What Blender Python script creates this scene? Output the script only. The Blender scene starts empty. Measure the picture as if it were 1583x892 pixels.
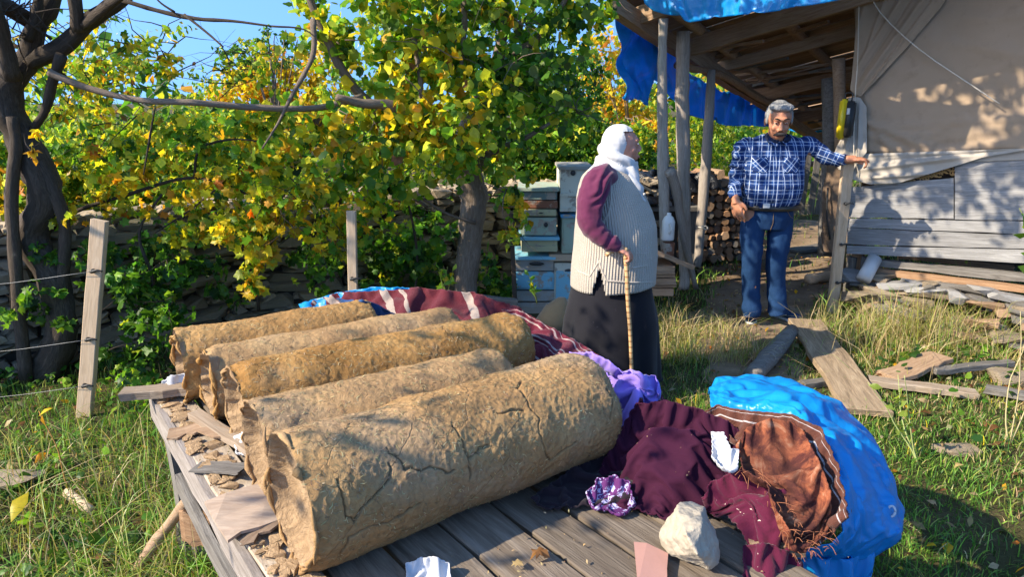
import bpy, bmesh, math, random
import numpy as np
from mathutils import Vector, Matrix
rnd = random.Random(7); RG = np.random.default_rng(7)
S = bpy.context.scene
COL = S.collection
# ------------------------------------------------------------------ camera
F_PX, CX, CY, PITCH, CAM_H = 1080.0, 791.5, 446.0, math.radians(15.3), 1.7
cd = bpy.data.cameras.new('camera'); cam = bpy.data.objects.new('camera', cd); COL.objects.link(cam)
cd.sensor_width = 36.0; cd.lens = F_PX/1583*36; cd.clip_end = 2000; cd.clip_start = .05
cam.location = (0, 0, CAM_H); cam.rotation_euler = (math.pi/2 - PITCH, 0, 0); S.camera = cam
# ------------------------------------------------------------------ light
SUN = Vector((-.77, -.29, .59)).normalized()
elev = math.asin(SUN.z)
w = bpy.data.worlds.new('World'); S.world = w; w.use_nodes = True
nt = w.node_tree; nt.nodes.clear()
sky = nt.nodes.new('ShaderNodeTexSky'); sky.sky_type = 'NISHITA'; sky.sun_disc = False
sky.sun_elevation = elev; sky.sun_rotation = math.atan2(SUN.x, SUN.y); sky.air_density = 1.0; sky.dust_density = .6; sky.ozone_density = 1.5
hs = nt.nodes.new('ShaderNodeHueSaturation'); hs.inputs['Saturation'].default_value = 1.2
bg = nt.nodes.new('ShaderNodeBackground'); bg.inputs[1].default_value = .15
wo = nt.nodes.new('ShaderNodeOutputWorld'); nt.links.new(sky.outputs[0], hs.inputs['Color']); nt.links.new(hs.outputs[0], bg.inputs[0])
tc_ = nt.nodes.new('ShaderNodeTexCoord'); va = nt.nodes.new('ShaderNodeVectorMath'); va.operation = 'ADD'; va.inputs[1].default_value = (0, 0, .6); vn = nt.nodes.new('ShaderNodeVectorMath'); vn.operation = 'NORMALIZE'
nt.links.new(tc_.outputs['Generated'], va.inputs[0]); nt.links.new(va.outputs[0], vn.inputs[0]); nt.links.new(vn.outputs[0], sky.inputs[0]); nt.links.new(bg.outputs[0], wo.inputs[0])
sl = bpy.data.lights.new('sun', 'SUN'); sl.energy = 3.0; sl.angle = math.radians(.5); sl.color = (1, .87, .68)
so = bpy.data.objects.new('sun', sl); COL.objects.link(so); so.rotation_euler = SUN.to_track_quat('Z', 'Y').to_euler()
S.view_settings.view_transform = 'Standard'; S.view_settings.look = 'None'; S.view_settings.gamma = 1
S.view_settings.exposure = 1.75
S.cycles.use_denoising = True; S.cycles.max_bounces = 6; S.cycles.transparent_max_bounces = 8
# ------------------------------------------------------------------ placing helpers
SP, CP = math.sin(PITCH), math.cos(PITCH)
def ray(x, y):
    a = (x-CX)/F_PX; b = (CY-y)/F_PX
    return Vector((a, CP+b*SP, -SP+b*CP))
CAM = Vector((0, 0, CAM_H))
def at(x, y, z=0.):
    d = ray(x, y); return CAM + d*((z-CAM_H)/d.z)
def atY(x, y, Y):
    d = ray(x, y); return CAM + d*(Y/d.y)
def onplane(x, y, p, n, off=0.):
    d = ray(x, y); n = Vector(n); q = CAM + d*((Vector(p)-CAM).dot(n)/d.dot(n)); return q + n.normalized()*off
# ------------------------------------------------------------------ numpy noise
_perm = np.random.RandomState(3).permutation(256); _perm = np.concatenate([_perm, _perm, _perm])
_gr = np.random.RandomState(4).normal(size=(256, 3)); _gr /= np.linalg.norm(_gr, axis=1)[:, None]
def pn(P):
    P = np.asarray(P, float); i = np.floor(P).astype(int); f = P-i; i &= 255
    u = f*f*f*(f*(f*6-15)+10); r = 0
    for dx in (0, 1):
        for dy in (0, 1):
            for dz in (0, 1):
                h = _perm[_perm[_perm[(i[:, 0]+dx) & 255]+((i[:, 1]+dy) & 255)]+((i[:, 2]+dz) & 255)]
                g = _gr[h]; dot = g[:, 0]*(f[:, 0]-dx)+g[:, 1]*(f[:, 1]-dy)+g[:, 2]*(f[:, 2]-dz)
                r = r + dot*(u[:, 0] if dx else 1-u[:, 0])*(u[:, 1] if dy else 1-u[:, 1])*(u[:, 2] if dz else 1-u[:, 2])
    return r*1.6
def fbm(P, s=1., o=4, off=0.):
    P = np.asarray(P, float)*s+off; r = 0; a = 1
    for _ in range(o): r = r+a*pn(P); P = P*2.03+17.1; a *= .5
    return r
# ------------------------------------------------------------------ mesh helpers
def mesh(name, V, Fc, mat=None, smooth=True, col=None, uv=None, att=None):
    V = np.asarray(V, np.float32); me = bpy.data.meshes.new(name)
    if isinstance(Fc, np.ndarray):
        k = Fc.shape[1]; n = len(Fc); me.vertices.add(len(V)); me.vertices.foreach_set('co', V.ravel())
        me.loops.add(n*k); me.loops.foreach_set('vertex_index', Fc.astype(np.int32).ravel())
        me.polygons.add(n); me.polygons.foreach_set('loop_start', np.arange(0, n*k, k, dtype=np.int32))
        me.polygons.foreach_set('loop_total', np.full(n, k, np.int32)); me.update(calc_edges=True)
    else:
        me.from_pydata([tuple(map(float, v)) for v in V], [], [tuple(map(int, f)) for f in Fc]); me.update()
    if smooth: me.polygons.foreach_set('use_smooth', np.ones(len(me.polygons), bool))
    if col is not None:
        a = me.attributes.new('col', 'FLOAT_COLOR', 'POINT'); c = np.ones((len(V), 4), np.float32); c[:, :3] = col; a.data.foreach_set('color', c.ravel())
    if uv is not None:
        l = me.uv_layers.new(name='UVMap'); vi = np.empty(len(me.loops), np.int32); me.loops.foreach_get('vertex_index', vi)
        l.data.foreach_set('uv', np.asarray(uv, np.float32)[vi].ravel())
    for k, v in (att or {}).items():
        a = me.attributes.new(k, 'FLOAT', 'POINT'); a.data.foreach_set('value', np.asarray(v, np.float32))
    if mat: me.materials.append(mat)
    return me
def link(name, me, parent=None, M=None):
    o = bpy.data.objects.new(name, me); COL.objects.link(o)
    if M is not None: o.matrix_basis = M
    if parent is not None:
        o.parent = parent
        o.matrix_parent_inverse = inv_of(parent)
    return o
def inv_of(p):
    return world_of(p).inverted()
def world_of(p):
    if p.parent is None: return p.matrix_basis.copy()
    return world_of(p.parent) @ p.matrix_parent_inverse @ p.matrix_basis
def tag(o, label=None, cat=None, group=None, kind=None):
    if label: o['label'] = label
    if cat: o['category'] = cat
    if group: o['group'] = group
    if kind: o['kind'] = kind
    return o
def thing(name, loc, label, cat, group=None):
    o = bpy.data.objects.new(name, None); COL.objects.link(o); o.location = loc; o.empty_display_size = .1
    o.matrix_basis = Matrix.Translation(Vector(loc)); return tag(o, label, cat, group)
def gridfaces(n, m, wrap=False):
    i = np.arange(n-1)[:, None]; j = np.arange(m if wrap else m-1)[None, :]; j2 = (j+1) % m
    return np.stack([i*m+j, i*m+j2, (i+1)*m+j2, (i+1)*m+j], -1).reshape(-1, 4)
def sheet(P, mat, name='sheet', thick=.003, uvs=None):
    n, m, _ = P.shape
    U = np.stack(np.meshgrid(np.linspace(0, 1, n), np.linspace(0, 1, m), indexing='ij'), -1).reshape(-1, 2) if uvs is None else uvs
    V = P.reshape(-1, 3)
    # two-sided sheet with real thickness
    du = np.gradient(P, axis=0); dv = np.gradient(P, axis=1); N = np.cross(du, dv); N /= np.linalg.norm(N, axis=2)[..., None]+1e-9
    V2 = (P - N*thick).reshape(-1, 3); Fq = gridfaces(n, m); Fb = Fq[:, ::-1]+n*m
    b = list(range(m)) + [i*m+m-1 for i in range(1, n)] + [(n-1)*m+j for j in range(m-2, -1, -1)] + [i*m for i in range(n-2, 0, -1)]
    b = np.array(b); c = np.roll(b, -1); Fs = np.stack([c, b, b+n*m, c+n*m], -1)
    return mesh(name, np.concatenate([V, V2]), np.concatenate([Fq, Fb, Fs]), mat, uv=np.concatenate([U, U]))
def tube_data(pts, rad, seg=8, rough=0., sub=1, close=True, seed=0, flat=1.):
    pts = np.array([tuple(p) for p in pts], float); rad = np.atleast_1d(np.asarray(rad, float))
    if len(rad) == 1: rad = np.repeat(rad, len(pts))
    if len(rad) != len(pts): rad = np.interp(np.linspace(0, 1, len(pts)), np.linspace(0, 1, len(rad)), rad)
    if sub > 1 and len(pts) > 1:   # catmull rom
        Q = []; R = []; e = np.concatenate([[2*pts[0]-pts[1]], pts, [2*pts[-1]-pts[-2]]])
        for i in range(len(pts)-1):
            for t in np.arange(sub)/sub:
                a, b, c, d = e[i], e[i+1], e[i+2], e[i+3]
                Q.append(.5*((2*b)+(-a+c)*t+(2*a-5*b+4*c-d)*t*t+(-a+3*b-3*c+d)*t**3)); R.append(rad[i]*(1-t)+rad[i+1]*t)
        Q.append(pts[-1]); R.append(rad[-1]); pts = np.array(Q); rad = np.array(R)
    n = len(pts); T = np.gradient(pts, axis=0); T /= np.linalg.norm(T, axis=1)[:, None]+1e-9
    ref = np.array([0, 0, 1.]) if abs(T[0][2]) < .9 else np.array([0, 1., 0]); A = np.cross(T[0], ref); A /= np.linalg.norm(A)
    th = np.arange(seg)/seg*2*np.pi; V = []; UV = []; s = 0
    for i in range(n):
        A = A-T[i]*A.dot(T[i]); A /= np.linalg.norm(A)+1e-9; B = np.cross(T[i], A)
        if i: s += np.linalg.norm(pts[i]-pts[i-1])
        V.append(pts[i]+rad[i]*(np.cos(th)[:, None]*A+flat*np.sin(th)[:, None]*B)); UV.append(np.stack([th/2/np.pi, np.full(seg, s)], -1))
    V = np.array(V).reshape(-1, 3); UV = np.array(UV).reshape(-1, 2)
    if rough:
        C = np.repeat(pts, seg, 0); D = V-C; V = C+D*(1+rough*fbm(V, 9, 3, seed)[:, None]*1.2)
    Fq = gridfaces(n, seg, True); Fl = [tuple(f) for f in Fq]
    if close: Fl.append(tuple(range(seg-1, -1, -1))); Fl.append(tuple((n-1)*seg+j for j in range(seg)))
    return V, Fl, UV
def join_data(parts):
    V = []; Fl = []; UV = []; o = 0
    for v, f, u in parts: V.append(v); Fl += [tuple(i+o for i in q) for q in f]; UV.append(u); o += len(v)
    return np.concatenate(V), Fl, np.concatenate(UV)
def tube(name, pts, rad, mat, parent=None, **k):
    V, Fl, UV = tube_data(pts, rad, **k); return link(name, mesh(name, V, Fl, mat, uv=UV), parent)
def basis(p0, p1, up=(0, 0, 1)):
    p0 = Vector(p0); p1 = Vector(p1); x = (p1-p0); L = x.length; x.normalize(); z = Vector(up); z = (z-x*z.dot(x))
    if z.length < 1e-4: z = Vector((0, 1, 0)) - x*x.y
    z.normalize(); y = z.cross(x); M = Matrix((x, y, z)).transposed().to_4x4(); M.translation = (p0+p1)/2; return M, L
def board_mesh(L, W, T, seed=0, nx=5, jag=.25, mat=None, warp=0.):
    r = random.Random(seed); V = []; Fl = []
    for i in range(nx+1):
        x = (i/nx-.5)*L; e = (r.uniform(-.5, .5) if 0 < i < nx else 0)
        x += 0 if i in (0, nx) else r.uniform(-.1, .1)*L/nx
        w1 = W/2*(1+r.uniform(-jag, jag)*.25); w2 = W/2*(1+r.uniform(-jag, jag)*.25); dz = warp*math.sin(i/nx*3.1+seed)+T*r.uniform(-.08, .08)
        c = min(.12*T, .004)
        for (y, z) in ((-w1, -T/2), (w2, -T/2), (w2, T/2-c), (w2-c, T/2), (-w1+c, T/2), (-w1, T/2-c)):
            V.append((x+(r.uniform(-1, 1)*jag*.12*W if i in (0, nx) else 0), y, z+dz))
    for i in range(nx):
        for j in range(6): a = i*6; Fl.append((a+j, a+(j+1) % 6, a+6+(j+1) % 6, a+6+j))
    Fl = [f[::-1] for f in Fl]; Fl.append(tuple(range(6))); Fl.append(tuple(nx*6+j for j in range(5, -1, -1)))
    return mesh('board', V, Fl, mat, smooth=False)
_bs = [0]
def board(name, p0, p1, W, T, mat, parent=None, up=(0, 0, 1), jag=.25, nx=5, warp=0.):
    M, L = basis(p0, p1, up); _bs[0] += 1
    return link(name, board_mesh(L, W, T, _bs[0], nx, jag, mat, warp), parent, M)
def box_data(c, s, M=None):
    V = np.array([(x, y, z) for x in (-.5, .5) for y in (-.5, .5) for z in (-.5, .5)])*np.array(s)
    if M is not None: V = V@np.array(M.to_3x3()).T
    return V+np.array(tuple(c)), [(0, 1, 3, 2), (4, 6, 7, 5), (0, 4, 5, 1), (2, 3, 7, 6), (0, 2, 6, 4), (1, 5, 7, 3)], np.zeros((8, 2))
def bevelled(me, w=.004, seg=2):
    bm = bmesh.new(); bm.from_mesh(me); bmesh.ops.bevel(bm, geom=bm.edges[:], offset=w, segments=seg, affect='EDGES', clamp_overlap=True); bm.to_mesh(me); bm.free(); return me
def rock_mesh(seed, mat, n=14, flat=.6, smooth=False, ex=1.3):
    r = np.random.RandomState(seed); P = r.normal(size=(n, 3)); P /= np.linalg.norm(P, axis=1)[:, None]; P = np.sign(P)*np.abs(P)**(1/ex)*.62
    bm = bmesh.new(); [bm.verts.new(p*np.array([.62, .55, flat])) for p in P]; h = bmesh.ops.convex_hull(bm, input=bm.verts[:])
    bmesh.ops.delete(bm, geom=[v for v in bm.verts if not v.link_faces], context='VERTS'); me = bpy.data.meshes.new('stone'); bm.to_mesh(me); bm.free()
    V = np.empty(len(me.vertices)*3, np.float32); me.vertices.foreach_get('co', V); V = V.reshape(-1, 3)
    V = (V-(V.max(0)+V.min(0))/2)/(V.max(0)-V.min(0)); me.vertices.foreach_set('co', V.ravel()); me.materials.append(mat); me.update()
    return me
def remesh(data, name, mat, voxel=.006, smooth=4, disp=None, sub=0, uvf=None):
    """union of closed pieces as one continuous surface"""
    V, Fl, _ = join_data(data); me0 = mesh('tmp', V, Fl, None); o = bpy.data.objects.new('tmp', me0); COL.objects.link(o)
    m = o.modifiers.new('r', 'REMESH'); m.mode = 'VOXEL'; m.voxel_size = voxel
    m = o.modifiers.new('s', 'SMOOTH'); m.factor = .5; m.iterations = smooth
    bpy.context.view_layer.update(); me = bpy.data.meshes.new_from_object(o.evaluated_get(bpy.context.evaluated_depsgraph_get()))
    bpy.data.objects.remove(o); bpy.data.meshes.remove(me0); me.name = name
    n = len(me.vertices); V = np.empty(n*3, np.float32); me.vertices.foreach_get('co', V); V = V.reshape(-1, 3).astype(float)
    if disp is not None:
        N = np.empty(n*3, np.float32); me.vertices.foreach_get('normal', N); N = N.reshape(-1, 3); V += N*disp(V, N)[:, None]; me.vertices.foreach_set('co', V.astype(np.float32).ravel()); me.update()
    if uvf is not None:
        u, v = uvf(V)
        for k, a in (('pu', u), ('pv', v)):
            t = me.attributes.new(k, 'FLOAT', 'POINT'); t.data.foreach_set('value', a.astype(np.float32))
    me.polygons.foreach_set('use_smooth', np.ones(len(me.polygons), bool)); me.materials.clear(); me.materials.append(mat); return me
def ell(c, r, seg=16, rings=10, M=None):
    V = []; Fl = []
    for i in range(rings+1):
        a = math.pi*i/rings
        for j in range(seg): b = 2*math.pi*j/seg; V.append((math.sin(a)*math.cos(b), math.sin(a)*math.sin(b), math.cos(a)))
    V = np.array(V)*np.array(r); V = V if M is None else V@np.array(M.to_3x3()).T
    Fl = [(i*seg+j, (i+1)*seg+j, (i+1)*seg+(j+1) % seg, i*seg+(j+1) % seg) for i in range(rings) for j in range(seg)]
    return V+np.array(tuple(c)), Fl, np.zeros((len(V), 2))
def loft(rings, seg=28, p=2., fold=None):
    """rings: (cx,cy,cz,rx,ry)"""
    th = np.arange(seg)/seg*2*np.pi; V = []
    for k, (x, y, z, rx, ry) in enumerate(rings):
        c, s = np.cos(th), np.sin(th); c = np.sign(c)*abs(c)**(2/p); s = np.sign(s)*abs(s)**(2/p)
        f = 1 if fold is None else fold(th, k/(len(rings)-1))
        V.append(np.stack([x+rx*c*f, y+ry*s*f, np.full(seg, z)], -1))
    n = len(rings); V = np.concatenate(V); Fl = [tuple(f) for f in gridfaces(n, seg, True)]
    Fl.append(tuple(range(seg-1, -1, -1))); Fl.append(tuple((n-1)*seg+j for j in range(seg))); return V, Fl, np.zeros((len(V), 2))
# ------------------------------------------------------------------ cloth: a small position-based solver, run once on a grid
def coons(top, bot, n, m, left=None, right=None):
    def rs(p, k):
        p = np.array([tuple(q) for q in p]); d = np.r_[0, np.cumsum(np.linalg.norm(np.diff(p, axis=0), axis=1))]; t = np.linspace(0, d[-1], k)
        return np.stack([np.interp(t, d, p[:, i]) for i in range(3)], -1)
    T = rs(top, m); B = rs(bot, m); Lf = rs(left or [top[0], bot[0]], n); R = rs(right or [top[-1], bot[-1]], n)
    u = np.linspace(0, 1, m)[None, :, None]; v = np.linspace(0, 1, n)[:, None, None]
    return (1-v)*T[None]+v*B[None]+(1-u)*Lf[:, None]+u*R[:, None]-((1-u)*(1-v)*T[0]+u*(1-v)*T[-1]+(1-u)*v*B[0]+u*v*B[-1])
def cloth(P, stretch=1.15, H=None, it=160, g=.0006, bend=.15, pin=None, seed=0, amp=.01, ns=8., down=(0, 0, -1), fric=.5, edge=.0, sx=None):
    pos = P.copy(); sh = P.shape; N = fbm(P.reshape(-1, 3), ns, 3, seed*7.7).reshape(sh[:2]); N2 = fbm(P.reshape(-1, 3), ns, 2, seed*3.1+50).reshape(sh[:2])
    pos[..., 2] += amp*N; pos[..., 0] += amp*.4*N2; base = P.copy(); sy = stretch; sx = sx or stretch
    rl = lambda A, B, s: np.linalg.norm(A-B, axis=-1)*s
    r0 = rl(P[1:], P[:-1], sy); r1 = rl(P[:, 1:], P[:, :-1], sx); ss = (sx+sy)/2
    rd1 = rl(P[1:, 1:], P[:-1, :-1], ss); rd2 = rl(P[1:, :-1], P[:-1, 1:], ss); rb0 = rl(P[2:], P[:-2], sy); rb1 = rl(P[:, 2:], P[:, :-2], sx)
    rq0 = rl(P[4:], P[:-4], sy); rq1 = rl(P[:, 4:], P[:, :-4], sx)
    prev = pos.copy(); G = np.array(down, float)*g; pin = np.zeros(sh[:2], bool) if pin is None else pin
    W = np.where(pin, 0., 1.)[..., None]; edges = np.zeros(sh[:2], bool); edges[0] = edges[-1] = True; edges[:, 0] = edges[:, -1] = True
    def sat(a, b, r, k):
        A = pos[a]; B = pos[b]; d = B-A; l = np.linalg.norm(d, axis=-1, keepdims=True)+1e-9; wa = W[a]; wb = W[b]; ws = wa+wb+1e-9
        c = d*((l-r[..., None])/l)*k/ws; pos[a] = A+c*wa; pos[b] = B-c*wb
    sl = slice
    for t in range(it):
        vel = (pos-prev)*.93; prev = pos.copy(); pos = pos+(vel+G)*W
        for q in range(3):
            for o in (0, 1):
                n = (sh[0]-1-o+1)//2; a = (sl(o, o+2*n, 2), sl(None)); b = (sl(o+1, o+1+2*n, 2), sl(None)); k = pos[b].shape[0]; a = (sl(o, o+2*k-1, 2), sl(None)); sat(a, b, r0[o:o+2*k-1:2], 1.)
                k = pos[:, o+1::2].shape[1]; sat((sl(None), sl(o, o+2*k-1, 2)), (sl(None), sl(o+1, None, 2)), r1[:, o:o+2*k-1:2], 1.)
            for o in (0, 1):
                k = pos[o+1::2].shape[0]; sat((sl(o, o+2*k-1, 2), sl(None, -1)), (sl(o+1, None, 2), sl(1, None)), rd1[o:o+2*k-1:2], .5)
                sat((sl(o, o+2*k-1, 2), sl(1, None)), (sl(o+1, None, 2), sl(None, -1)), rd2[o:o+2*k-1:2], .5)
        d = pos[2:]-pos[:-2]; l = np.linalg.norm(d, axis=-1, keepdims=True)+1e-9; c = d*((l-rb0[..., None])/l)*bend*.5; c[l[..., 0] > rb0] = 0
        pos[2:] -= c*W[2:]; pos[:-2] += c*W[:-2]
        d = pos[:, 2:]-pos[:, :-2]; l = np.linalg.norm(d, axis=-1, keepdims=True)+1e-9; c = d*((l-rb1[..., None])/l)*bend*.5; c[l[..., 0] > rb1] = 0
        pos[:, 2:] -= c*W[:, 2:]; pos[:, :-2] += c*W[:, :-2]
        for Q, r4, ax_ in ((4, rq0, 0), (4, rq1, 1)):
            if r4.size == 0: continue
            hi = pos[4:] if ax_ == 0 else pos[:, 4:]; lo = pos[:-4] if ax_ == 0 else pos[:, :-4]; d = hi-lo; l = np.linalg.norm(d, axis=-1, keepdims=True)+1e-9; c = d*((l-r4[..., None]*.93)/l)*bend*.3; c[l[..., 0] > r4*.93] = 0; hi -= c; lo += c
        if edge: pos[edges] += (base[edges]-pos[edges])*edge
        if H is not None:
            h = H(pos[..., 0], pos[..., 1])+.004; m = pos[..., 2] < h; pos[..., 2] = np.where(m, h, pos[..., 2])
            pos[..., :2] = np.where(m[..., None], pos[..., :2]*(1-fric)+prev[..., :2]*fric, pos[..., :2])
    return pos
def bumps(zt, lumps):
    def H(x, y):
        h = np.full_like(x, zt)
        for (cx, cy, rx, ry, hz) in lumps: q = ((x-cx)/rx)**2+((y-cy)/ry)**2; h = np.maximum(h, zt+hz*np.clip(1-q, 0, 1)**1.2)
        return h
    return H
# ------------------------------------------------------------------ materials
class NT:
    def __init__(s, name):
        s.m = bpy.data.materials.new(name); s.m.use_nodes = True; s.t = s.m.node_tree; s.n = s.t.nodes; s.b = s.n['Principled BSDF']
    def new(s, ty, **k):
        n = s.n.new('ShaderNode'+ty)
        for a, b in k.items(): setattr(n, a, b)
        return n
    def lk(s, a, b): s.t.links.new(a, b)
    def coord(s, kind='Object', scale=(1, 1, 1), rand=True):
        tc = s.new('TexCoord'); mp = s.new('Mapping'); mp.inputs['Scale'].default_value = scale; s.lk(tc.outputs[kind], mp.inputs[0])
        if rand:
            oi = s.new('ObjectInfo'); mu = s.new('Math', operation='MULTIPLY'); mu.inputs[1].default_value = 37.; s.lk(oi.outputs['Random'], mu.inputs[0])
            cb = s.new('CombineXYZ'); [s.lk(mu.outputs[0], cb.inputs[i]) for i in range(3)]; s.lk(cb.outputs[0], mp.inputs['Location'])
        return mp.outputs[0]
    def noise(s, v, sc=5, d=6, r=.6, dist=0.):
        n = s.new('TexNoise'); n.inputs['Scale'].default_value = sc; n.inputs['Detail'].default_value = d; n.inputs['Roughness'].default_value = r; n.inputs['Distortion'].default_value = dist
        if v is not None: s.lk(v, n.inputs['Vector'])
        return n.outputs[0]
    def vor(s, v, sc=5, feature='F1', out=0, rn=1.):
        n = s.new('TexVoronoi', feature=feature); n.inputs['Scale'].default_value = sc; n.inputs['Randomness'].default_value = rn
        if v is not None: s.lk(v, n.inputs['Vector'])
        return n.outputs[out]
    def ramp(s, f, stops, interp='LINEAR'):
        n = s.new('ValToRGB'); n.color_ramp.interpolation = interp; e = n.color_ramp.elements
        while len(e) < len(stops): e.new(.5)
        for i, (p, c) in enumerate(stops): e[i].position = p; e[i].color = (*c, 1) if isinstance(c, (tuple, list)) else (c, c, c, 1)
        s.lk(f, n.inputs[0]); return n.outputs[0]
    def mix(s, f, a, b, bt='MIX'):
        n = s.new('Mix', data_type='RGBA', blend_type=bt)
        for i, x in ((0, f), (6, a), (7, b)):
            if isinstance(x, (int, float)): n.inputs[i].default_value = x if i == 0 else (x, x, x, 1)
            elif isinstance(x, tuple): n.inputs[i].default_value = (*x, 1)
            else: s.lk(x, n.inputs[i])
        return n.outputs[2]
    def math(s, op, a, b=None, clamp=False):
        n = s.new('Math', operation=op); n.use_clamp = clamp
        for i, x in ((0, a), (1, b)):
            if x is None: continue
            if isinstance(x, (int, float)): n.inputs[i].default_value = x
            else: s.lk(x, n.inputs[i])
        return n.outputs[0]
    def attr(s, name, out='Color'):
        n = s.new('Attribute'); n.attribute_name = name; return n.outputs[out]
    def bump(s, h, st=.5, dist=.01):
        n = s.new('Bump'); n.inputs['Strength'].default_value = st; n.inputs['Distance'].default_value = dist; s.lk(h, n.inputs['Height']); s.lk(n.outputs[0], s.b.inputs['Normal']); return n
    def base(s, c, rough=.8, spec=.3):
        if isinstance(c, tuple): s.b.inputs['Base Color'].default_value = (*c, 1)
        else: s.lk(c, s.b.inputs['Base Color'])
        s.b.inputs['Roughness'].default_value = rough; s.b.inputs['Specular IOR Level'].default_value = spec; return s
def wood(name, c1, c2, c3, kind='Object', sc=(1.2, 14, 14), st=.7, rand=True):
    t = NT(name); v = t.coord(kind, sc); n = t.noise(v, 3.2, 9, .68, 1.2); n2 = t.noise(t.coord(kind, (1, 2.5, 2.5)), 1.6, 4, .6); fine = t.noise(t.coord(kind, (sc[0]*2, sc[1]*5, sc[2]*5)), 4, 4, .6)
    c = t.ramp(n, [(.28, c1), (.5, c2), (.72, c3)]); c = t.mix(t.math('MULTIPLY', n2, .75), c, t.mix(.5, c2, c1)); c = t.mix(.35, c, t.ramp(fine, [(.35, .45), (.65, 1.)]), 'MULTIPLY')
    oi = t.new('ObjectInfo'); c = t.mix(.6, c, t.ramp(oi.outputs['Random'], [(0, .7), (1, 1.15)]), 'MULTIPLY') if rand else c
    t.base(c, .85, .2); t.bump(t.math('ADD', n, t.math('MULTIPLY', fine, .5)), st, .006); return t.m
def fabric(name, c1, c2, weave=350, st=.3, rough=.95, sheen=.3, speck=None):
    t = NT(name); v = t.coord('Object'); n = t.noise(v, 6, 5, .6); c = t.mix(n, c1, c2); fn = t.noise(v, weave, 2, .5)
    if speck: c = t.mix(t.ramp(t.noise(v, 70, 3, .5), [(.71, 0.), (.74, 1.)]), c, speck)
    t.base(c, rough, .15); t.b.inputs['Sheen Weight'].default_value = sheen; t.bump(fn, st, .002); return t.m
def leafmat(name, trans=.45):
    t = NT(name); a = t.attr('col'); v = t.coord('Object', rand=False); n = t.noise(v, 60, 3, .6); c = t.mix(.5, a, t.ramp(n, [(.3, .75), (.7, 1.2)]), 'MULTIPLY')
    t.base(c, .45, .35); tr = t.new('BsdfTranslucent'); tc = t.mix(1., c, (1.25, 1.2, .6), 'MULTIPLY'); t.lk(tc, tr.inputs[0]); ms = t.new('MixShader'); ms.inputs[0].default_value = trans
    t.lk(t.b.outputs[0], ms.inputs[1]); t.lk(tr.outputs[0], ms.inputs[2]); t.lk(ms.outputs[0], t.n['Material Output'].inputs[0]); return t.m
M_GREY = wood('weathered_grey_wood', (.07, .062, .055), (.20, .185, .165), (.36, .34, .31))
M_DECK = wood('deck_wood', (.08, .058, .042), (.205, .165, .125), (.36, .305, .245), sc=(.8, 9, 9), st=.9)
M_BROWN = wood('brown_wood', (.16, .085, .045), (.36, .215, .12), (.52, .35, .21))
M_TAN = wood('tan_wood', (.20, .12, .07), (.40, .27, .17), (.55, .41, .28))
M_PALE = wood('pale_pine', (.44, .31, .20), (.62, .47, .32), (.74, .61, .45), sc=(1, 8, 8), st=.3)
M_SHEDW = wood('shed_grey_board', (.16, .155, .15), (.31, .305, .30), (.48, .475, .47), sc=(1, 12, 12), st=.6)
M_POLE = wood('peeled_pole_wood', (.20, .165, .13), (.42, .36, .30), (.60, .54, .47), 'UV', (8, 1.4, 1), .6)
M_BARK = wood('bark', (.10, .075, .055), (.28, .215, .165), (.46, .39, .31), 'UV', (16, 3, 1), 1.)
M_DBARK = wood('dark_bark', (.03, .023, .018), (.085, .066, .05), (.18, .14, .11), 'UV', (10, 4, 1), 1.)
M_LOGEND = wood('split_log', (.16, .08, .04), (.36, .21, .12), (.5, .33, .2))
M_LEAF = leafmat('leaf', .55); M_GRASS = leafmat('grass_blade', .3)
t = NT('dry_stone'); v = t.coord('Object'); n = t.noise(v, 2.2, 8, .65); oi = t.new('ObjectInfo')
c = t.mix(n, t.ramp(oi.outputs['Random'], [(0, (.10, .075, .05)), (.5, (.23, .175, .12)), (1, (.34, .26, .17))]), (.34, .28, .20)); t.base(c, .9, .2); t.bump(t.noise(v, 7, 8, .7), .8, .03); M_STONE = t.m
def plain(name, c, rough=.6, spec=.4, bs=0., sc=30, var=.15):
    t = NT(name); v = t.coord('Object'); n = t.noise(v, sc/4, 5, .6); t.base(t.mix(n, tuple(x*(1-var) for x in c), tuple(min(1, x*(1+var)) for x in c)), rough, spec)
    if bs: t.bump(t.noise(v, sc, 5, .6), bs, .004)
    return t.m
# ================================================================== SETTING
def gh(x, y):
    x = np.asarray(x, float); y = np.asarray(y, float); P = np.stack([x.ravel(), y.ravel(), np.zeros(x.size)], -1)
    return (fbm(P, .5, 3, 5.)*.025+fbm(P, 3., 2, 9.)*.008).reshape(x.shape)*1.0
g = np.sinh(np.linspace(-5.2, 5.2, 150))*2.2; gx, gy = np.meshgrid(g, g+4, indexing='ij')
t = NT('soil'); v = t.coord('Object', rand=False); n = t.noise(v, 1.1, 6, .6); c = t.ramp(n, [(.35, (.045, .055, .018)), (.5, (.10, .085, .04)), (.65, (.16, .12, .065))]); c = t.mix(.6, c, t.ramp(t.noise(v, 45, 5, .7), [(.3, .35), (.7, 1.3)]), 'MULTIPLY')
t.base(c, .95, .1); t.bump(t.noise(v, 30, 6, .7), 1., .03)
tag(link('ground', mesh('ground', np.stack([gx, gy, gh(gx, gy)], -1).reshape(-1, 3), gridfaces(150, 150)[:, ::-1], t.m)), kind='structure')
t = NT('packed_dirt'); v = t.coord('Object', rand=False); c = t.ramp(t.noise(v, 2.5, 7, .65), [(.3, (.14, .095, .06)), (.55, (.26, .19, .125)), (.75, (.36, .28, .2))]); c = t.mix(.4, c, t.ramp(t.noise(v, 60, 4, .7), [(.3, .5), (.7, 1.2)]), 'MULTIPLY'); t.base(c, .95, .1); t.bump(t.noise(v, 22, 6, .7), .8, .02)
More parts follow.
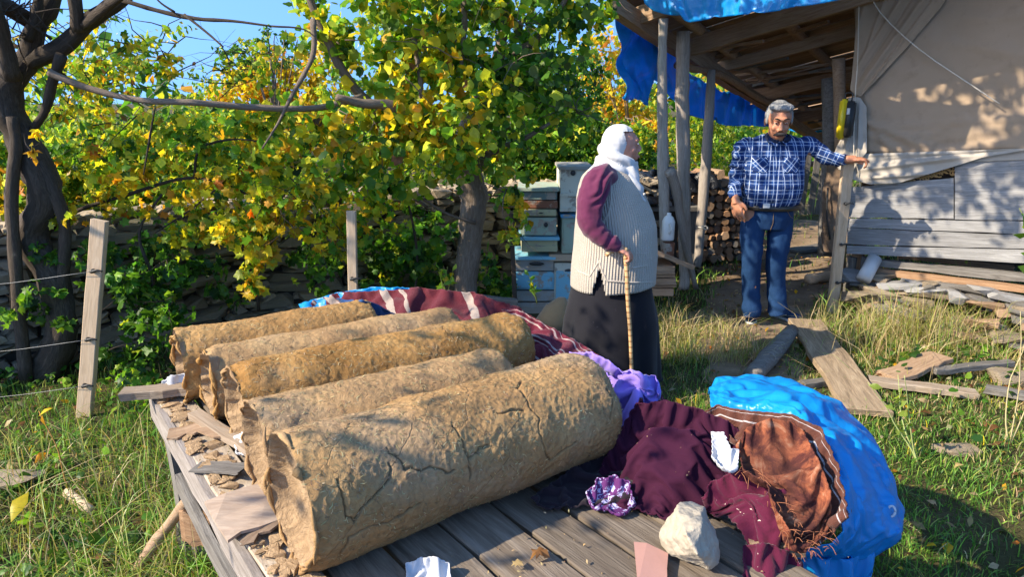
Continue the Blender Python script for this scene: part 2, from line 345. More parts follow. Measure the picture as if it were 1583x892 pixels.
cl = [(1.45, 3.9, .22), (1.6, 4.5, .38), (1.9, 5.2, .5), (2.3, 6.0, .6), (2.9, 7.0, .7), (3.6, 8.2, .6), (4.4, 9.8, .5)]
PV = []; kk = 60; tt = np.linspace(0, len(cl)-1, kk); A = np.array(cl); ctr = np.stack([np.interp(tt, range(len(cl)), A[:, i]) for i in range(3)], -1)
for i in range(kk):
    d = ctr[min(i+1, kk-1)]-ctr[max(i-1, 0)]; nn = np.array([-d[1], d[0]])/np.hypot(d[0], d[1])
    for j in range(13): wv = (j/6-1)*ctr[i][2]*(1+.18*math.sin(i*.35+(j > 6)*2)+.1*math.sin(i*.8+j)); PV.append((*(ctr[i][:2]+nn*wv), 0))
PV = np.array(PV); PV[:, 2] = gh(PV[:, 0], PV[:, 1])+.008
tag(link('dirt_path', mesh('dirt_path', PV, gridfaces(kk, 13), t.m)), kind='structure')
# ---- stone wall
stones = [rock_mesh(100+i, M_STONE, 15, .5, ex=2.4) for i in range(14)]
WL = np.array([(-4.7, 3.0), (-3.0, 4.15), (-1.9, 5.15), (0., 6.05), (1.6, 6.5)])
wl_s = np.r_[0, np.cumsum(np.linalg.norm(np.diff(WL, axis=0), axis=1))]
def wl(s): return np.array([np.interp(s, wl_s, WL[:, 0]), np.interp(s, wl_s, WL[:, 1])])
WLAB = 1
wall = thing('stone_wall', (*wl(3), 0), 'long dry stone garden wall overgrown by vines behind the log-shaped hives', 'stone wall')
core = []
for s in np.arange(0, wl_s[-1]-.3, .35):
    p0, p1 = wl(s), wl(s+.36); M, L = basis((*p0, .4), (*p1, .4)); nrm = np.array([-(p1-p0)[1], (p1-p0)[0]])/np.linalg.norm(p1-p0)
    core.append(box_data((*((p0+p1)/2+nrm*.20), .40), (L, .26, .78), M))
t = NT('wall_rubble'); t.base((.05, .042, .035), 1, .1); V, Fl, _ = join_data(core); link('rubble_core', mesh('core', V, Fl, t.m, False), wall)
z = 0.; ns = 0; row = 0
while z < .9 and ns < 298:
    h = rnd.uniform(.06, .105); s = rnd.uniform(.9, 1.1)
    while s < wl_s[-1]-.9 and ns < 298:
        L = rnd.uniform(.12, .40); p0, p1 = wl(s), wl(s+L); M, LL = basis((*p0, z+h/2), (*p1, z+h/2)); d = rnd.uniform(.16, .24)
        M = M @ Matrix.Translation((0, .05+rnd.uniform(-.025, .03), rnd.uniform(-.008, .008))) @ Matrix.Rotation(rnd.uniform(-.13, .13), 4, 'Y') @ Matrix.Rotation(rnd.choice((0, 3.14159)), 4, 'Z') @ Matrix.Diagonal((LL*1.0, d, h*rnd.uniform(.85, 1.02), 1))
        link('stone', rnd.choice(stones), wall, M); ns += 1; s += L*.99+.006
    z += h*.93
FV, FF, fo_ = [], [], 0
for i in range(650):      # chinking and the small stones past the first three hundred
    s = rnd.uniform(.3, wl_s[-1]-.2); p = wl(s); q2 = wl(s+.1); M, L = basis((*p, 0), (*q2, 0)); zz_ = rnd.uniform(0, .92) if i < 420 else rnd.uniform(z-.02, .95); me = stones[i % 14]; M = Matrix.Translation((p[0], p[1], zz_)) @ M.to_3x3().to_4x4() @ Matrix.Translation((0, rnd.uniform(.0, .10) if zz_ < z-.05 else rnd.uniform(.0, .3), 0)) @ Matrix.Rotation(rnd.uniform(-.5, .5), 4, 'Y') @ Matrix.Diagonal((rnd.uniform(.05, .2), rnd.uniform(.06, .16), rnd.uniform(.025, .06), 1))
    FV += [M@v.co for v in me.vertices]; FF += [tuple(a+fo_ for a in f.vertices) for f in me.polygons]; fo_ = len(FV)
o = link('filler_stones', mesh('filler', np.array([tuple(v) for v in FV]), FF, M_STONE, False), wall); o['kind'] = 'stuff'
# ---- shed and porch (own axes: u along the front wall towards the viewer's right, s into the porch)
O3 = Vector((2.75, 5.6, 0)); UU = Vector((.77, -.64, 0)).normalized(); VV = Vector((.64, .77, 0)).normalized(); WN = -VV
def B(u, s, z): return O3+UU*u+VV*s+Vector((0, 0, z))
def onwall(x, y, off=0.): return onplane(x, y, O3+WN*off, WN)
RU = .23
def rz(s, u=-1.5): return 2.46-.237*(s+1)+RU*(u+1.5)
shed = thing('wooden_shed', B(0, 0, 0), 'ramshackle grey board shed with open porch on crooked poles', 'shed')
# roof boards over rafters and purlins
s = -1.05; i = 0
while s < 4.6:
    wd = rnd.uniform(.11, .17); zz = rz(s)+rnd.uniform(0, .012); up = (VV*.237-UU*RU+Vector((0, 0, 1)))
    e0 = rnd.uniform(0, .12); board('roof_board', B(-1.62-e0, s, zz+.015-RU*(.12+e0)), B(3.4, s, zz+.015+RU*4.9), wd*.97, .022, rnd.choice([M_BROWN, M_BROWN, M_TAN]), shed, up=up, nx=8, jag=.3); s += wd
for k, u in enumerate(np.arange(-1.3, 3.2, .52)):      # rafters down the slope
    u += rnd.uniform(-.08, .08); tube('rafter', [B(u, -1.1, rz(-1.1, u)-.045), B(u+.04, 1.5, rz(1.5, u)-.045), B(u+.02, 4.4, rz(4.4, u)-.045)], [.045, .05, .04], M_BROWN if k % 2 else M_TAN, shed, seg=7, rough=.1, sub=4)
for s, h in ((-.98, .13), (-.15, .14), (.55, .10), (1.6, .12), (2.7, .12), (3.8, .12)):
    board('roof_beam', B(-1.55, s, rz(s)-.09-h/2), B(3.3, s, rz(s, 3.3)-.09-h/2), .075, h, M_TAN if s < 1 else M_BROWN, shed, nx=8)
# eave beam on the poles
board('eave_beam', B(-1.5, -1.35, rz(-1.35)-.18), B(-1.42, 1.0, rz(1.0)-.2), .10, .12, M_TAN, shed, nx=8)
board('eave_beam', B(-1.42, 1.02, rz(1.02)-.2), B(-1.38, 4.3, rz(4.3)-.2), .08, .10, M_BROWN, shed, nx=8)
for k in range(16):                                      # loose battens and slats poking out under the eave
    s = .2+k*.2; a = rnd.uniform(-.3, .3); u1 = -.75+rnd.uniform(-.2, .3); board('slat', B(-1.5+rnd.uniform(-.1, .1), s, rz(s)-.07), B(u1, s+a, rz(s+a, u1)-.08-rnd.uniform(0, .05)), .06, .025, rnd.choice([M_BROWN, M_TAN, M_GREY]), shed)
# poles
def pxpole(pts, Y, rad, mat=M_POLE, name='pole', **k):
    P = [atY(x, y, Yy) for (x, y), Yy in zip(pts, Y)]
    return tube(name, P, rad, mat, shed, seg=14, rough=.19, sub=6, **k)
pxpole([(1025, 28), (1024, 130), (1025, 240), (1029, 395)], [5.55, 5.6, 5.65, 5.65], [.034, .037, .046, .040], seed=3)
pxpole([(1056, 48), (1055, 150), (1056, 280), (1058, 405), (1058, 446)], [5.95]*5, [.052, .055, .056, .05, .05], seed=8)
pxpole([(1036, 262), (1046, 300), (1058, 370), (1076, 446)], [5.6, 5.7, 5.8, 5.95], [.045, .04, .033, .024], seed=11)
pxpole([(1100, 108), (1096, 180), (1088, 290), (1078, 412)], [6.5, 6.45, 6.4, 6.3], [.034, .045, .05, .036], seed=14)
pxpole([(1045, 100), (1120, 118), (1170, 150), (1215, 170)], [6.3, 6.7, 7.4, 8.2], [.03, .03, .03, .03], M_BROWN, 'rail_pole')
pxpole([(1284, 120), (1282, 250), (1276, 395)], [6.25, 6.2, 6.15], [.065, .06, .07], M_GREY, 'corner_post', seed=2)
pxpole([(1297, 90), (1300, 250), (1296, 440)], [5.95, 5.9, 5.85], [.05, .05, .055], M_TAN, 'corner_post', seed=5)
board('board_end', onplane(1088, 92, B(-1.45, 0, 0), -UU), onplane(1142, 60, B(-1.45, .1, 0), -UU), .02, .17, M_TAN, shed, up=(0, 0, 1))
# front wall boards (upper and lower edge given where the wall starts and 1.2 m along)
rows = [(289, 236, 336, 339, 1450), (337, 341, 350.5, 360, 0), (351.5, 361.5, 376.5, 383, 0), (378, 384.5, 391, 404, 0)]
def wallboard(yl0, yr0, yl1, yr1, xl=1311, xr=1640, off=0., T=.022, mat=M_SHEDW, name='wall_board'):
    k = (xr-1311)/(1547-1311)
    a = onwall(xl, yl0+(yr0-yl0)*(xl-1311)/236); b = onwall(xr, yl0+(yr0-yl0)*k); c_ = onwall(xl, yl1+(yr1-yl1)*(xl-1311)/236); d = onwall(xr, yl1+(yr1-yl1)*k)
    n = 10; V = []; r = random.Random(int(yl0*7)); M, L = basis((a+c_)/2, (b+d)/2, WN)
    Mi = M.inverted()
    for i in range(n+1):
        t_ = i/n; p = a.lerp(b, t_)+Vector((0, 0, r.uniform(-.006, .003))); q = c_.lerp(d, t_)+Vector((0, 0, r.uniform(-.003, .006))); bow = r.uniform(-.004, .004)
        for pt, o in ((p, off), (q, off), (q, off+T), (p, off+T)): V.append(Mi@(pt+WN*(o+bow)))
    Fl = [(i*4+j, i*4+(j+1) % 4, i*4+4+(j+1) % 4, i*4+4+j) for i in range(n) for j in range(4)]+[(3, 2, 1, 0), (n*4, n*4+1, n*4+2, n*4+3)]
    return link(name, mesh(name, V, Fl, mat, False), shed, M)
wallboard(289, 268, 336, 339, xr=1475)
wallboard(262, 243, 336, 339, xl=1477, xr=1700, off=.008)
for q in rows[1:]: wallboard(*q[:4], off=rnd.uniform(0, .012), xr=1700)
wallboard(398, 420, 407, 433, xl=1356, xr=1700, off=-.06, T=.06, mat=M_GREY, name='sill_beam')
wallboard(409, 436, 418, 448, xl=1345, xr=1700, off=-.02, T=.05, mat=M_BROWN, name='sill_beam')
for xx in (1318, 1340, 1352): p = onwall(xx, 397, -.05); board('wall_stud', p, (p.x, p.y, .13), .07, .05, M_GREY, shed, up=WN)
board('wall_stud', B(.06, .09, .2), B(.06, .09, 2.1), .08, .08, M_BROWN, shed, up=WN); board('wall_stud', B(1.5, .09, .2), B(1.5, .09, 2.0), .08, .08, M_BROWN, shed, up=WN)
wallboard(246, 236, 266, 256, xl=1400, xr=1700, off=-.03, T=.02, mat=M_BROWN, name='window_rail')
# dark room behind: back and side wall, floor of rubble
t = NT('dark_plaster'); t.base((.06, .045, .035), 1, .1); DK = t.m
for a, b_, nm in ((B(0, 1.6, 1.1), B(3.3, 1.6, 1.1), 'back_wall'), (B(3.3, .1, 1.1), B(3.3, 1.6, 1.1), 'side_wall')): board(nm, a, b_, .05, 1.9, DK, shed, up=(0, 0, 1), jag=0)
# open-work lattice strip in the gap under the canvas
lp = []
for k in range(34):
    x = 1385+k*4.2; y = 281-.19*(x-1385)+rnd.uniform(-5, 5); c0 = onwall(x, y, .0); rr = .020
    lp.append(tube_data([c0+UU*(rr*math.cos(a))+Vector((0, 0, rr*.8*math.sin(a))) for a in np.linspace(0, 5+rnd.random(), 9)], .006, seg=5))
V, Fl, U = join_data(lp); t = NT('gold_lattice'); t.base((.42, .25, .09), .6, .4); link('lattice_strip', mesh('lattice', V, Fl, t.m, uv=U), shed)
# ---- canvas
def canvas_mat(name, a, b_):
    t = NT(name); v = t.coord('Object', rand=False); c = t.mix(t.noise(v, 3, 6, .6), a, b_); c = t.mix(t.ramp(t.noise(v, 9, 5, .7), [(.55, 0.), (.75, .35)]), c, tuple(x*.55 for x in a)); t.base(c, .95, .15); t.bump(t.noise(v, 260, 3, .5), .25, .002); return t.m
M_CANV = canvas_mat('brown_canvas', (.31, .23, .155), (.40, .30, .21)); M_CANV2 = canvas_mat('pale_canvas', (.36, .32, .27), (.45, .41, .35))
def ridged(P, lines, nrm):
    """push sheet points along nrm near folds given as world-space segments (a, b, width, height)"""
    nrm = np.array(tuple(nrm)); X = P.reshape(-1, 3); d_ = np.zeros(len(X))
    for a, b_, wd, h in lines:
        a = np.array(tuple(a)); b_ = np.array(tuple(b_)); e = b_-a; t_ = np.clip(((X-a)@e)/(e@e), 0, 1); q = np.linalg.norm(X-(a+t_[:, None]*e)-((X-(a+t_[:, None]*e))@nrm)[:, None]*nrm, axis=1)
        fade = np.minimum(1, np.minimum(t_, 1-t_)*5+.25); d_ += h*fade*np.exp(-(q/wd)**2)
    return P+(d_[:, None]*nrm).reshape(P.shape)
def wsheet(top, bot, off, lines=(), n=70, m=110, left=None, right=None, amp=.012, sc=3., seed=0, sag=0.):
    W = lambda L: [onwall(x, y, off) for x, y in L] if L else None
    P = coons(W(top), W(bot), n, m, W(left), W(right)); X = P.reshape(-1, 3); P = P+(amp*fbm(X*np.array([1, 1, 1.6]), sc, 3, seed)[:, None]*np.array(tuple(WN))).reshape(P.shape)
    return ridged(P, [(onwall(*a, off), onwall(*b_, off), wd, h) for a, b_, wd, h in lines], WN)
LN = [((1560, 178), (1700, 190), .02, .012), ((1330, 182), (1440, 232), .02, .02), ((1350, 195), (1583, 182), .016, .016), ((1340, 205), (1400, 236), .014, .016), ((1330, 170), (1380, 232), .012, .016), ((1420, 232), (1583, 205), .02, -.02), ((1330, 60), (1345, 230), .02, .012), ((1470, 30), (1640, 20), .02, .015), ((1500, 215), (1600, 235), .018, .014), ((1335, 190), (1470, 236), .01, .012), ((1400, 100), (1700, 60), .25, .03)]
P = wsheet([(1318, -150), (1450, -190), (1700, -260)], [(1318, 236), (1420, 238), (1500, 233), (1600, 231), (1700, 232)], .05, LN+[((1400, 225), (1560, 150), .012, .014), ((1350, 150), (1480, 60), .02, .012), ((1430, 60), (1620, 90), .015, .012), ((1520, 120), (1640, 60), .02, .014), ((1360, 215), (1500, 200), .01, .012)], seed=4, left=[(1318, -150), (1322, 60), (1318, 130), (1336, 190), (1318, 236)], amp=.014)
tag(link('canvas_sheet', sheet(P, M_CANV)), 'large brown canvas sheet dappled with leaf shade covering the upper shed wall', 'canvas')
LN = [((1470, -60), (1318, 150), .022, .03), ((1445, -60), (1322, 130), .012, -.02), ((1425, -50), (1322, 110), .018, .022), ((1390, -60), (1335, 90), .014, .014), ((1355, -60), (1322, 60), .02, .014), ((1480, -50), (1330, 150), .008, .02)]
P = wsheet([(1322, -140), (1400, -160), (1560, -180)], [(1314, 138), (1322, 148), (1330, 150)], .095, LN, seed=9, n=90, m=60, left=[(1322, -140), (1323, 40), (1318, 110), (1314, 138)], right=[(1560, -180), (1455, 10), (1400, 75), (1330, 150)], amp=.008)
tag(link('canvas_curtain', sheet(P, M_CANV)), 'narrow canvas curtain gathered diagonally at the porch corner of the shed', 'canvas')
LN = [((1330, 262), (1500, 240), .02, .025), ((1330, 240), (1480, 236), .012, .012), ((1340, 275), (1440, 268), .016, .022), ((1350, 250), (1560, 233), .01, -.012)]
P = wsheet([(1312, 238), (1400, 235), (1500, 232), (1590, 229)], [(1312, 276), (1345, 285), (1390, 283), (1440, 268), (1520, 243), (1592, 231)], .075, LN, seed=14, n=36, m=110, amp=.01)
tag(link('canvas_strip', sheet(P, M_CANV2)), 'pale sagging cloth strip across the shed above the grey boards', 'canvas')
P = wsheet([(1470, 236), (1583, 231), (1700, 226)], [(1450, 252), (1583, 247), (1700, 240)], .045, [], seed=24, n=14, m=50, amp=.006)
tag(link('cloth_flap', sheet(P, M_CANV2)), 'whitish cloth flap along the top of the plywood at the right edge', 'cloth')
P = wsheet([(1312, 150), (1330, 150), (1340, 165)], [(1296, 262), (1315, 268), (1340, 235)], .11, [((1320, 150), (1300, 290), .015, .02), ((1330, 160), (1325, 290), .012, .02), ((1312, 170), (1290, 240), .012, .015)], seed=17, n=50, m=24, left=[(1312, 150), (1300, 215), (1288, 240), (1296, 262)], amp=.012)
tag(link('canvas_corner', sheet(P, M_CANV2)), 'pale bunched canvas end hanging at the porch corner behind the yellow case', 'canvas')
M_ROPE = plain('rope', (.62, .55, .44), .8, .2, .5, 300)
tag(tube('rope', [onwall(1343, -20, .16), onwall(1360, 18, .16), onwall(1420, 75, .14), onwall(1500, 130, .13), onwall(1545, 160, .12)], .0045, M_ROPE, None, seg=6, sub=3), 'taut pale rope running diagonally across the brown canvas', 'rope')
tag(tube('cord', [onwall(1328, -10, .14), onwall(1326, 90, .15), onwall(1322, 150, .16), onwall(1320, 235, .16), onwall(1326, 262, .1), onwall(1330, 290, .05)], .004, M_ROPE, None, seg=5, sub=4), 'thin cord hanging beside the yellow case down the canvas edge', 'cord')
# yellow case hanging at the corner
yc = thing('yellow_case', onwall(1308, 215, .2), 'yellow and black carrying case hanging at the shed corner', 'case')
M_YEL = plain('yellow_plastic', (.78, .56, .02), .4, .5); M_BLK = plain('black_plastic', (.03, .03, .03), .5, .4); M_STEEL = plain('steel', (.5, .5, .5), .35, .6)
Mw = Matrix((UU, VV, Vector((0, 0, 1)))).transposed().to_4x4()
c0 = onwall(1303, 184, .2); c1 = onwall(1313, 184, .2)
V, Fl, U = box_data(c0, (.055, .10, .30), Mw); link('shell', bevelled(mesh('shell', V, Fl, M_YEL), .015, 3), yc)
V, Fl, U = box_data(c1, (.06, .09, .27), Mw); link('side_panel', bevelled(mesh('side', V, Fl, M_BLK), .012, 2), yc)
V, Fl, U = box_data(c1+WN*.05+Vector((0, 0, .06)), (.02, .012, .045), Mw); link('buckle', mesh('b', V, Fl, M_STEEL, False), yc)
link('hook', mesh('h', *tube_data([c0+Vector((0, 0, .15)), c0+Vector((0, 0, .19)), c1+Vector((0, 0, .19)), c1+Vector((0, 0, .13))], .006, seg=6, sub=4)[:2], M_BLK), yc)
# ---- blue tarps of the roof
def tarp_mat(name='blue_tarp', c=(.005, .26, .62)):
    t = NT(name); v = t.coord('Object', rand=False); t.base(t.mix(t.noise(v, 4, 4, .6), c, (c[0]*1.6, c[1]*1.3, min(1, c[2]*1.25))), .36, .5); vd = t.mix(.10, v, t.noise(v, 5, 3, .6)); cr1 = t.vor(vd, 6, 'F1'); cr2 = t.vor(vd, 22, 'F1'); t.bump(t.math('ADD', cr1, t.math('MULTIPLY', cr2, .3)), .4, .03)
    tr = t.new('BsdfTranslucent'); tr.inputs[0].default_value = (.01, .30, .9, 1); ms = t.new('MixShader'); ms.inputs[0].default_value = .3; t.lk(t.b.outputs[0], ms.inputs[1]); t.lk(tr.outputs[0], ms.inputs[2]); t.lk(ms.outputs[0], t.n['Material Output'].inputs[0]); return t.m
M_TARP = tarp_mat()
ep = B(-1.66, 0, 0)
def eave(x, y, off=0.): return onplane(x, y, ep-UU*off, -UU)
def tarp(name, top, bot, label, n=40, m=60, amp=.03, st=1.1, fn=eave, seed=1, left=None, right=None):
    P = coons([fn(*q) for q in top], [fn(*q) for q in bot], n, m, left and [fn(*q) for q in left], right and [fn(*q) for q in right])
    pin = np.zeros(P.shape[:2], bool); pin[0] = True; pin[-1, ::max(3, m//5)] = True; P = cloth(P, st, None, 60, .00008, .4, pin, seed, amp, 4., sx=1+(st-1)*.45)
    return tag(link(name, sheet(P, M_TARP, thick=.002)), label, 'tarpaulin')
tarp('blue_tarp', [(948, -70), (985, -70), (1020, -60)], [(963, 141), (985, 138), (1005, 144)], 'blue tarpaulin hanging straight down outside the leftmost porch pole', right=[(1020, -60), (1022, 40), (1012, 100), (1005, 144)], left=[(948, -70), (956, 60), (963, 141)], st=1.13)
tarp('blue_tarp', [(1012, 40), (1034, 70), (1052, 92)], [(1008, 112), (1034, 140), (1050, 152)], 'small dark fold of blue tarpaulin between the two front porch poles', n=24, m=24)
tarp('blue_tarp', [(1058, 108), (1095, 132), (1150, 150), (1245, 178)], [(1060, 165), (1095, 176), (1130, 187), (1185, 190), (1245, 186)], 'long sagging blue tarpaulin behind the porch poles and the man', n=34, m=80, st=1.16)
tarp('blue_tarp', [(1110, 98), (1150, 128), (1185, 150), (1215, 168)], [(1108, 106), (1150, 139), (1185, 158), (1215, 172)], 'thin strip of blue tarpaulin tucked under the porch eave', n=8, m=50)
def fasc(x, y): return onplane(x, y, B(0, -1.16, 0), WN)
tarp('blue_tarp', [(985, -60), (1100, -60), (1330, -80)], [(1000, 2), (1035, 14), (1065, 24), (1110, 16), (1180, 8), (1300, -12)], 'blue tarpaulin folded over the front edge of the porch roof', n=30, m=90, fn=fasc)
def rear(x, y): return onplane(x, y, B(0, 4.0, 0), WN)
tarp('blue_tarp', [(1212, 188), (1250, 190), (1285, 205)], [(1212, 198), (1250, 208), (1285, 217)], 'narrow blue tarpaulin strip behind the man at the rear of the porch', n=12, m=40, fn=rear)
tk = tube_data([eave(996, 5, .05), eave(994, 30, .06), eave(1000, 60, .06)], [.03, .045, .02], seg=8, rough=.5, sub=4); t_ = plain('pale_blue_plastic', (.25, .55, .62), .4, .5)
tag(link('plastic_bag', mesh('bag', *tk[:2], t_)), 'pale blue plastic bag tied to the roof corner by the leftmost pole', 'bag')
# ================================================================== VEGETATION
def lf_tmpl(kind):
    if kind == 'lobed':
        a = np.radians([-90, -60, -35, -12, 12, 38, 62, 90, 118, 142, 168, 192, 215, 240]); r = np.array([.18, .62, .42, .80, .55, .88, .66, 1.0, .66, .88, .55, .80, .42, .62])*.55
    elif kind == 'round':
        a = np.radians([-90, -45, 0, 40, 75, 90, 105, 140, 180, 225]); r = np.array([.38, .5, .5, .52, .56, .68, .56, .52, .5, .5])*.85
    elif kind == 'oval':
        a = np.radians([-90, -20, 30, 90, 150, 200]); r = np.array([.85, .42, .5, 1., .5, .42])*.6
    P = np.stack([r*np.cos(a), r*np.sin(a)+.35, .10-.42*r**2+.06*np.sin(a*5+1)], -1); P = np.concatenate([[(0, .35, .12)], P]); n = len(a)
    return P, np.array([(0, i+1, (i+1) % n+1) for i in range(n)])
TM = {k: lf_tmpl(k) for k in ('lobed', 'round', 'oval')}
PAL = dict(dg=(.035, .10, .018), g=(.085, .21, .024), bg=(.19, .36, .03), yg=(.42, .48, .04), y=(.72, .56, .03), go=(.75, .40, .025), o=(.66, .24, .03), br=(.20, .10, .04), rd=(.35, .06, .02), sg=(.14, .20, .07))
def palette(w, n):
    k = list(w); p = np.array([w[q] for q in k], float); p /= p.sum(); i = RG.choice(len(k), n, p=p); C = np.array([PAL[k[j]] for j in i]); return C*RG.uniform(.7, 1.3, (n, 1))*RG.uniform(.88, 1.12, (n, 3))
def rots(n, hang=.6):
    """random leaf frames: tip (local y) tends to droop, face tends to look up and outwards"""
    y = RG.normal(size=(n, 3))*.65; y[:, 2] -= hang; y /= np.linalg.norm(y, axis=1)[:, None]; z = RG.normal(size=(n, 3)); z[:, 2] += .8; z -= y*(z*y).sum(1)[:, None]; z /= np.linalg.norm(z, axis=1)[:, None]+1e-9
    return np.stack([np.cross(y, z), y, z], 2)
def leafmesh(name, P, size, C, tmpl, R=None, mat=None):
    T, Fc = TM[tmpl]; n = len(P); R = rots(n) if R is None else R; s = np.asarray(size)*np.ones(n)*RG.uniform(.72, 1.25, n)
    cur = RG.uniform(-.4, 3.2, n); L = np.broadcast_to(T, (n,)+T.shape).copy(); L[:, :, 2] *= cur[:, None]; L[:, :, 0] *= RG.uniform(.75, 1.1, n)[:, None]
    V = np.einsum('nij,nkj->nki', R, L)*s[:, None, None]+P[:, None]; k = len(T); Fa = (Fc[None]+np.arange(n)[:, None, None]*k).reshape(-1, 3)
    return mesh(name, V.reshape(-1, 3), Fa, mat or M_LEAF, smooth=False, col=np.repeat(C, k, 0))
_single = {}
def leaf_parts(root, P, size, C, tmpl, R):
    """single leaves as parts; alike ones share one of a few meshes"""
    q = {}
    for i in range(len(P)):
        key = (tmpl,)+tuple(np.round(np.log(C[i]+.01)*1.6).astype(int))
        if key not in _single: T, Fc = TM[tmpl]; _single[key] = mesh('leaf', T*np.array([1, 1, 1.3]), Fc, M_LEAF, False, col=np.repeat(C[i:i+1], len(T), 0))
        M = Matrix(R[i].tolist()).to_4x4(); M = Matrix.Translation(P[i]) @ M @ Matrix.Scale(float(size[i]), 4); link('leaf', _single[key], root, M)
def cloud(blobs, clump=.5):
    """blobs: (centre, (rx,ry,rz), n, palette, size)"""
    Ps, Cs, Ss = [], [], []
    for c, r, n, pal, sz in blobs:
        n = int(n*1.25); sz = sz*.95; r = np.array(r); k = max(1, n//14); K = RG.normal(size=(k, 3)); K /= np.linalg.norm(K, axis=1)[:, None]; K *= RG.uniform(.15, 1, (k, 1))**.5
        i = RG.integers(0, k, n); cl = .16+.5*RG.random(k); q = K[i]+RG.normal(size=(n, 3))*.20*np.array([1, 1, 1.])*cl[i][:, None]*1.6; Ps.append(np.array(tuple(c))+q*r)
        tint = RG.uniform(.75, 1.3, k)[i][:, None]; Cs.append(palette(pal, n)*tint); Ss.append(sz*RG.uniform(.6, 1.25, n))
    return np.concatenate(Ps), np.clip(np.concatenate(Cs), 0, .8), np.concatenate(Ss)
def split_leaves(root, P, C, Sz, tmpl, nparts=250, stuffname='foliage'):
    R = rots(len(P)); d = np.linalg.norm(P-np.array(CAM), axis=1)
    # only leaves in front of the lens count as ones the photograph shows
    z = P[:, 1]*CP-(P[:, 2]-CAM_H)*SP; px = CX+F_PX*P[:, 0]/z; py = CY-F_PX*(P[:, 1]*SP+(P[:, 2]-CAM_H)*CP)/z; seen = (px > 0) & (px < 1583) & (py > 0) & (py < 892)
    o = np.argsort(np.where(seen, -Sz/d, 1)); a, b = o[:nparts], o[nparts:]
    leaf_parts(root, P[a], Sz[a], C[a], tmpl, R[a]); f = link(stuffname, leafmesh('foliage', P[b], Sz[b], C[b], tmpl, R[b]), root); f['kind'] = 'stuff'
def E3(x, y, Y, rx, rz, ry=None): """ellipsoid from its picture size at distance Y"""; c = atY(x, y, Y); k = Y/F_PX*1.0; return (c, (rx*k, ry if ry else rx*k*.8, rz*k))
def twigs(root, segs, mat, name='branch'):
    for pts, Y, rad in segs:
        Y = np.interp(np.linspace(0, 1, len(pts)), np.linspace(0, 1, len(Y)), Y); tube(name, [atY(x, y, yy) for (x, y), yy in zip(pts, Y)], rad, mat, root, seg=7, rough=.15, sub=4, seed=rnd.random()*9)
def small_twigs(root, starts, n, ln, rad, mat, name='twig', down=.1):
    L = []
    for _ in range(n):
        p = Vector(rnd.choice(starts)); d = Vector((rnd.gauss(0, 1), rnd.gauss(0, .7), rnd.gauss(.2, .6))).normalized(); Q = [p]; l = ln*rnd.uniform(.5, 1.3)
        for k in range(4): d = (d+Vector((rnd.gauss(0, .35), rnd.gauss(0, .35), rnd.gauss(-down, .3)))).normalized(); Q.append(Q[-1]+d*l/4)
        L.append(tube_data(Q, [rad, rad*.8, rad*.5, rad*.3, rad*.15], seg=4, sub=1))
    V, Fl, U = join_data(L); o = link(name, mesh(name, V, Fl, mat, uv=U), root); o['kind'] = 'stuff'; return o
# ---- centre fruit tree
ct = thing('fruit_tree', atY(722, 470, 5.2), 'leaning fruit tree with thick brown trunk and green-yellow leaves behind the log-shaped hives', 'tree')
tube('trunk', [atY(718, 520, 5.2), atY(720, 440, 5.2), atY(728, 360, 5.2), atY(732, 300, 5.2), atY(716, 232, 5.15), atY(735, 170, 5.2), atY(770, 90, 5.3), atY(790, -60, 5.4)], [.115, .09, .088, .10, .085, .06, .045, .03], M_BARK, ct, seg=18, rough=.14, sub=7)
twigs(ct, [([(722, 250), (690, 222), (640, 205), (600, 185), (560, 150), (530, 110), (505, 60), (480, 0), (470, -40)], [5.15, 4.8, 4.6, 4.5], [.07, .055, .05, .045, .032, .03, .028, .022, .018]),
  ([(645, 205), (610, 165), (560, 160), (520, 150)], [4.6, 4.3], [.04, .035, .03, .02]), ([(560, 150), (500, 165), (455, 168), (380, 165), (300, 158), (220, 155), (150, 140), (95, 120), (75, 110)], [4.5, 4.0, 3.95], [.024, .020, .019, .018, .017, .017, .018, .019, .02]),
  ([(484, 30), (485, 80), (470, 115), (450, 150), (430, 190), (405, 230)], [4.2, 4.0], [.018, .016, .014, .012, .008, .005]), ([(735, 180), (745, 140), (720, 100), (690, 40), (660, -20)], [5.2, 4.9], [.04, .034, .028, .02, .015]),
  ([(730, 270), (760, 235), (800, 220), (850, 190)], [5.2, 5.0], [.05, .035, .025, .012]), ([(640, 60), (650, 120), (650, 180)], [4.7, 4.6], [.02, .018, .01]), ([(716, 0), (718, 40), (712, 110)], [4.9, 4.8], [.022, .02, .012]),
  ([(660, 320), (610, 290), (560, 300), (530, 270)], [5.0, 4.8], [.012, .011, .009, .005]), ([(735, 345), (690, 330), (640, 300), (620, 305)], [5.1, 4.9], [.011, .01, .008, .005]), ([(770, 90), (830, 60), (880, -10)], [5.3, 5.0], [.035, .025, .015])], M_BARK)
GY = dict(g=2, bg=5, yg=5, y=2.4, go=.4, dg=.4); YY = dict(y=4, yg=3, bg=1.5, go=1.2, g=1, br=.3); GG = dict(g=4, dg=1.5, bg=4, yg=1.5, sg=1)
bl = []
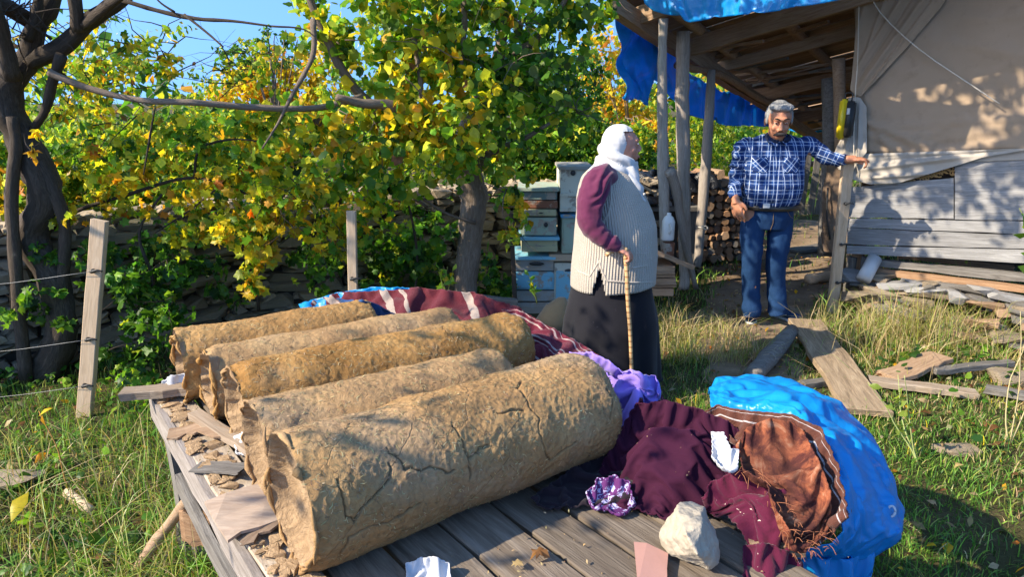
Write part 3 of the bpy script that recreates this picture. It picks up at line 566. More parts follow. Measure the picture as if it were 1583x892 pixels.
for x, y, Y, rx, rz_, n, pal, sz in [(520, 30, 4.6, 80, 60, 170, GY, .075), (600, 60, 4.8, 95, 90, 300, GY, .08), (690, 40, 4.9, 100, 80, 330, GY, .085), (780, 60, 5.0, 95, 100, 330, GG, .085), (860, 60, 5.2, 80, 110, 260, GG, .085), (620, 150, 4.6, 90, 60, 230, GY, .08), (700, 150, 4.6, 100, 80, 330, YY, .08), (790, 170, 4.9, 80, 80, 270, GG, .08), (560, 200, 4.5, 100, 60, 230, YY, .08), (650, 250, 4.7, 110, 60, 260, GY, .08), (560, 280, 4.6, 80, 50, 180, GY, .08), (470, 220, 4.3, 80, 70, 200, GY, .08),
    (790, 270, 4.9, 40, 60, 110, GY, .075), (905, 30, 5.0, 60, 60, 120, GY, .08), (655, -60, 4.8, 200, 60, 350, GY, .085), (850, 160, 5.3, 70, 80, 190, GG, .08)]:
    c, r = E3(x, y, Y, rx, rz_); bl.append((c, r, n, pal, sz))
# the crown above the frame, which throws the dappled shade on the shed
for c, r, n in [((-.9, 4.3, 3.1), (.8, .7, .6), 260), ((.1, 4.4, 3.4), (.9, .8, .6), 600), ((-.3, 5.2, 3.7), (1.1, .9, .6), 650), ((-1.6, 5.0, 3.3), (.7, .7, .6), 120), ((.5, 5.6, 3.0), (.6, .6, .5), 300), ((.2, 3.6, 4.3), (1.0, .7, .8), 560), ((-.5, 3.4, 5.0), (.9, .8, .6), 500), ((1.0, 4.3, 4.0), (.6, .6, .6), 350)]: bl.append((c, r, n, GY, .085))
tube('branch', [atY(770, 0, 5.3), (-.05, 5.0, 3.1), (.0, 4.3, 3.8), (.2, 3.7, 4.4)], [.045, .035, .025, .012], M_BARK, ct, seg=8, rough=.15, sub=4); tube('branch', [(-.05, 5.0, 3.1), (-.3, 4.2, 4.2), (-.5, 3.4, 5.0)], [.03, .02, .01], M_BARK, ct, seg=8, rough=.15, sub=4)
P, C, Sz = cloud(bl); split_leaves(ct, P, C, Sz, 'round', 270)
st = [tuple(p) for p in P[RG.integers(0, len(P), 300)]]; small_twigs(ct, st, 230, .35, .005, M_BARK)
# ---- dark twisted tree at the left edge
lt = thing('twisted_tree', atY(60, 560, 4.0), 'dark twisted tree with forked bare limbs at the far left edge', 'tree')
tube('trunk', [atY(60, 590, 4.05), atY(95, 520, 4.05), atY(85, 440, 4.1), atY(50, 370, 4.1), atY(70, 310, 4.1), atY(52, 250, 4.1), atY(20, 190, 4.1), atY(10, 130, 4.1), atY(45, 90, 4.1), atY(60, 40, 4.1), atY(80, 0, 4.1), atY(110, -60, 4.1)], [.10, .08, .075, .085, .09, .085, .085, .08, .06, .05, .045, .035], M_DBARK, lt, seg=14, rough=.25, sub=5)
twigs(lt, [([(45, 95), (90, 75), (120, 50), (140, 30), (185, 0), (230, -40)], [4.1, 4.0], [.055, .05, .048, .045, .04, .03]), ([(120, 45), (118, 10), (105, -40)], [4.0, 3.9], [.04, .035, .03]), ([(130, 40), (165, 10), (200, -15)], [4.0, 3.7], [.03, .025, .02]),
  ([(18, 180), (25, 230), (18, 300), (22, 380), (30, 480), (40, 590)], [4.0, 3.95], [.03, .034, .032, .034, .036, .04]), ([(20, 120), (5, 60), (-10, 0)], [4.0, 3.8], [.05, .04, .03]), ([(95, 85), (80, 130), (70, 170), (50, 200)], [4.0, 4.1], [.03, .028, .024, .02]), ([(40, 60), (55, 30), (60, 0), (62, -40)], [4.0, 4.0], [.03, .03, .028, .02]),
  ([(52, 235), (85, 300), (100, 350), (98, 420), (95, 500)], [4.08, 4.08], [.035, .04, .035, .035, .04]), ([(190, 0), (240, 15), (300, 28), (360, 32), (420, 40)], [3.9, 3.7], [.012, .012, .010, .008, .004]), ([(285, 22), (320, 50), (345, 72)], [3.8, 3.7], [.008, .006, .004]), ([(270, 18), (250, 5), (235, -10)], [3.8, 3.8], [.006, .005, .003]),
  ([(420, 40), (470, 45), (500, 70)], [3.7, 3.7], [.005, .004, .002]), ([(80, 60), (40, 30), (20, 0)], [4., 3.9], [.008, .006, .004]), ([(240, 165), (232, 210), (222, 270)], [3.9, 3.9], [.005, .006, .004])], M_DBARK)
LY = dict(yg=4, y=2.5, bg=2, go=.7, br=.4, g=1.5); bl = []
for x, y, Y, rx, rz_, n, pal, sz in [(150, 95, 4.4, 80, 45, 180, LY, .055), (230, 75, 4.3, 70, 18, 80, LY, .055), (120, 30, 4.5, 60, 30, 70, LY, .055), (200, 120, 4.5, 90, 35, 170, LY, .06), (110, 160, 4.5, 60, 50, 130, LY, .055), (40, 60, 4.7, 50, 60, 80, LY, .055), (25, 235, 3.7, 35, 50, 16, dict(go=2, y=2), .045), (45, 190, 3.7, 35, 45, 16, dict(go=1, y=2), .045), (270, 115, 4.5, 30, 25, 45, LY, .05), (330, 120, 4.5, 60, 40, 120, LY, .05), (420, 100, 4.6, 60, 40, 130, GY, .055), (250, 45, 4.4, 80, 18, 60, LY, .045), (60, 130, 4.4, 60, 60, 110, LY, .05), (180, 175, 4.3, 90, 25, 120, LY, .055), (70, 230, 4.6, 70, 60, 90, GY, .06)]:
    c, r = E3(x, y, Y, rx, rz_); bl.append((c, r, n, pal, sz))
for c, r, n in [((-3.2, 3.9, 3.3), (1.0, .9, .7), 260), ((-4.0, 3.0, 2.8), (.9, .9, .8), 260), ((-4.2, 4.0, 2.2), (.7, .9, .7), 60), ((-2.7, .8, 2.9), (.7, .9, .5), 130), ((-2.9, 2.0, 3.0), (.7, .7, .5), 110)]: bl.append((c, r, n, LY, .075))  # unseen crown clumps; the last two added to dapple light on the front hive
tube('branch', [atY(60, 40, 4.1), (-3.1, 3.2, 2.7), (-2.9, 2.0, 3.0), (-2.7, .8, 2.9)], [.05, .035, .022, .008], M_DBARK, lt, seg=8, rough=.2, sub=4)  # added unseen branch carrying the clumps that dapple the front hive
P, C, Sz = cloud(bl); split_leaves(lt, P, C, Sz, 'oval', 220); small_twigs(lt, [tuple(p) for p in P[RG.integers(0, len(P), 200)]]+[tuple(atY(rnd.uniform(0, 60), rnd.uniform(0, 60), 3.9)) for _ in range(40)], 170, .4, .004, M_DBARK)
# ---- grapevine trailing over the wall
vn = thing('grape_vine', atY(400, 480, 4.6), 'grapevine with lobed yellow and green leaves trailing over the stone wall', 'vine')
VY = dict(y=4, yg=3, go=1.6, bg=1.2, g=.8, o=.3); VG = dict(g=5, dg=2.5, bg=2, yg=.4); bl = []
for x, y, Y, rx, rz_, n, pal, sz in [(150, 250, 4.3, 110, 40, 110, VY, .075), (250, 290, 4.3, 120, 45, 190, VY, .08), (370, 310, 4.3, 90, 60, 160, VY, .085), (400, 400, 4.2, 40, 60, 70, VY, .085), (390, 350, 4.25, 60, 60, 100, VY, .085), (460, 330, 4.4, 70, 60, 130, VY, .085), (370, 220, 4.3, 110, 60, 190, GY, .085), (270, 215, 4.4, 90, 40, 110, GY, .085), (500, 370, 4.6, 70, 50, 100, GY, .085), (120, 320, 4.3, 80, 30, 70, VY, .08), (440, 270, 4.3, 90, 50, 160, VY, .085),
    (330, 330, 4.4, 110, 45, 200, VY, .08), (520, 330, 4.8, 60, 50, 130, VY, .085), (60, 300, 4.4, 80, 50, 110, VY, .075), (240, 400, 4.35, 70, 60, 200, VG, .085), (230, 490, 4.1, 60, 70, 190, VG, .085), (190, 560, 3.9, 60, 40, 90, VG, .08), (330, 430, 4.6, 60, 50, 90, VG, .085), (60, 470, 3.9, 60, 60, 50, VG, .075), (480, 420, 4.9, 70, 50, 80, VG, .085), (160, 400, 4.1, 40, 40, 50, VG, .08), (50, 400, 3.9, 60, 60, 40, VG, .08), (290, 350, 4.4, 60, 30, 70, VY, .08), (560, 400, 5.3, 60, 40, 80, VG, .09), (640, 420, 5.3, 70, 50, 220, VG, .095), (650, 360, 5.3, 70, 50, 200, VG, .095), (560, 335, 5.0, 80, 30, 110, GY, .085), (770, 400, 5.4, 40, 70, 140, VG, .085), (700, 440, 5.5, 120, 25, 150, VG, .08), (800, 340, 4.9, 22, 50, 45, VY, .08)]:
    c, r = E3(x, y, Y, rx, rz_, ry=.22); bl.append((c, r, n, pal, sz))
P, C, Sz = cloud(bl); split_leaves(vn, P, C, Sz, 'lobed', 290)
twigs(vn, [([(40, 380), (110, 330), (200, 300), (290, 275), (360, 290), (430, 330)], [4.3, 4.3], [.012, .012, .012, .010, .008, .005]), ([(300, 275), (310, 230), (370, 215), (450, 230)], [4.3, 4.3], [.008, .008, .006, .003]), ([(395, 230), (370, 260), (300, 320), (240, 360)], [4.2, 4.3], [.007, .006, .005, .004]), ([(400, 480), (395, 420), (405, 360), (440, 300)], [4.5, 4.3], [.010, .010, .008, .006]), ([(240, 520), (235, 430), (215, 360), (250, 300)], [4.2, 4.3], [.012, .012, .010, .008]), ([(640, 470), (645, 400), (635, 330), (620, 280)], [5.2, 4.9], [.010, .010, .008, .006])], M_DBARK, 'stem')
small_twigs(vn, [tuple(p) for p in P[RG.integers(0, len(P), 200)]], 160, .3, .003, M_DBARK, 'tendril')
# ---- trees and bushes behind the wall, each with its own crown
def bgtree(name, label, cat, base, blobs, tmpl='oval', trunk=True, mat=M_BARK, group=None):
    r = thing(name, base, label, cat, group); bl = []
    for x, y, Y, rx, rz_, n, pal, sz in blobs: c, rr = E3(x, y, Y, rx, rz_); bl.append((c, rr, n, pal, sz))
    P, C, Sz = cloud(bl); f = link('crown', leafmesh('crown', P, Sz, C, tmpl), r); f['kind'] = 'stuff'
    if trunk:
        c = np.mean([np.array(tuple(b[0])) for b in bl], 0); b0 = np.array([c[0], c[1], 0.]); tube('trunk', [b0, b0*.5+c*.5+np.array([.1, 0, -.1]), c], [.06, .035, .010], mat, r, seg=7, rough=.2, sub=4)
        L = []
        for b in bl:
            e = np.array(tuple(b[0])); 
            for _ in range(3): q = e+RG.normal(size=3)*np.array(b[1])*.6; L.append(tube_data([b0*.45+c*.55, (c+q)/2+RG.normal(size=3)*.1, q], [.009, .006, .003], seg=5, sub=3))
        V, Fl, U = join_data(L); link('limbs', mesh('limbs', V, Fl, mat, uv=U), r)['kind'] = 'stuff'
    return r
OR = dict(go=3, y=5, o=.9, rd=.1, yg=2.5, br=.2); GB = dict(g=4, dg=2.5, bg=3, yg=.8); BY = dict(bg=3, yg=4, g=2, y=1.2)
bgtree('autumn_tree', 'golden orange autumn tree far behind the vine, left of centre', 'tree', at(430, 235, 0) if False else (-3.2, 10, 0), [(420, 120, 10, 55, 45, 800, OR, .10), (490, 110, 10, 45, 45, 600, OR, .10), (380, 145, 10, 50, 40, 500, OR, .10), (450, 180, 10, 80, 40, 700, OR, .11)])
bgtree('autumn_tree', 'orange autumn tree behind the woman in the white scarf', 'tree', (1.5, 10, 0), [(950, 130, 10, 55, 45, 700, OR, .09), (985, 190, 10, 45, 45, 600, OR, .09), (930, 75, 10, 45, 35, 350, OR, .09), (1010, 205, 9.5, 30, 30, 250, OR, .09)])
bgtree('dark_green_tree', 'dense dark green tree right behind the fruit tree trunk', 'tree', (.55, 7.8, 0), [(840, 120, 7.6, 60, 70, 900, GB, .08), (880, 190, 7.6, 60, 50, 800, GB, .075), (830, 220, 7.4, 60, 50, 700, GB, .075), (905, 120, 8, 40, 60, 400, GB, .075), (895, 245, 7.2, 50, 25, 350, GB, .07), (800, 60, 7.8, 60, 60, 500, GB, .08)], 'oval')
bgtree('green_tree', 'tall loose green tree with pale top against the sky', 'tree', (-3.3, 8.5, 0), [(425, 60, 8.5, 30, 22, 160, GB, .06), (380, 90, 8.5, 50, 22, 230, GB, .07), (440, 85, 8.5, 45, 20, 150, dict(g=2, sg=2), .06)], 'oval')
bgtree('green_bush', 'dark green bush over the wall between the vine and the twisted tree', 'bush', (-3.7, 7, 0), [(250, 235, 7, 70, 32, 700, GB, .08), (170, 220, 7, 60, 35, 450, GB, .08), (330, 205, 7, 60, 40, 500, GB, .08), (300, 270, 6.5, 100, 30, 500, BY, .08), (80, 260, 7, 60, 40, 400, BY, .08)], 'oval', False)
bgtree('green_bush', 'bright bush behind the wall just left of the fruit tree trunk', 'bush', (-1., 7.2, 0), [(620, 220, 7, 90, 60, 900, BY, .08), (560, 140, 7.5, 80, 60, 600, BY, .085), (540, 300, 6.8, 100, 35, 600, GB, .08), (660, 310, 6.8, 90, 35, 700, GB, .08), (430, 300, 6.8, 90, 35, 500, BY, .08), (660, 60, 8, 120, 70, 900, BY, .09), (720, 200, 7, 50, 70, 500, BY, .08), (770, 300, 6.6, 50, 60, 500, GB, .08)], 'oval', False)
bgtree('yellow_bush', 'yellow-green bush behind the porch poles', 'bush', (2.1, 9, 0), [(1010, 110, 9, 40, 40, 300, BY, .08), (1075, 200, 9, 50, 40, 600, BY, .08), (1050, 260, 8.6, 50, 30, 400, BY, .07), (1120, 240, 9.5, 50, 40, 600, BY, .08), (1105, 160, 9.5, 50, 40, 500, BY, .08), (980, 240, 8, 50, 25, 350, GB, .07), (1160, 230, 10, 60, 50, 600, BY, .08)], 'oval', False)
bgtree('green_bush', 'leafy bush seen through the porch beyond the man and his stake', 'bush', (4.9, 12.5, 0), [(1240, 245, 12, 50, 30, 900, BY, .09), (1280, 235, 12.5, 40, 30, 500, GB, .09), (1200, 235, 12.5, 50, 40, 500, BY, .09), (1250, 290, 12, 40, 18, 300, GB, .08), (1330, 240, 13, 60, 50, 500, GB, .1)], 'oval', False)
bgtree('grey_green_tree', 'small dark tree low against the sky on the left', 'tree', (-5.2, 12, 0), [(245, 195, 12, 50, 22, 300, dict(g=2, dg=2, sg=1), .09), (150, 190, 12, 60, 30, 300, BY, .09), (330, 160, 12, 50, 40, 400, BY, .1), (60, 200, 12, 90, 50, 600, BY, .1), (-40, 180, 12, 80, 90, 500, BY, .12)])
bgtree('green_bush', 'mixed green and yellow hedge filling the garden behind the stone wall on the left', 'hedge', (-4.6, 7.5, 0), [(x_, y_, 6.6+rnd.random(), 75, 32, 420, rnd.choice([BY, GB, BY, dict(y=3, yg=3, go=1)]), .085) for x_ in range(-60, 480, 60) for y_ in (215, 265, 305)], 'oval', False)
bgtree('green_bush', 'dark leafy bush behind the stacked beehives and the woman', 'bush', (.9, 7.4, 0), [(x_, y_, 7.3, 50, 28, 330, rnd.choice([GB, GB, BY]), .08) for x_ in range(790, 1010, 45) for y_ in (215, 255, 300)], 'oval', False)
# far wooded slope closing the view
nP = 9000; th = RG.uniform(-1.1, 1.1, nP); rr = RG.uniform(17, 24, nP); Pf = np.stack([rr*np.sin(th), rr*np.cos(th), RG.uniform(0, 1, nP)**.8*(1.9+.7*np.sin(th*9)+.5*np.sin(th*23+1))], -1)
f = link('far_wood', leafmesh('far_wood', Pf, RG.uniform(.2, .42, nP), palette(dict(g=3, dg=3, bg=2, yg=2, y=.7, go=.5), nP), 'oval')); tag(f, 'mass of mixed autumn woodland far beyond the garden', 'woodland', kind='stuff')
# ---- grass
def grass(name, n, xr, yr, hmin, hmax, wd, pal, dens=None, lean=.45, label='', near=False, mat=None):
    X = RG.uniform(*xr, n*3); Y = RG.uniform(*yr, n*3); d = (.5+.5*fbm(np.stack([X, Y, X*0], -1), 1.3, 3, 4)) if dens is None else dens(X, Y); k = RG.random(len(X)) < d; X, Y = X[k][:n], Y[k][:n]; n = len(X)
    h = RG.uniform(hmin, hmax, n)*(.6+.8*np.clip(.5+fbm(np.stack([X, Y, X*0], -1), 2.2, 2, 30), 0, 1)); a = RG.uniform(0, 2*np.pi, n); ln = np.abs(RG.normal(0, lean, n))*h; a2 = RG.uniform(0, 2*np.pi, n)
    dx, dy = np.cos(a2)*ln, np.sin(a2)*ln; wx, wy = np.cos(a)*wd/2, np.sin(a)*wd/2; z0 = gh(X, Y)-.005; V = []
    for f_, wf in ((0, 1), (.45, .8), (.8, .5)):
        cx, cy, cz = X+dx*f_**1.8, Y+dy*f_**1.8, z0+h*(f_-.25*f_**2*np.minimum(1, ln/h)); V += [np.stack([cx-wx*wf, cy-wy*wf, cz], -1), np.stack([cx+wx*wf, cy+wy*wf, cz], -1)]
    V.append(np.stack([X+dx*1.15, Y+dy*1.15, z0+h*(.98-.35*np.minimum(1.5, ln/h))], -1)); V = np.stack(V, 1)
    Fc = np.array([(0, 1, 3), (0, 3, 2), (2, 3, 5), (2, 5, 4), (4, 5, 6)]); Fa = (Fc[None]+np.arange(n)[:, None, None]*7).reshape(-1, 3)
    if callable(pal): C = pal(X, Y, n)
    else: C = palette(pal, n)
    return tag(link(name, mesh(name, V.reshape(-1, 3), Fa, mat or M_GRASS, smooth=False, col=np.repeat(C, 7, 0))), label, 'grass', kind='stuff')
PAL.update(st=(.52, .42, .22), st2=(.38, .28, .14), gg=(.085, .18, .03), gy=(.30, .34, .07), gl=(.18, .34, .05))
def inpath(X, Y): return np.abs(X-np.interp(Y, A[:, 1], A[:, 0])) < np.interp(Y, A[:, 1], A[:, 2])*.8*(Y > 3.9)
def gcol(X, Y, n):
    k = np.clip(.5+1.1*fbm(np.stack([X, Y, X*0], -1), .9, 3, 77), 0, 1)
    dryz = np.exp(-(((X-1.35)/.5)**2+((Y-4.9)/.55)**2))+np.exp(-(((X-2.9)/.7)**2+((Y-4.6)/.6)**2))+.5*np.exp(-(((X+1.8)/.6)**2+((Y-2.4)/.7)**2)); k = np.clip(k*.35+dryz*.55, 0, 1)
    a = palette(dict(gg=4, g=2, gl=3, gy=1.2, dg=1), n); b = palette(dict(st=3, st2=2, gy=2, y=.3), n); s_ = (RG.random(n) < k)[:, None]; return np.where(s_, b, a)
off = lambda X, Y: np.where(inpath(X, Y), .04, .75)*np.clip(.75+.7*fbm(np.stack([X, Y, X*0], -1), 1.1, 3, 4), .1, 1)
grass('grass', 60000, (.4, 4.6), (1.6, 5.6), .02, .075, .0055, gcol, off, .8, 'short green and straw grass between the tarpaulin and the shed')
grass('grass', 16000, (.6, 6.5), (5.4, 12), .05, .14, .011, gcol, off, .6, 'grass beyond the porch path')
grass('grass', 34000, (-4.2, .2), (1.5, 5.2), .03, .115, .0055, gcol, lambda X, Y: .8*np.clip(.7+.8*fbm(np.stack([X, Y, X*0], -1), 1.1, 3, 4), .1, 1), .7, 'green grass left of the platform')
grass('tall_grass', 2500, (1.9, 4.2), (3.9, 5.3), .10, .34, .005, dict(st=4, st2=2, gy=4, gl=1), lambda X, Y: np.clip(np.exp(-(((X-2.9)/.6)**2+((Y-4.75)/.35)**2))*1.3, .02, 1)*(~inpath(X, Y)), .9, 'dry straw coloured tall grass in front of the shed boards')
grass('tall_grass', 2600, (-2.6, -.9), (1.7, 3.2), .10, .30, .005, dict(st=2, gy=4, gl=3, gg=2), None, 1., 'tangled yellowing tall grass in the lower left corner')
grass('tall_grass', 1200, (.9, 1.7), (4.3, 5.3), .08, .22, .005, dict(st=5, gy=3), None, .9, 'sunlit straw tufts beside the woman')
# low broad leaves and litter on the ground
def groundleaves(name, n, xr, yr, size, pal, tmpl, label, z=.0, flat=.25, dens=None):
    X = RG.uniform(*xr, n); Y = RG.uniform(*yr, n); k = RG.random(n) < (1 if dens is None else dens(X, Y)); X, Y = X[k], Y[k]; n = len(X); P = np.stack([X, Y, gh(X, Y)+.012+RG.random(n)*z], -1)
    zz = RG.normal(size=(n, 3))*flat; zz[:, 2] += 1; zz /= np.linalg.norm(zz, axis=1)[:, None]; y = RG.normal(size=(n, 3)); y -= zz*(y*zz).sum(1)[:, None]; y /= np.linalg.norm(y, axis=1)[:, None]
    return tag(link(name, leafmesh(name, P, size*RG.uniform(.6, 1.3, n), palette(pal, n), tmpl, np.stack([np.cross(y, zz), y, zz], 2))), label, 'leaves', kind='stuff')
LIT = dict(br=5, o=.6, st2=3, go=.8, st=2)
groundleaves('leaf_litter', 1500, (.5, 4.5), (1.7, 7.5), .045, LIT, 'oval', 'fallen brown leaves scattered over the grass and path', .03, .35)
groundleaves('leaf_litter', 700, (-3.5, -.5), (1.3, 4.2), .055, LIT, 'oval', 'fallen brown leaves in the grass on the left', .03, .35)
groundleaves('ground_weeds', 3200, (-3.2, -.9), (1.9, 4.4), .045, dict(g=4, bg=3, dg=2), 'round', 'low broad-leaved weeds under the wall on the left', .09, .5, lambda X, Y: np.clip(.3+fbm(np.stack([X, Y, X*0], -1), 1.5, 2, 8), 0, 1))
groundleaves('ground_weeds', 1500, (2.3, 4.2), (2.6, 4.9), .055, dict(g=5, bg=2, dg=3), 'round', 'low broad-leaved weeds around the scrap wood on the right', .09, .5, lambda X, Y: np.clip(.3+fbm(np.stack([X, Y, X*0], -1), 1.5, 2, 8), 0, 1))
# separate plants
def stem_plant(name, base, h, n, pal, sz, label, tmpl='oval', lean=(0, 0), cat='plant', stemc=(.2, .22, .06), br=3):
    r = thing(name, base, label, cat); b = Vector(base); t_ = plain('stem', stemc, .7, .2); L = []; Ps = []
    for k in range(br):
        d = Vector((rnd.gauss(lean[0], .2), rnd.gauss(lean[1], .2), 1)).normalized(); Q = [b]
        for j in range(6): d = (d+Vector((rnd.gauss(0, .12), rnd.gauss(0, .12), .02))).normalized(); Q.append(Q[-1]+d*h/6*rnd.uniform(.8, 1.1))
        L.append(tube_data(Q, [.004, .003, .0015], seg=5, sub=2)); 
        for q in range(n): f_ = rnd.uniform(.25, 1)*5.9; i = int(f_); Ps.append(tuple(Q[i].lerp(Q[i+1], f_-i)))
    V, Fl, U = join_data(L); link('stem', mesh('stem', V, Fl, t_), r); P = np.array(Ps); m = len(P); C = palette(pal, m); R = rots(m, .1)
    leaf_parts(r, P, sz*RG.uniform(.7, 1.2, m), C, tmpl, R); return r
stem_plant('green_sapling', atY(1590, 560, 3.2), .95, 14, dict(g=3, bg=3), .085, 'leafy sapling at the right edge in front of the shed boards', 'oval', (-.05, 0))
stem_plant('tall_weed', at(1470, 500), .55, 9, dict(gy=3, st=2), .045, 'tall yellowing weed standing right of the shed rubble', 'oval', (.15, 0))
stem_plant('tall_weed', at(1560, 690), .75, 6, dict(st=3, gy=2), .04, 'dry bent weed stalk on the right near the stepping stones', 'oval', (.1, 0), stemc=(.45, .38, .2))
stem_plant('tall_weed', at(1420, 720), .5, 6, dict(gy=3, bg=1), .05, 'pale green weed between the tarpaulin and the scrap planks', 'oval', (-.2, 0), stemc=(.35, .4, .15))
stem_plant('green_sprout', atY(830, 470, 4.6), .22, 9, dict(bg=3, yg=2), .05, 'bright green sprout right of the tree trunk', 'oval', br=2)
stem_plant('green_sprout', atY(690, 470, 4.4), .25, 9, dict(bg=4, yg=2), .055, 'bright green sprout left of the tree trunk above the striped blanket', 'oval', br=3)
stem_plant('dock_stalk', at(108, 770), .42, 2, dict(y=3), .05, 'thin leaning seed stalk with one yellow leaf in the lower left', 'oval', (-.35, 0), stemc=(.4, .2, .05), br=1)
# ================================================================== PLATFORM, MUD LOG HIVES, CLOTHS
ZT = .64
def PA(a, b, z=ZT): return Vector((.8*a-.6*b, .6*a+.8*b, z))
pf = thing('wooden_platform', PA(1.0, 1.7, 0), 'low platform of weathered grey planks carrying the log-shaped hives', 'platform')
M_DUST = wood('dusty_plank', (.24, .18, .12), (.44, .36, .27), (.58, .51, .42), sc=(3, 6, 6)); a_ = .365; k = 0
while a_ < 1.58:
    wd = rnd.uniform(.115, .165); wd = min(wd, 1.62-a_); j = rnd.uniform(-.03, .03)+(.42 if a_ > 1.36 else 0)
    board('plank', PA(a_+wd/2, .45+j, ZT-.018+rnd.uniform(-.006, 0)), PA(a_+wd/2+rnd.uniform(-.004, .004), 2.80, ZT-.018+rnd.uniform(-.006, 0)), wd-.012, .032, M_DECK if k else M_DUST, pf, nx=12, jag=.22, warp=.002); a_ += wd; k += 1
for b in (.75, 1.6, 2.5): board('cross_beam', PA(.40, b, ZT-.085), PA(1.40 if b < 1 else 1.6, b, ZT-.085), .08, .09, M_GREY, pf)
t = wood('side_board_wood', (.14, .12, .10), (.33, .29, .26), (.52, .48, .45), sc=(1, 8, 8))
board('side_board', PA(.352, .45, ZT-.055), PA(.372, 2.76, ZT-.055), .10, .022, t, pf, up=(.8, .6, 0), nx=14, jag=.9)
board('side_board', PA(.345, .9, ZT-.18), PA(.355, 2.3, ZT-.17), .07, .022, M_GREY, pf, up=(.8, .6, 0), nx=7)
board('side_board', PA(1.63, 1.3, ZT-.06), PA(1.63, 2.76, ZT-.06), .10, .02, M_GREY, pf, up=(.8, .6, 0), nx=7)
for a, b in ((.42, .8), (.42, 1.75), (.42, 2.6), (1.35, .8), (1.5, 1.75), (1.55, 2.6)): board('leg', PA(a, b, -.02), PA(a, b, ZT-.13), .09, .085, M_GREY, pf, up=(.8, .6, 0))
M_SPL0 = wood('brown_flake', (.14, .09, .06), (.28, .2, .14), (.4, .31, .23))
# ---- mud
t = NT('straw_mud'); v = t.coord('Object', rand=False); n1 = t.noise(v, 5, 8, .65, .5); c = t.ramp(n1, [(.3, (.245, .125, .038)), (.5, (.36, .197, .066)), (.7, (.44, .27, .106))])
f1 = t.noise(v, 55, 5, .7, 3.0); c = t.mix(.7, c, t.ramp(f1, [(.32, .72), (.5, 1.), (.66, 1.2)]), 'MULTIPLY'); g_ = t.noise(v, 2.2, 4, .6); c = t.mix(t.ramp(g_, [(.52, 0.), (.7, .45)]), c, (.33, .29, .22))
cr = t.ramp(t.vor(t.mix(.12, v, t.noise(v, 9, 4, .6)), 7, 'DISTANCE_TO_EDGE'), [(0, 0.), (.012, 1.)]); msk = t.ramp(t.noise(v, 3.1, 2, .5), [(.5, 1.), (.58, 0.)]); crk = t.math('MAXIMUM', cr, t.math('SUBTRACT', 1., msk))
c = t.mix(t.math('MULTIPLY', t.math('SUBTRACT', 1., crk), .6), c, (.10, .06, .03)); ca = t.attr('crack', 'Fac'); c = t.mix(t.math('MULTIPLY', ca, .6), c, (.08, .05, .025)); t.base(c, .95, .12)  # crack colour is darkened too, standing in for shade inside the grooves
hgt = t.math('ADD', t.math('MULTIPLY', f1, .9), t.math('ADD', t.math('MULTIPLY', crk, .5), t.math('MULTIPLY', t.noise(v, 150, 3, .6, 2.), .35))); oi_ = t.new('ObjectInfo'); t.base(t.mix(t.ramp(oi_.outputs['Random'], [(.3, 0.), (1., .35)]), c, (.36, .31, .24)), .95, .1); t.bump(hgt, .6, .009); M_MUD = t.m
t = NT('mud_inside'); v = t.coord('Object', rand=False); t.base(t.mix(t.noise(v, 18, 6, .7, 1.), (.26, .16, .08), (.50, .36, .22)), .95, .1); t.bump(t.noise(v, 40, 5, .7, 2), .9, .015); M_MUD2 = t.m
M_STRAW = leafmat('straw', .1)
AX = Vector((.8, .6, 0)); BX = Vector((-.6, .8, 0))
CR1 = [[(814, 612), (819, 633), (833, 649), (835, 670), (842, 708)], [(700, 660), (714, 683), (719, 699), (721, 714), (727, 724), (726, 739)], [(721, 714), (739, 703), (742, 693), (756, 691)], [(600, 690), (614, 703), (627, 724), (644, 728), (664, 724), (689, 731), (702, 728)], [(520, 745), (527, 770), (539, 795), (548, 804), (560, 783), (585, 762), (606, 737), (603, 715)],
       [(525, 855), (539, 829), (564, 816), (585, 812), (619, 795), (648, 779)], [(842, 708), (852, 712), (877, 691), (890, 683)], [(814, 612), (800, 600), (806, 588)], [(770, 640), (790, 632), (810, 636)], [(940, 600), (948, 620), (944, 650)]]
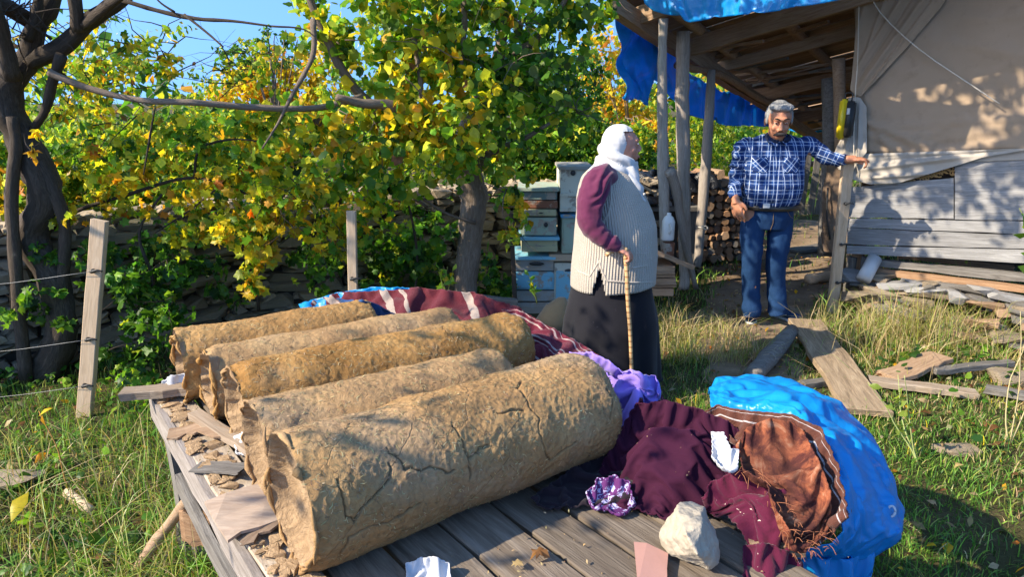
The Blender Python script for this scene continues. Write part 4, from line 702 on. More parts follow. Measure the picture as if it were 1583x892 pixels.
def mudlog(a0, a1, bL, bR, rL, rR, n, m, label, seed, cracks=(), straw=1200, rim=.018, dz=0.):
    c0 = PA(a0, bL, ZT+rL*.96+dz); c1 = PA(a1, bR, ZT+rR*.96); ax = (c1-c0); L = ax.length; ax.normalize(); up = Vector((0, 0, 1)); sd = up.cross(ax).normalized(); up = ax.cross(sd)
    root = thing('log_hive', PA((a0+a1)/2, (bL+bR)/2, ZT), label, 'log hive', 'mud plastered log-shaped hives side by side on the platform')
    th = np.arange(m)/m*2*np.pi; s = np.linspace(0, L, n); S2, T2 = np.meshgrid(s, th, indexing='ij'); r = rL+(rR-rL)*S2/L
    e0 = np.clip(S2/.035, 0, 1); e1 = np.clip((L-S2)/.06, 0, 1); r = r*(.955+.045*np.sin(e0*np.pi/2))*(.72+.28*np.sqrt(1-(1-e1)**2))
    q = np.cos(T2)*np.array(tuple(up))[:, None, None]+np.sin(T2)*np.array(tuple(sd))[:, None, None]; q = q.transpose(1, 2, 0)
    P = np.array(tuple(c0))+S2[..., None]*np.array(tuple(ax))+r[..., None]*q; X = P.reshape(-1, 3)
    d = .009*fbm(X, 4.5, 2, seed)+.0022*fbm(X, 16, 3, seed+3)+.0016*(1-2*np.abs(pn(X*38+seed)))+.0016*pn(X*90+seed)
    nr = np.exp(-S2.ravel()/.03)+.6*np.exp(-(L-S2.ravel())/.05); d = d+nr*rim*fbm(X, 13, 3, seed+9); crack = np.zeros(len(X))
    if cracks:
        SL = S2.ravel(); TL = T2.ravel(); jit = .007*fbm(X, 30, 2, 2.)
        for pl in cracks:
            U = []
            for x, y in pl:      # where the sight line meets this cylinder
                dd = ray(x, y); o = CAM-c0; rm = rL
                A2 = dd-ax*dd.dot(ax); o2 = o-ax*o.dot(ax); qa, qb, qc = A2.dot(A2), 2*A2.dot(o2), o2.dot(o2)-rm*rm; ds = qb*qb-4*qa*qc
                t0 = (-qb-math.sqrt(max(ds, 0)))/2/qa; h = o+dd*t0; U.append((h.dot(ax), math.atan2((h-ax*h.dot(ax)).dot(sd), (h-ax*h.dot(ax)).dot(up)) % (2*math.pi)))
            wid = .0019*rnd.uniform(.7, 1.5)
            for (sa, ta), (sb, tb) in zip(U[:-1], U[1:]):
                ex, ey = sb-sa, (tb-ta)*rL; px_, py_ = SL-sa+jit, (TL-ta)*rL+jit; tt = np.clip((px_*ex+py_*ey)/(ex*ex+ey*ey+1e-9), 0, 1); ds = np.hypot(px_-tt*ex, py_-tt*ey); crack = np.maximum(crack, np.exp(-(ds/wid)**2))
        d = d-.008*crack
    P = (X+d[:, None]*q.reshape(-1, 3)).reshape(P.shape); P[..., 2] = np.maximum(P[..., 2], ZT+.002)
    V = [P.reshape(-1, 3)]; Fc = [gridfaces(n, m, True)]; me_cr = [crack]
    body = link('body', mesh('body', V[0], Fc[0][:, ::-1], M_MUD, att=dict(crack=crack)), root)
    for end, row, sg, ins in ((0, P[0], 1, .045), (1, P[-1], -1, .004)):     # end discs: sunken and torn on the left, closed on the right
        cc = row.mean(0); K = [row]; fr = [.97, .93, .86, .7, .5, .3, .12]; dp = [.004, .02, .035, .042, .045, .04, .04] if end == 0 else [.002, .004, .006, .006, .006, .006, .006]
        for f_, dd in zip(fr, dp): R = cc+(row-cc)*f_+sg*dd*(ins/.045 if end == 0 else -1)*np.array(tuple(ax)); R = R+fbm(R, 16, 3, seed+20)[:, None]*np.array(tuple(ax))*(.010 if end == 0 else .004); K.append(R)
        K = np.array(K); Fq = gridfaces(len(K), m, True); Vc = np.concatenate([K.reshape(-1, 3), K[-1].mean(0)[None]]); Fl = [tuple(f) for f in (Fq if end == 0 else Fq[:, ::-1])]; o = (len(K)-1)*m
        Fl += [((o+(j+1) % m), o+j, len(Vc)-1)[::-1 if end == 0 else 1] for j in range(m)]; link('end_disc', mesh('end_disc', Vc, [f if end else f for f in Fl], M_MUD2), root)
    # chopped straw in the plaster
    i = RG.integers(0, len(X), straw); Pb = P.reshape(-1, 3)[i]; N = q.reshape(-1, 3)[i]; tdir = RG.normal(size=(straw, 3)); tdir -= N*(tdir*N).sum(1)[:, None]; tdir /= np.linalg.norm(tdir, axis=1)[:, None]; b2 = np.cross(N, tdir)
    ln = RG.uniform(.003, .010, straw)[:, None]; wd = RG.uniform(.0005, .0012, straw)[:, None]; cv = RG.normal(0, .35, (straw, 1))*ln; lift = RG.uniform(.0, .003, straw)[:, None]
    VV_ = np.stack([Pb-tdir*ln+N*lift*.3-b2*wd, Pb-tdir*ln+N*lift*.3+b2*wd, Pb+b2*(cv+wd)+N*(.0015+lift*.4), Pb+b2*(cv-wd)+N*(.0015+lift*.4), Pb+tdir*ln+N*lift], 1); fc = np.array([(0, 1, 2), (0, 2, 3), (3, 2, 4)])
    C = palette(dict(st=3, st2=3, tn=4), straw)*RG.uniform(.5, 1.15, (straw, 1)); o = link('straw', mesh('straw', VV_.reshape(-1, 3), (fc[None]+np.arange(straw)[:, None, None]*5).reshape(-1, 3), M_STRAW, False, col=np.repeat(C, 5, 0)), root); o['kind'] = 'stuff'
    # torn mud rim on the left end
    L_ = []
    for j in range(16):
        k = rnd.randrange(m); p = Vector(P[1][k]); nn = Vector(P[1][k]-P[1].mean(0)).normalized(); tg = ax.cross(nn); s_ = rnd.uniform(.015, .05)
        L_.append(tube_data([p-tg*s_-nn*.006, p-ax*rnd.uniform(.002, .012)+nn*rnd.uniform(-.004, .006), p+tg*s_-nn*.006], [.002, rnd.uniform(.004, .009), .002], seg=6, sub=3, rough=.5, seed=j))
    Vr, Fr, Ur = join_data(L_); o = link('rim_clods', mesh('rim', Vr, Fr, M_MUD), root); o['kind'] = 'stuff'
    return root
PAL['tn'] = (.38, .25, .12)
mudlog(.445, 1.385, 1.45, 1.44, .162, .160, 460, 480, 'large mud plastered log-shaped hive nearest the camera with long dark cracks', 11, CR1, 6000, .011)
mudlog(.47, 1.27, 1.775, 1.75, .142, .135, 220, 200, 'short mud log-shaped hive second from the camera, lower than its neighbours', 22, (), 4500, .022)
mudlog(.50, 1.56, 2.075, 2.04, .142, .134, 260, 200, 'long mud log-shaped hive in the middle with a pale torn right end', 33, (), 4500, .024)
mudlog(.49, 1.44, 2.36, 2.315, .130, .122, 200, 160, 'greyish mud log-shaped hive fourth from the camera, mostly hidden', 44, (), 2500, .03)
mudlog(.455, 1.20, 2.62, 2.58, .130, .128, 200, 160, 'short mud log-shaped hive farthest from the camera beside the blue cloth', 55, (), 2500, .03)
# ---- cloth materials
def plainweave(name, c1, c2, **k): return fabric(name, c1, c2, **k)
M_BURG = fabric('burgundy_velour', (.022, .004, .014), (.048, .009, .027), weave=220, sheen=.15, speck=(.30, .2, .12)); M_BURG.node_tree.nodes['Principled BSDF'].inputs['Sheen Tint'].default_value = (.5, .1, .3, 1)
M_DARK = fabric('black_cloth', (.012, .008, .012), (.022, .014, .02), sheen=.1)
M_MARO = fabric('maroon_knit', (.05, .005, .018), (.10, .011, .036), weave=160, st=.8, sheen=.15, speck=(.5, .4, .35))
M_LILAC = fabric('lilac_cloth', (.22, .14, .58), (.34, .24, .72), sheen=.2)
M_WHITE = fabric('white_cloth', (.40, .42, .46), (.54, .54, .55), sheen=.1)
M_NAVY = fabric('dark_blue_cloth', (.015, .05, .14), (.02, .08, .24), sheen=.1)
def striped(name, base, base2, stripe, sc, axis, wav=.06, th=.5):
    t = NT(name); uv = t.new('TexCoord').outputs['UV']; sp = t.new('SeparateXYZ'); t.lk(uv, sp.inputs[0]); v = t.coord('Object', rand=False); x = sp.outputs[axis]; x = t.math('ADD', x, t.math('MULTIPLY', t.math('SUBTRACT', t.noise(v, 7, 3, .5), .5), wav))
    w1 = t.math('SINE', t.math('MULTIPLY', x, sc)); w2 = t.math('SINE', t.math('MULTIPLY', x, sc*.27)); m = t.math('MULTIPLY', t.ramp(w1, [(th, 0.), (th+.06, 1.)]), t.ramp(w2, [(.45, 0.), (.5, 1.)]))
    c = t.mix(t.noise(v, 30, 4, .7), base, base2); c = t.mix(m, c, t.mix(t.noise(v, 120, 3, .6), stripe, tuple(q*.6 for q in stripe))); t.base(c, 1., .04); t.b.inputs['Sheen Weight'].default_value = .12; t.bump(t.noise(v, 150, 4, .7), .9, .006); return t.m
M_STR1 = striped('striped_blanket_wool', (.075, .012, .02), (.13, .026, .035), (.42, .34, .29), 85, 1, .03, .35); M_STR2 = striped('striped_blanket_wool', (.09, .012, .024), (.16, .025, .045), (.48, .36, .34), 70, 0, .16)
t = NT('orange_rug'); v = t.coord('Object', rand=False); n = t.noise(v, 14, 6, .7, 1.); c = t.ramp(n, [(.3, (.035, .012, .014)), (.46, (.09, .028, .022)), (.58, (.27, .085, .04)), (.72, (.42, .25, .16))]); c = t.mix(t.ramp(t.noise(v, 5, 4, .6), [(.45, 0.), (.62, .6)]), c, (.06, .025, .02)); wv = t.new('TexWave'); wv.inputs['Scale'].default_value = 210; wv.inputs['Distortion'].default_value = 8; t.lk(v, wv.inputs[0]); c = t.mix(.5, c, t.ramp(wv.outputs[1], [(0, .5), (1, 1.3)]), 'MULTIPLY'); t.base(c, .95, .1); t.bump(t.noise(v, 120, 4, .7), .6, .004); M_RUG = t.m
M_BRNB = striped('brown_striped_wool', (.05, .018, .015), (.15, .06, .04), (.55, .5, .5), 40, 0, .1, .82)
t = NT('floral_cloth'); v = t.coord('Object', rand=False); c = t.mix(t.ramp(t.vor(t.mix(.25, v, t.noise(v, 20, 3, .6)), 42), [(.32, 1.), (.4, 0.)], 'LINEAR'), (.10, .025, .12), (.42, .42, .62)); t.base(c, .9, .2); M_FLOR = t.m
def clothobj(name, label, cat, mat, top, bot, left=None, right=None, n=60, m=80, st=1.15, lumps=(), zt=ZT, amp=.02, ns=9, it=90, g=.00004, thick=.003, seed=1, bend=.5, edge=.3, fn=at, fold=(), raw=False):
    c = lambda L: [fn(*q) for q in L] if L else None
    P = coons(c(top), c(bot), n, m, c(left), c(right)); H = bumps(zt, [(*at(x, y, zt+hz*.8).xy, rx, ry, hz) for x, y, rx, ry, hz in lumps])
    P = cloth(P, st, H, it, g, bend, None, seed, amp, ns, edge=edge); return tag(link(name, sheet(P, mat, thick=thick)), label, cat)
LUMP = [(1060, 690, .17, .16, .15), (1190, 700, .17, .2, .17), (1180, 780, .12, .12, .10), (1130, 660, .16, .12, .13), (1250, 740, .12, .2, .14), (1000, 660, .12, .14, .14)]
clothobj('striped_blanket', 'burgundy blanket with cream bands heaped beyond the far ends of the hives', 'blanket', M_STR1, [(470, 470, .70), (520, 452, .76), (600, 448, .80), (660, 445, .83), (730, 452, .82), (800, 474, .80), (860, 515, .74)], [(560, 500, .66), (620, 520, .70), (690, 500, .74), (760, 495, .78), (800, 510, .76), (830, 560, .72)], n=60, m=120, st=1.16, amp=.03, ns=7, lumps=[(640, 470, .3, .15, .14), (760, 480, .2, .15, .14)], seed=2)
clothobj('striped_blanket', 'burgundy blanket end with wavy pink-white stripes between the middle hive and the woman', 'blanket', M_STR2, [(775, 478, .83), (800, 476, .86), (850, 505, .80), (905, 535, .76), (960, 572, .74), (1010, 600, .70), (1020, 625, .68)], [(800, 520, .72), (798, 575, .66), (840, 600, .66), (890, 610, .66), (950, 630, .66), (990, 660, .66)], n=60, m=110, st=1.13, amp=.02, ns=8, lumps=[(850, 540, .2, .14, .12), (940, 590, .2, .14, .1)], seed=3)
clothobj('blue_sheet', 'blue tarpaulin edge showing behind the farthest hive and striped blanket', 'tarpaulin', M_TARP, [(462, 470, .70), (520, 452, .76), (580, 443, .80), (650, 446, .80)], [(470, 490, .66), (530, 480, .68), (600, 470, .72), (650, 460, .74)], n=24, m=50, st=1.1, amp=.015, seed=4)
clothobj('navy_cloth', 'dark blue cloth tucked round the right end of the farthest hive', 'cloth', M_NAVY, [(520, 462, .86), (560, 464, .90), (585, 470, .86), (600, 480, .82)], [(560, 500, .76), (580, 500, .78), (600, 494, .76), (612, 486, .74)], n=24, m=30, st=1.12, amp=.01, seed=5)
clothobj('lilac_scarf', 'lilac scarf crumpled against the right end of the nearest hive', 'scarf', M_LILAC, [(935, 560, .82), (960, 578, .86), (985, 574, .90), (1012, 584, .86), (1018, 610, .82)], [(955, 690, .66), (965, 685, .68), (985, 665, .72), (1000, 640, .76), (1010, 618, .78)], n=50, m=40, st=1.30, amp=.03, ns=16, seed=6, lumps=[(985, 620, .05, .09, .2)])
clothobj('lilac_scarf', 'thin lilac edge of cloth over the far end of the nearest hive', 'scarf', M_LILAC, [(880, 545, .90), (915, 545, .92), (945, 560, .90), (965, 580, .86)], [(890, 556, .86), (925, 562, .86), (945, 575, .84), (958, 592, .82)], n=16, m=40, st=1.1, amp=.01, seed=16)
clothobj('maroon_bundle', 'small rolled bit of striped maroon wool beside the lilac scarf', 'blanket', M_STR2, [(995, 595, .78), (1012, 590, .80), (1022, 612, .76), (1060, 640, .74)], [(985, 640, .72), (1000, 640, .74), (1020, 650, .72), (1060, 660, .70)], n=24, m=30, st=1.2, amp=.02, seed=7)
clothobj('burgundy_cloth', 'large dark burgundy cloth heaped in the middle of the pile right of the nearest hive', 'cloth', M_BURG, [(955, 668, .76), (985, 625, .83), (1030, 618, .86), (1080, 632, .85), (1125, 650, .83), (1150, 672, .80)], [(925, 760, .65), (965, 782, .65), (1010, 795, .65), (1050, 806, .655), (1095, 780, .68), (1135, 735, .74)], left=[(955, 668, .76), (935, 710, .68), (920, 740, .65), (925, 760, .65)], n=90, m=110, st=1.27, amp=.035, ns=6, lumps=LUMP, seed=8)
clothobj('black_cloth', 'black cloth lying on the planks under the right end of the nearest hive', 'cloth', M_DARK, [(820, 770, .66), (870, 735, .67), (920, 700, .69), (970, 680, .72)], [(845, 785, .65), (900, 782, .65), (940, 778, .65), (985, 770, .66)], n=44, m=60, st=1.22, amp=.02, ns=12, seed=9)
clothobj('brown_blanket', 'dark brown striped blanket between the burgundy cloth and the blue tarpaulin', 'blanket', M_BRNB, [(1085, 638, .82), (1110, 626, .84), (1160, 634, .86), (1225, 640, .88), (1268, 660, .88), (1295, 715, .84), (1312, 800, .76)], [(1120, 665, .80), (1150, 690, .80), (1180, 720, .80), (1210, 740, .80), (1240, 780, .76), (1250, 810, .72), (1260, 850, .66)], n=50, m=110, st=1.15, amp=.025, ns=10, lumps=LUMP, seed=10)
clothobj('maroon_knit', 'maroon knitted cloth bunched at the front of the pile with its tail over the planks', 'cloth', M_MARO, [(1085, 770, .70), (1100, 745, .74), (1150, 720, .80), (1200, 745, .80), (1250, 770, .78), (1300, 800, .72)], [(1090, 780, .66), (1130, 820, .66), (1165, 858, .655), (1200, 868, .65), (1250, 856, .62), (1308, 830, .62)], n=70, m=100, st=1.24, amp=.04, ns=11, lumps=LUMP, seed=12)
clothobj('maroon_tail', 'maroon knitted end hanging off the front edge of the platform pile', 'cloth', M_MARO, [(1150, 845, .67), (1180, 838, .70), (1215, 850, .68), (1235, 866, .64)], [(1150, 905, .62), (1180, 925, .60), (1215, 930, .56), (1245, 915, .52)], n=40, m=40, st=1.3, amp=.03, ns=14, seed=13, zt=.50)
rug = clothobj('orange_rug', 'frayed orange and brown woven rug folded on top of the maroon cloth', 'rug', M_RUG, [(1142, 690, .84), (1155, 660, .88), (1190, 645, .90), (1225, 652, .89), (1242, 668, .87)], [(1222, 820, .76), (1232, 850, .70), (1245, 852, .70), (1262, 838, .72), (1285, 815, .72)], left=[(1142, 690, .84), (1150, 725, .83), (1185, 745, .82), (1200, 785, .79), (1222, 820, .76)], right=[(1242, 668, .87), (1268, 715, .85), (1285, 760, .80), (1285, 815, .72)], n=90, m=50, st=1.16, amp=.025, ns=12, lumps=LUMP, seed=14)
L_ = []
for j in range(80):
    x, y, z = rnd.choice([(1242, 848, .70), (1200, 780, .79), (1165, 735, .84), (1225, 820, .76), (1265, 835, .72)]); p = at(x+rnd.uniform(-22, 18), y+rnd.uniform(-16, 14), z+rnd.uniform(-.01, .02)); d = Vector((rnd.gauss(.2, .7), rnd.gauss(-.6, .6), rnd.gauss(-.3, .5)))*.022; L_.append(tube_data([p, p+d*.5+Vector((0, 0, .004)), p+d], [.0007], seg=4))
V, Fl, U = join_data(L_); o = link('fringe', mesh('fringe', V, Fl, plain('fringe', (.30, .12, .06), .9, .1)), rug); o['kind'] = 'stuff'
clothobj('white_lace', 'white lace cloth crumpled on the burgundy heap next to the orange rug', 'cloth', M_WHITE, [(1100, 668, .85), (1118, 668, .86), (1130, 690, .86), (1142, 695, .85)], [(1102, 705, .82), (1112, 718, .82), (1128, 728, .82), (1140, 725, .82)], n=40, m=40, st=1.2, amp=.012, ns=26, lumps=LUMP, seed=15, thick=.0015)
clothobj('floral_scarf', 'purple and white floral scarf crumpled on the planks', 'scarf', M_FLOR, [(908, 762, .67), (925, 740, .70), (950, 735, .71), (972, 745, .70)], [(918, 782, .65), (940, 790, .65), (962, 795, .65), (980, 778, .66)], n=44, m=48, st=1.35, amp=.03, ns=18, seed=17)
clothobj('white_rag', 'white crumpled tissue on the planks at the bottom of the picture', 'rag', M_WHITE, [(628, 872, .66), (650, 862, .68), (675, 860, .69), (694, 872, .67)], [(630, 905, .645), (655, 908, .65), (680, 908, .65), (696, 898, .65)], n=36, m=36, st=1.25, amp=.03, ns=26, thick=.0015, seed=18)
clothobj('white_rag', 'blue and white rag stuffed under the far left end of the farthest hive', 'rag', M_WHITE, [(250, 590, .69), (265, 580, .72), (285, 578, .72), (296, 588, .70)], [(250, 602, .66), (265, 606, .66), (285, 606, .66), (298, 600, .66)], n=24, m=24, st=1.3, amp=.02, ns=20, seed=19)
clothobj('white_rag', 'small pale scrap of cloth under the left end of the third hive', 'rag', M_WHITE, [(362, 675, .68), (375, 668, .70), (388, 676, .69)], [(366, 698, .66), (376, 702, .66), (388, 696, .66)], n=20, m=20, st=1.3, amp=.02, ns=20, seed=20)
# ---- the big blue tarpaulin over the pile's right edge
inner = [(1100, 640, 0.750), (1125, 640, 0.790), (1180, 642, 0.810), (1225, 655, 0.830), (1255, 672, 0.830), (1275, 705, 0.810), (1287, 745, 0.790), (1300, 790, 0.750), (1303, 822, 0.710), (1285, 842, 0.670), (1235, 856, 0.630)]
mid = [(1098, 612, 0.755), (1130, 606, 0.805), (1185, 616, 0.815), (1240, 634, 0.825), (1275, 668, 0.815), (1300, 712, 0.785), (1322, 760, 0.735), (1332, 800, 0.665), (1328, 832, 0.605), (1300, 852, 0.575), (1238, 864, 0.535)]
outer = [(1095, 606, .66), (1112, 584, .68), (1165, 578, .70), (1225, 592, .69), (1300, 628, .66), (1345, 680, .62), (1380, 740, .57), (1396, 790, .52), (1388, 832, .54), (1335, 858, .50), (1240, 868, .50)]
low = [(1098, 614, .60), (1115, 605, .58), (1165, 615, .56), (1225, 640, .52), (1290, 680, .50), (1330, 740, .46), (1355, 800, .44), (1368, 832, .42), (1355, 858, .42), (1310, 872, .42), (1240, 880, .42)]
R4 = [np.array([tuple(at(*q)) for q in L]) for L in (inner, mid, outer, low)]
def rs(p, k): d = np.r_[0, np.cumsum(np.linalg.norm(np.diff(p, axis=0), axis=1))]; t = np.linspace(0, d[-1], k); return np.stack([np.interp(t, d, p[:, i]) for i in range(3)], -1)
m_ = 220; R4 = [rs(p, m_) for p in R4]; P = []
for i, t_ in enumerate(np.linspace(0, 3, 96)):
    k = min(int(t_), 2); f_ = t_-k; e = [2*R4[0]-R4[1]]+R4+[2*R4[-1]-R4[-2]]; a, b, c, d = e[k], e[k+1], e[k+2], e[k+3]; P.append(.5*((2*b)+(-a+c)*f_+(2*a-5*b+4*c-d)*f_*f_+(-a+3*b-3*c+d)*f_**3))
P = np.array(P); P = cloth(P, 1.035, None, 60, .000008, .3, None, 21, .012, 6.5, edge=.7)
vv_, uu_ = np.meshgrid(np.linspace(0, 1, P.shape[0]), np.linspace(0, 1, P.shape[1]), indexing='ij'); Q_ = np.stack([uu_.ravel()*3.2, vv_.ravel()*7+uu_.ravel()*2, uu_.ravel()*0+1.7], -1); fl_ = (.3-np.abs(pn(Q_)))*.075*np.sin(np.pi*np.clip(vv_.ravel()*1.3, 0, 1)); X = P.reshape(-1, 3)
P = P+(fl_[:, None]*np.array([-.25, -.35, .9])).reshape(P.shape); P = P+((.014*(.35-np.abs(pn(X*np.array([3.5, 6, 3.5])+3)))+.012*(.35-np.abs(pn(X*11+9)))+.005*(.35-np.abs(pn(X*24+5))))[:, None]*np.array([-.3, -.3, 1.])).reshape(P.shape)
tp = tag(link('blue_tarp', sheet(P, M_TARP, thick=.002)), 'big glossy blue tarpaulin bulging round the right edge of the cloth pile', 'tarpaulin')
ge = at(1383, 791, .62); th = np.linspace(0, 2*np.pi, 17)
from mathutils.bvhtree import BVHTree
bt = BVHTree.FromPolygons([v.co for v in tp.data.vertices], [tuple(p.vertices) for p in tp.data.polygons]); hh_, nn_, _, _ = bt.ray_cast(CAM, ray(1378, 791).normalized())
if hh_ is not None:
    dd_ = (CAM-hh_).normalized(); sx_ = Vector((0, 0, 1)).cross(dd_).normalized(); uz_ = dd_.cross(sx_); ge = hh_+dd_*.004
    link('eyelet', mesh('eyelet', *tube_data([ge+sx_*(.009*math.cos(a))+uz_*(.014*math.sin(a)) for a in th], .0035, seg=6)[:2], M_STEEL), tp)
clothobj('blue_tarp_tail', 'crumpled blue plastic end under the tarpaulin at the bottom edge', 'tarpaulin', M_TARP, [(1235, 858, .56), (1270, 862, .54), (1310, 862, .52), (1350, 852, .5)], [(1230, 920, .40), (1270, 930, .40), (1300, 925, .40), (1345, 900, .42)], n=40, m=50, st=1.25, amp=.04, ns=12, zt=.2, seed=22)
# ---- rock, card, leaf, scraps on the platform
t = NT('pale_rock'); v = t.coord('Object', rand=False); t.base(t.mix(t.noise(v, 14, 7, .65), (.30, .25, .18), (.47, .42, .34)), .9, .2); t.bump(t.noise(v, 30, 7, .7), .7, .01)
bm = bmesh.new(); rc = at(1066, 838, .70)
PR = [(1020, 832, .67), (1030, 820, .70), (1048, 792, .76), (1062, 788, .75), (1092, 796, .74), (1086, 810, .77), (1112, 845, .70), (1115, 872, .655), (1098, 882, .645), (1070, 872, .645), (1035, 860, .645), (1022, 845, .65), (1060, 826, .765), (1078, 858, .73)]
for q in PR: bm.verts.new(at(*q)); bm.verts.new(at(*q)+Vector((.01, .05, -.01)))
h = bmesh.ops.convex_hull(bm, input=bm.verts[:]); bmesh.ops.delete(bm, geom=[v for v in bm.verts if not v.link_faces], context='VERTS'); bm.verts.index_update()
rv, rf = np.array([tuple(v.co) for v in bm.verts]), [tuple(v.index for v in f.verts) for f in bm.faces]; bm.free()
me = remesh([(rv, rf, np.zeros((len(rv), 2)))], 'rock', t.m, .0025, 5, disp=lambda V, N: .0045*fbm(V, 28, 4, 3)+.003*(np.abs(pn(V*18))-.3)); tag(link('rock', me), 'angular cream coloured rock on the planks in front of the burgundy cloth', 'rock')
def slab(name, pts, z, th, mat, label, cat, parent=None, seed=0):
    Pq = [at(x, y, z if len(q) == 0 else q[0]) for x, y, *q in pts]; n = len(Pq); V = [p for p in Pq]+[p-Vector((0, 0, th)) for p in Pq]; Fl = [tuple(range(n)), tuple(range(2*n-1, n-1, -1))]+[(i, i+n, (i+1) % n+n, (i+1) % n) for i in range(n)]
    return tag(link(name, mesh(name, V, Fl, mat, False), parent), label, cat)
slab('pink_card', [(980, 838, .656), (1000, 840, .66), (1033, 856, .655), (1031, 880, .652), (1032, 905, .65), (986, 905, .65)], .655, .003, plain('pink_card', (.34, .19, .16), .8, .2, .2), 'flat torn piece of pinkish card on the planks beside the rock', 'card')
slab('bark_sheet', [(316, 776, .672), (350, 762, .682), (398, 748, .678), (412, 768, .672), (436, 802, .665), (400, 815, .668), (372, 822, .668), (352, 836, .664), (332, 806, .668)], .67, .008, wood('card_wood', (.24, .17, .12), (.40, .31, .24), (.50, .42, .34), sc=(2, 5, 5), st=.4), 'flat brown sheet of board at the left edge of the platform', 'board')
slab('bark_scrap', [(300, 664, .668), (330, 657, .675), (368, 664, .675), (366, 673, .67), (330, 676, .668)], .67, .006, M_TAN, 'small curled bark scrap at the left edge of the platform', 'bark')
M_SPL = wood('split_plank_wood', (.20, .14, .09), (.38, .30, .22), (.52, .44, .35))
board('short_plank', at(190, 610, .675), at(300, 600, .675), .065, .03, M_SPL, None, jag=.8); o = bpy.data.objects[-1] if False else None
for o in COL.objects:
    if o.name == 'short_plank': tag(o, 'short split plank sticking out from the far left corner of the platform', 'plank')
tag(board('short_plank', at(1160, 850, .655), at(1238, 842, .655), .05, .04, M_TAN, None), 'pale plank end poking out under the maroon cloth', 'plank')
tag(board('short_plank', at(300, 640, .665), at(395, 700, .665), .05, .02, M_SPL, None, jag=.7), 'thin weathered batten lying under the left hive ends', 'plank')
for (lx, ly), ls_, lc, ll in (((835, 872), .07, 'br', 'larger curled brown dry leaf on the planks at the bottom'), ((800, 880), .05, 'st2', 'smaller tan dry leaf on the planks beside the brown one')): tag(link('dry_leaf', leafmesh('dry_leaf', np.array([tuple(at(lx, ly, .655))]), np.array([ls_]), np.array([PAL[lc]])*1.6, 'lobed', np.eye(3)[None])), ll, 'leaf')
CV, CF, co = [], [], 0; cme = [rock_mesh(700+i, M_MUD, 12, .5, ex=1.6) for i in range(6)]
for i in range(150):
    a, b = .385+abs(rnd.gauss(0, .035)), rnd.uniform(.95, 2.75); me = cme[i % 6]; sc = rnd.uniform(.012, .045); M = Matrix.Translation(PA(a, b, ZT+.004)) @ Matrix.Rotation(rnd.uniform(0, 6), 4, 'Z') @ Matrix.Diagonal((sc*1.5, sc, sc*.35, 1)); CV += [tuple(M@v.co) for v in me.vertices]; CF += [tuple(q+co for q in f.vertices) for f in me.polygons]; co = len(CV)
tag(link('mud_clods', mesh('clods', np.array(CV), CF, M_MUD2, False)), 'flat dried mud clods dropped along the left edge of the platform', 'mud', kind='stuff')
for q, ln_, wd_, an, mt_, lb in ((2.30, .14, .07, .5, M_TAN, 'ragged bark flake beside the left end of the fourth hive'), (1.98, .17, .06, -.3, M_GREY, 'grey bark flake beside the left end of the middle hive'), (1.62, .13, .08, .9, M_SPL0, 'brown board flake beside the second hive\'s left end'), (1.18, .16, .09, .2, M_GREY, 'grey bark flake at the near left corner of the platform')):
    c0_ = PA(.415, q, ZT+.014); dv = Vector((math.cos(an), math.sin(an), .05))*ln_/2; tag(board('bark_flake', c0_-dv, c0_+dv, wd_, .007, mt_, None, jag=1.2, nx=6, warp=.006), lb, 'bark')
# crumbs of mud and straw over the planks' left ends
nC = 700; a = .37+np.abs(RG.normal(0, .05, nC)); b = RG.uniform(.9, 2.75, nC); x2 = RG.uniform(.4, 1.6, 300); a = np.r_[a, x2]; b = np.r_[b, RG.uniform(.6, 1.25, 300)]; Pc = np.stack([.8*a-.6*b, .6*a+.8*b, np.full(len(a), ZT+.004)], -1)
cr_ = link('crumbs', leafmesh('crumbs', Pc, RG.uniform(.003, .010, len(a)), palette(dict(tn=5, st2=5), len(a))*.9, 'oval', rots(len(a), 0), M_STRAW)); tag(cr_, 'crumbs of mud and straw strewn along the left edge of the platform', 'crumbs', kind='stuff')
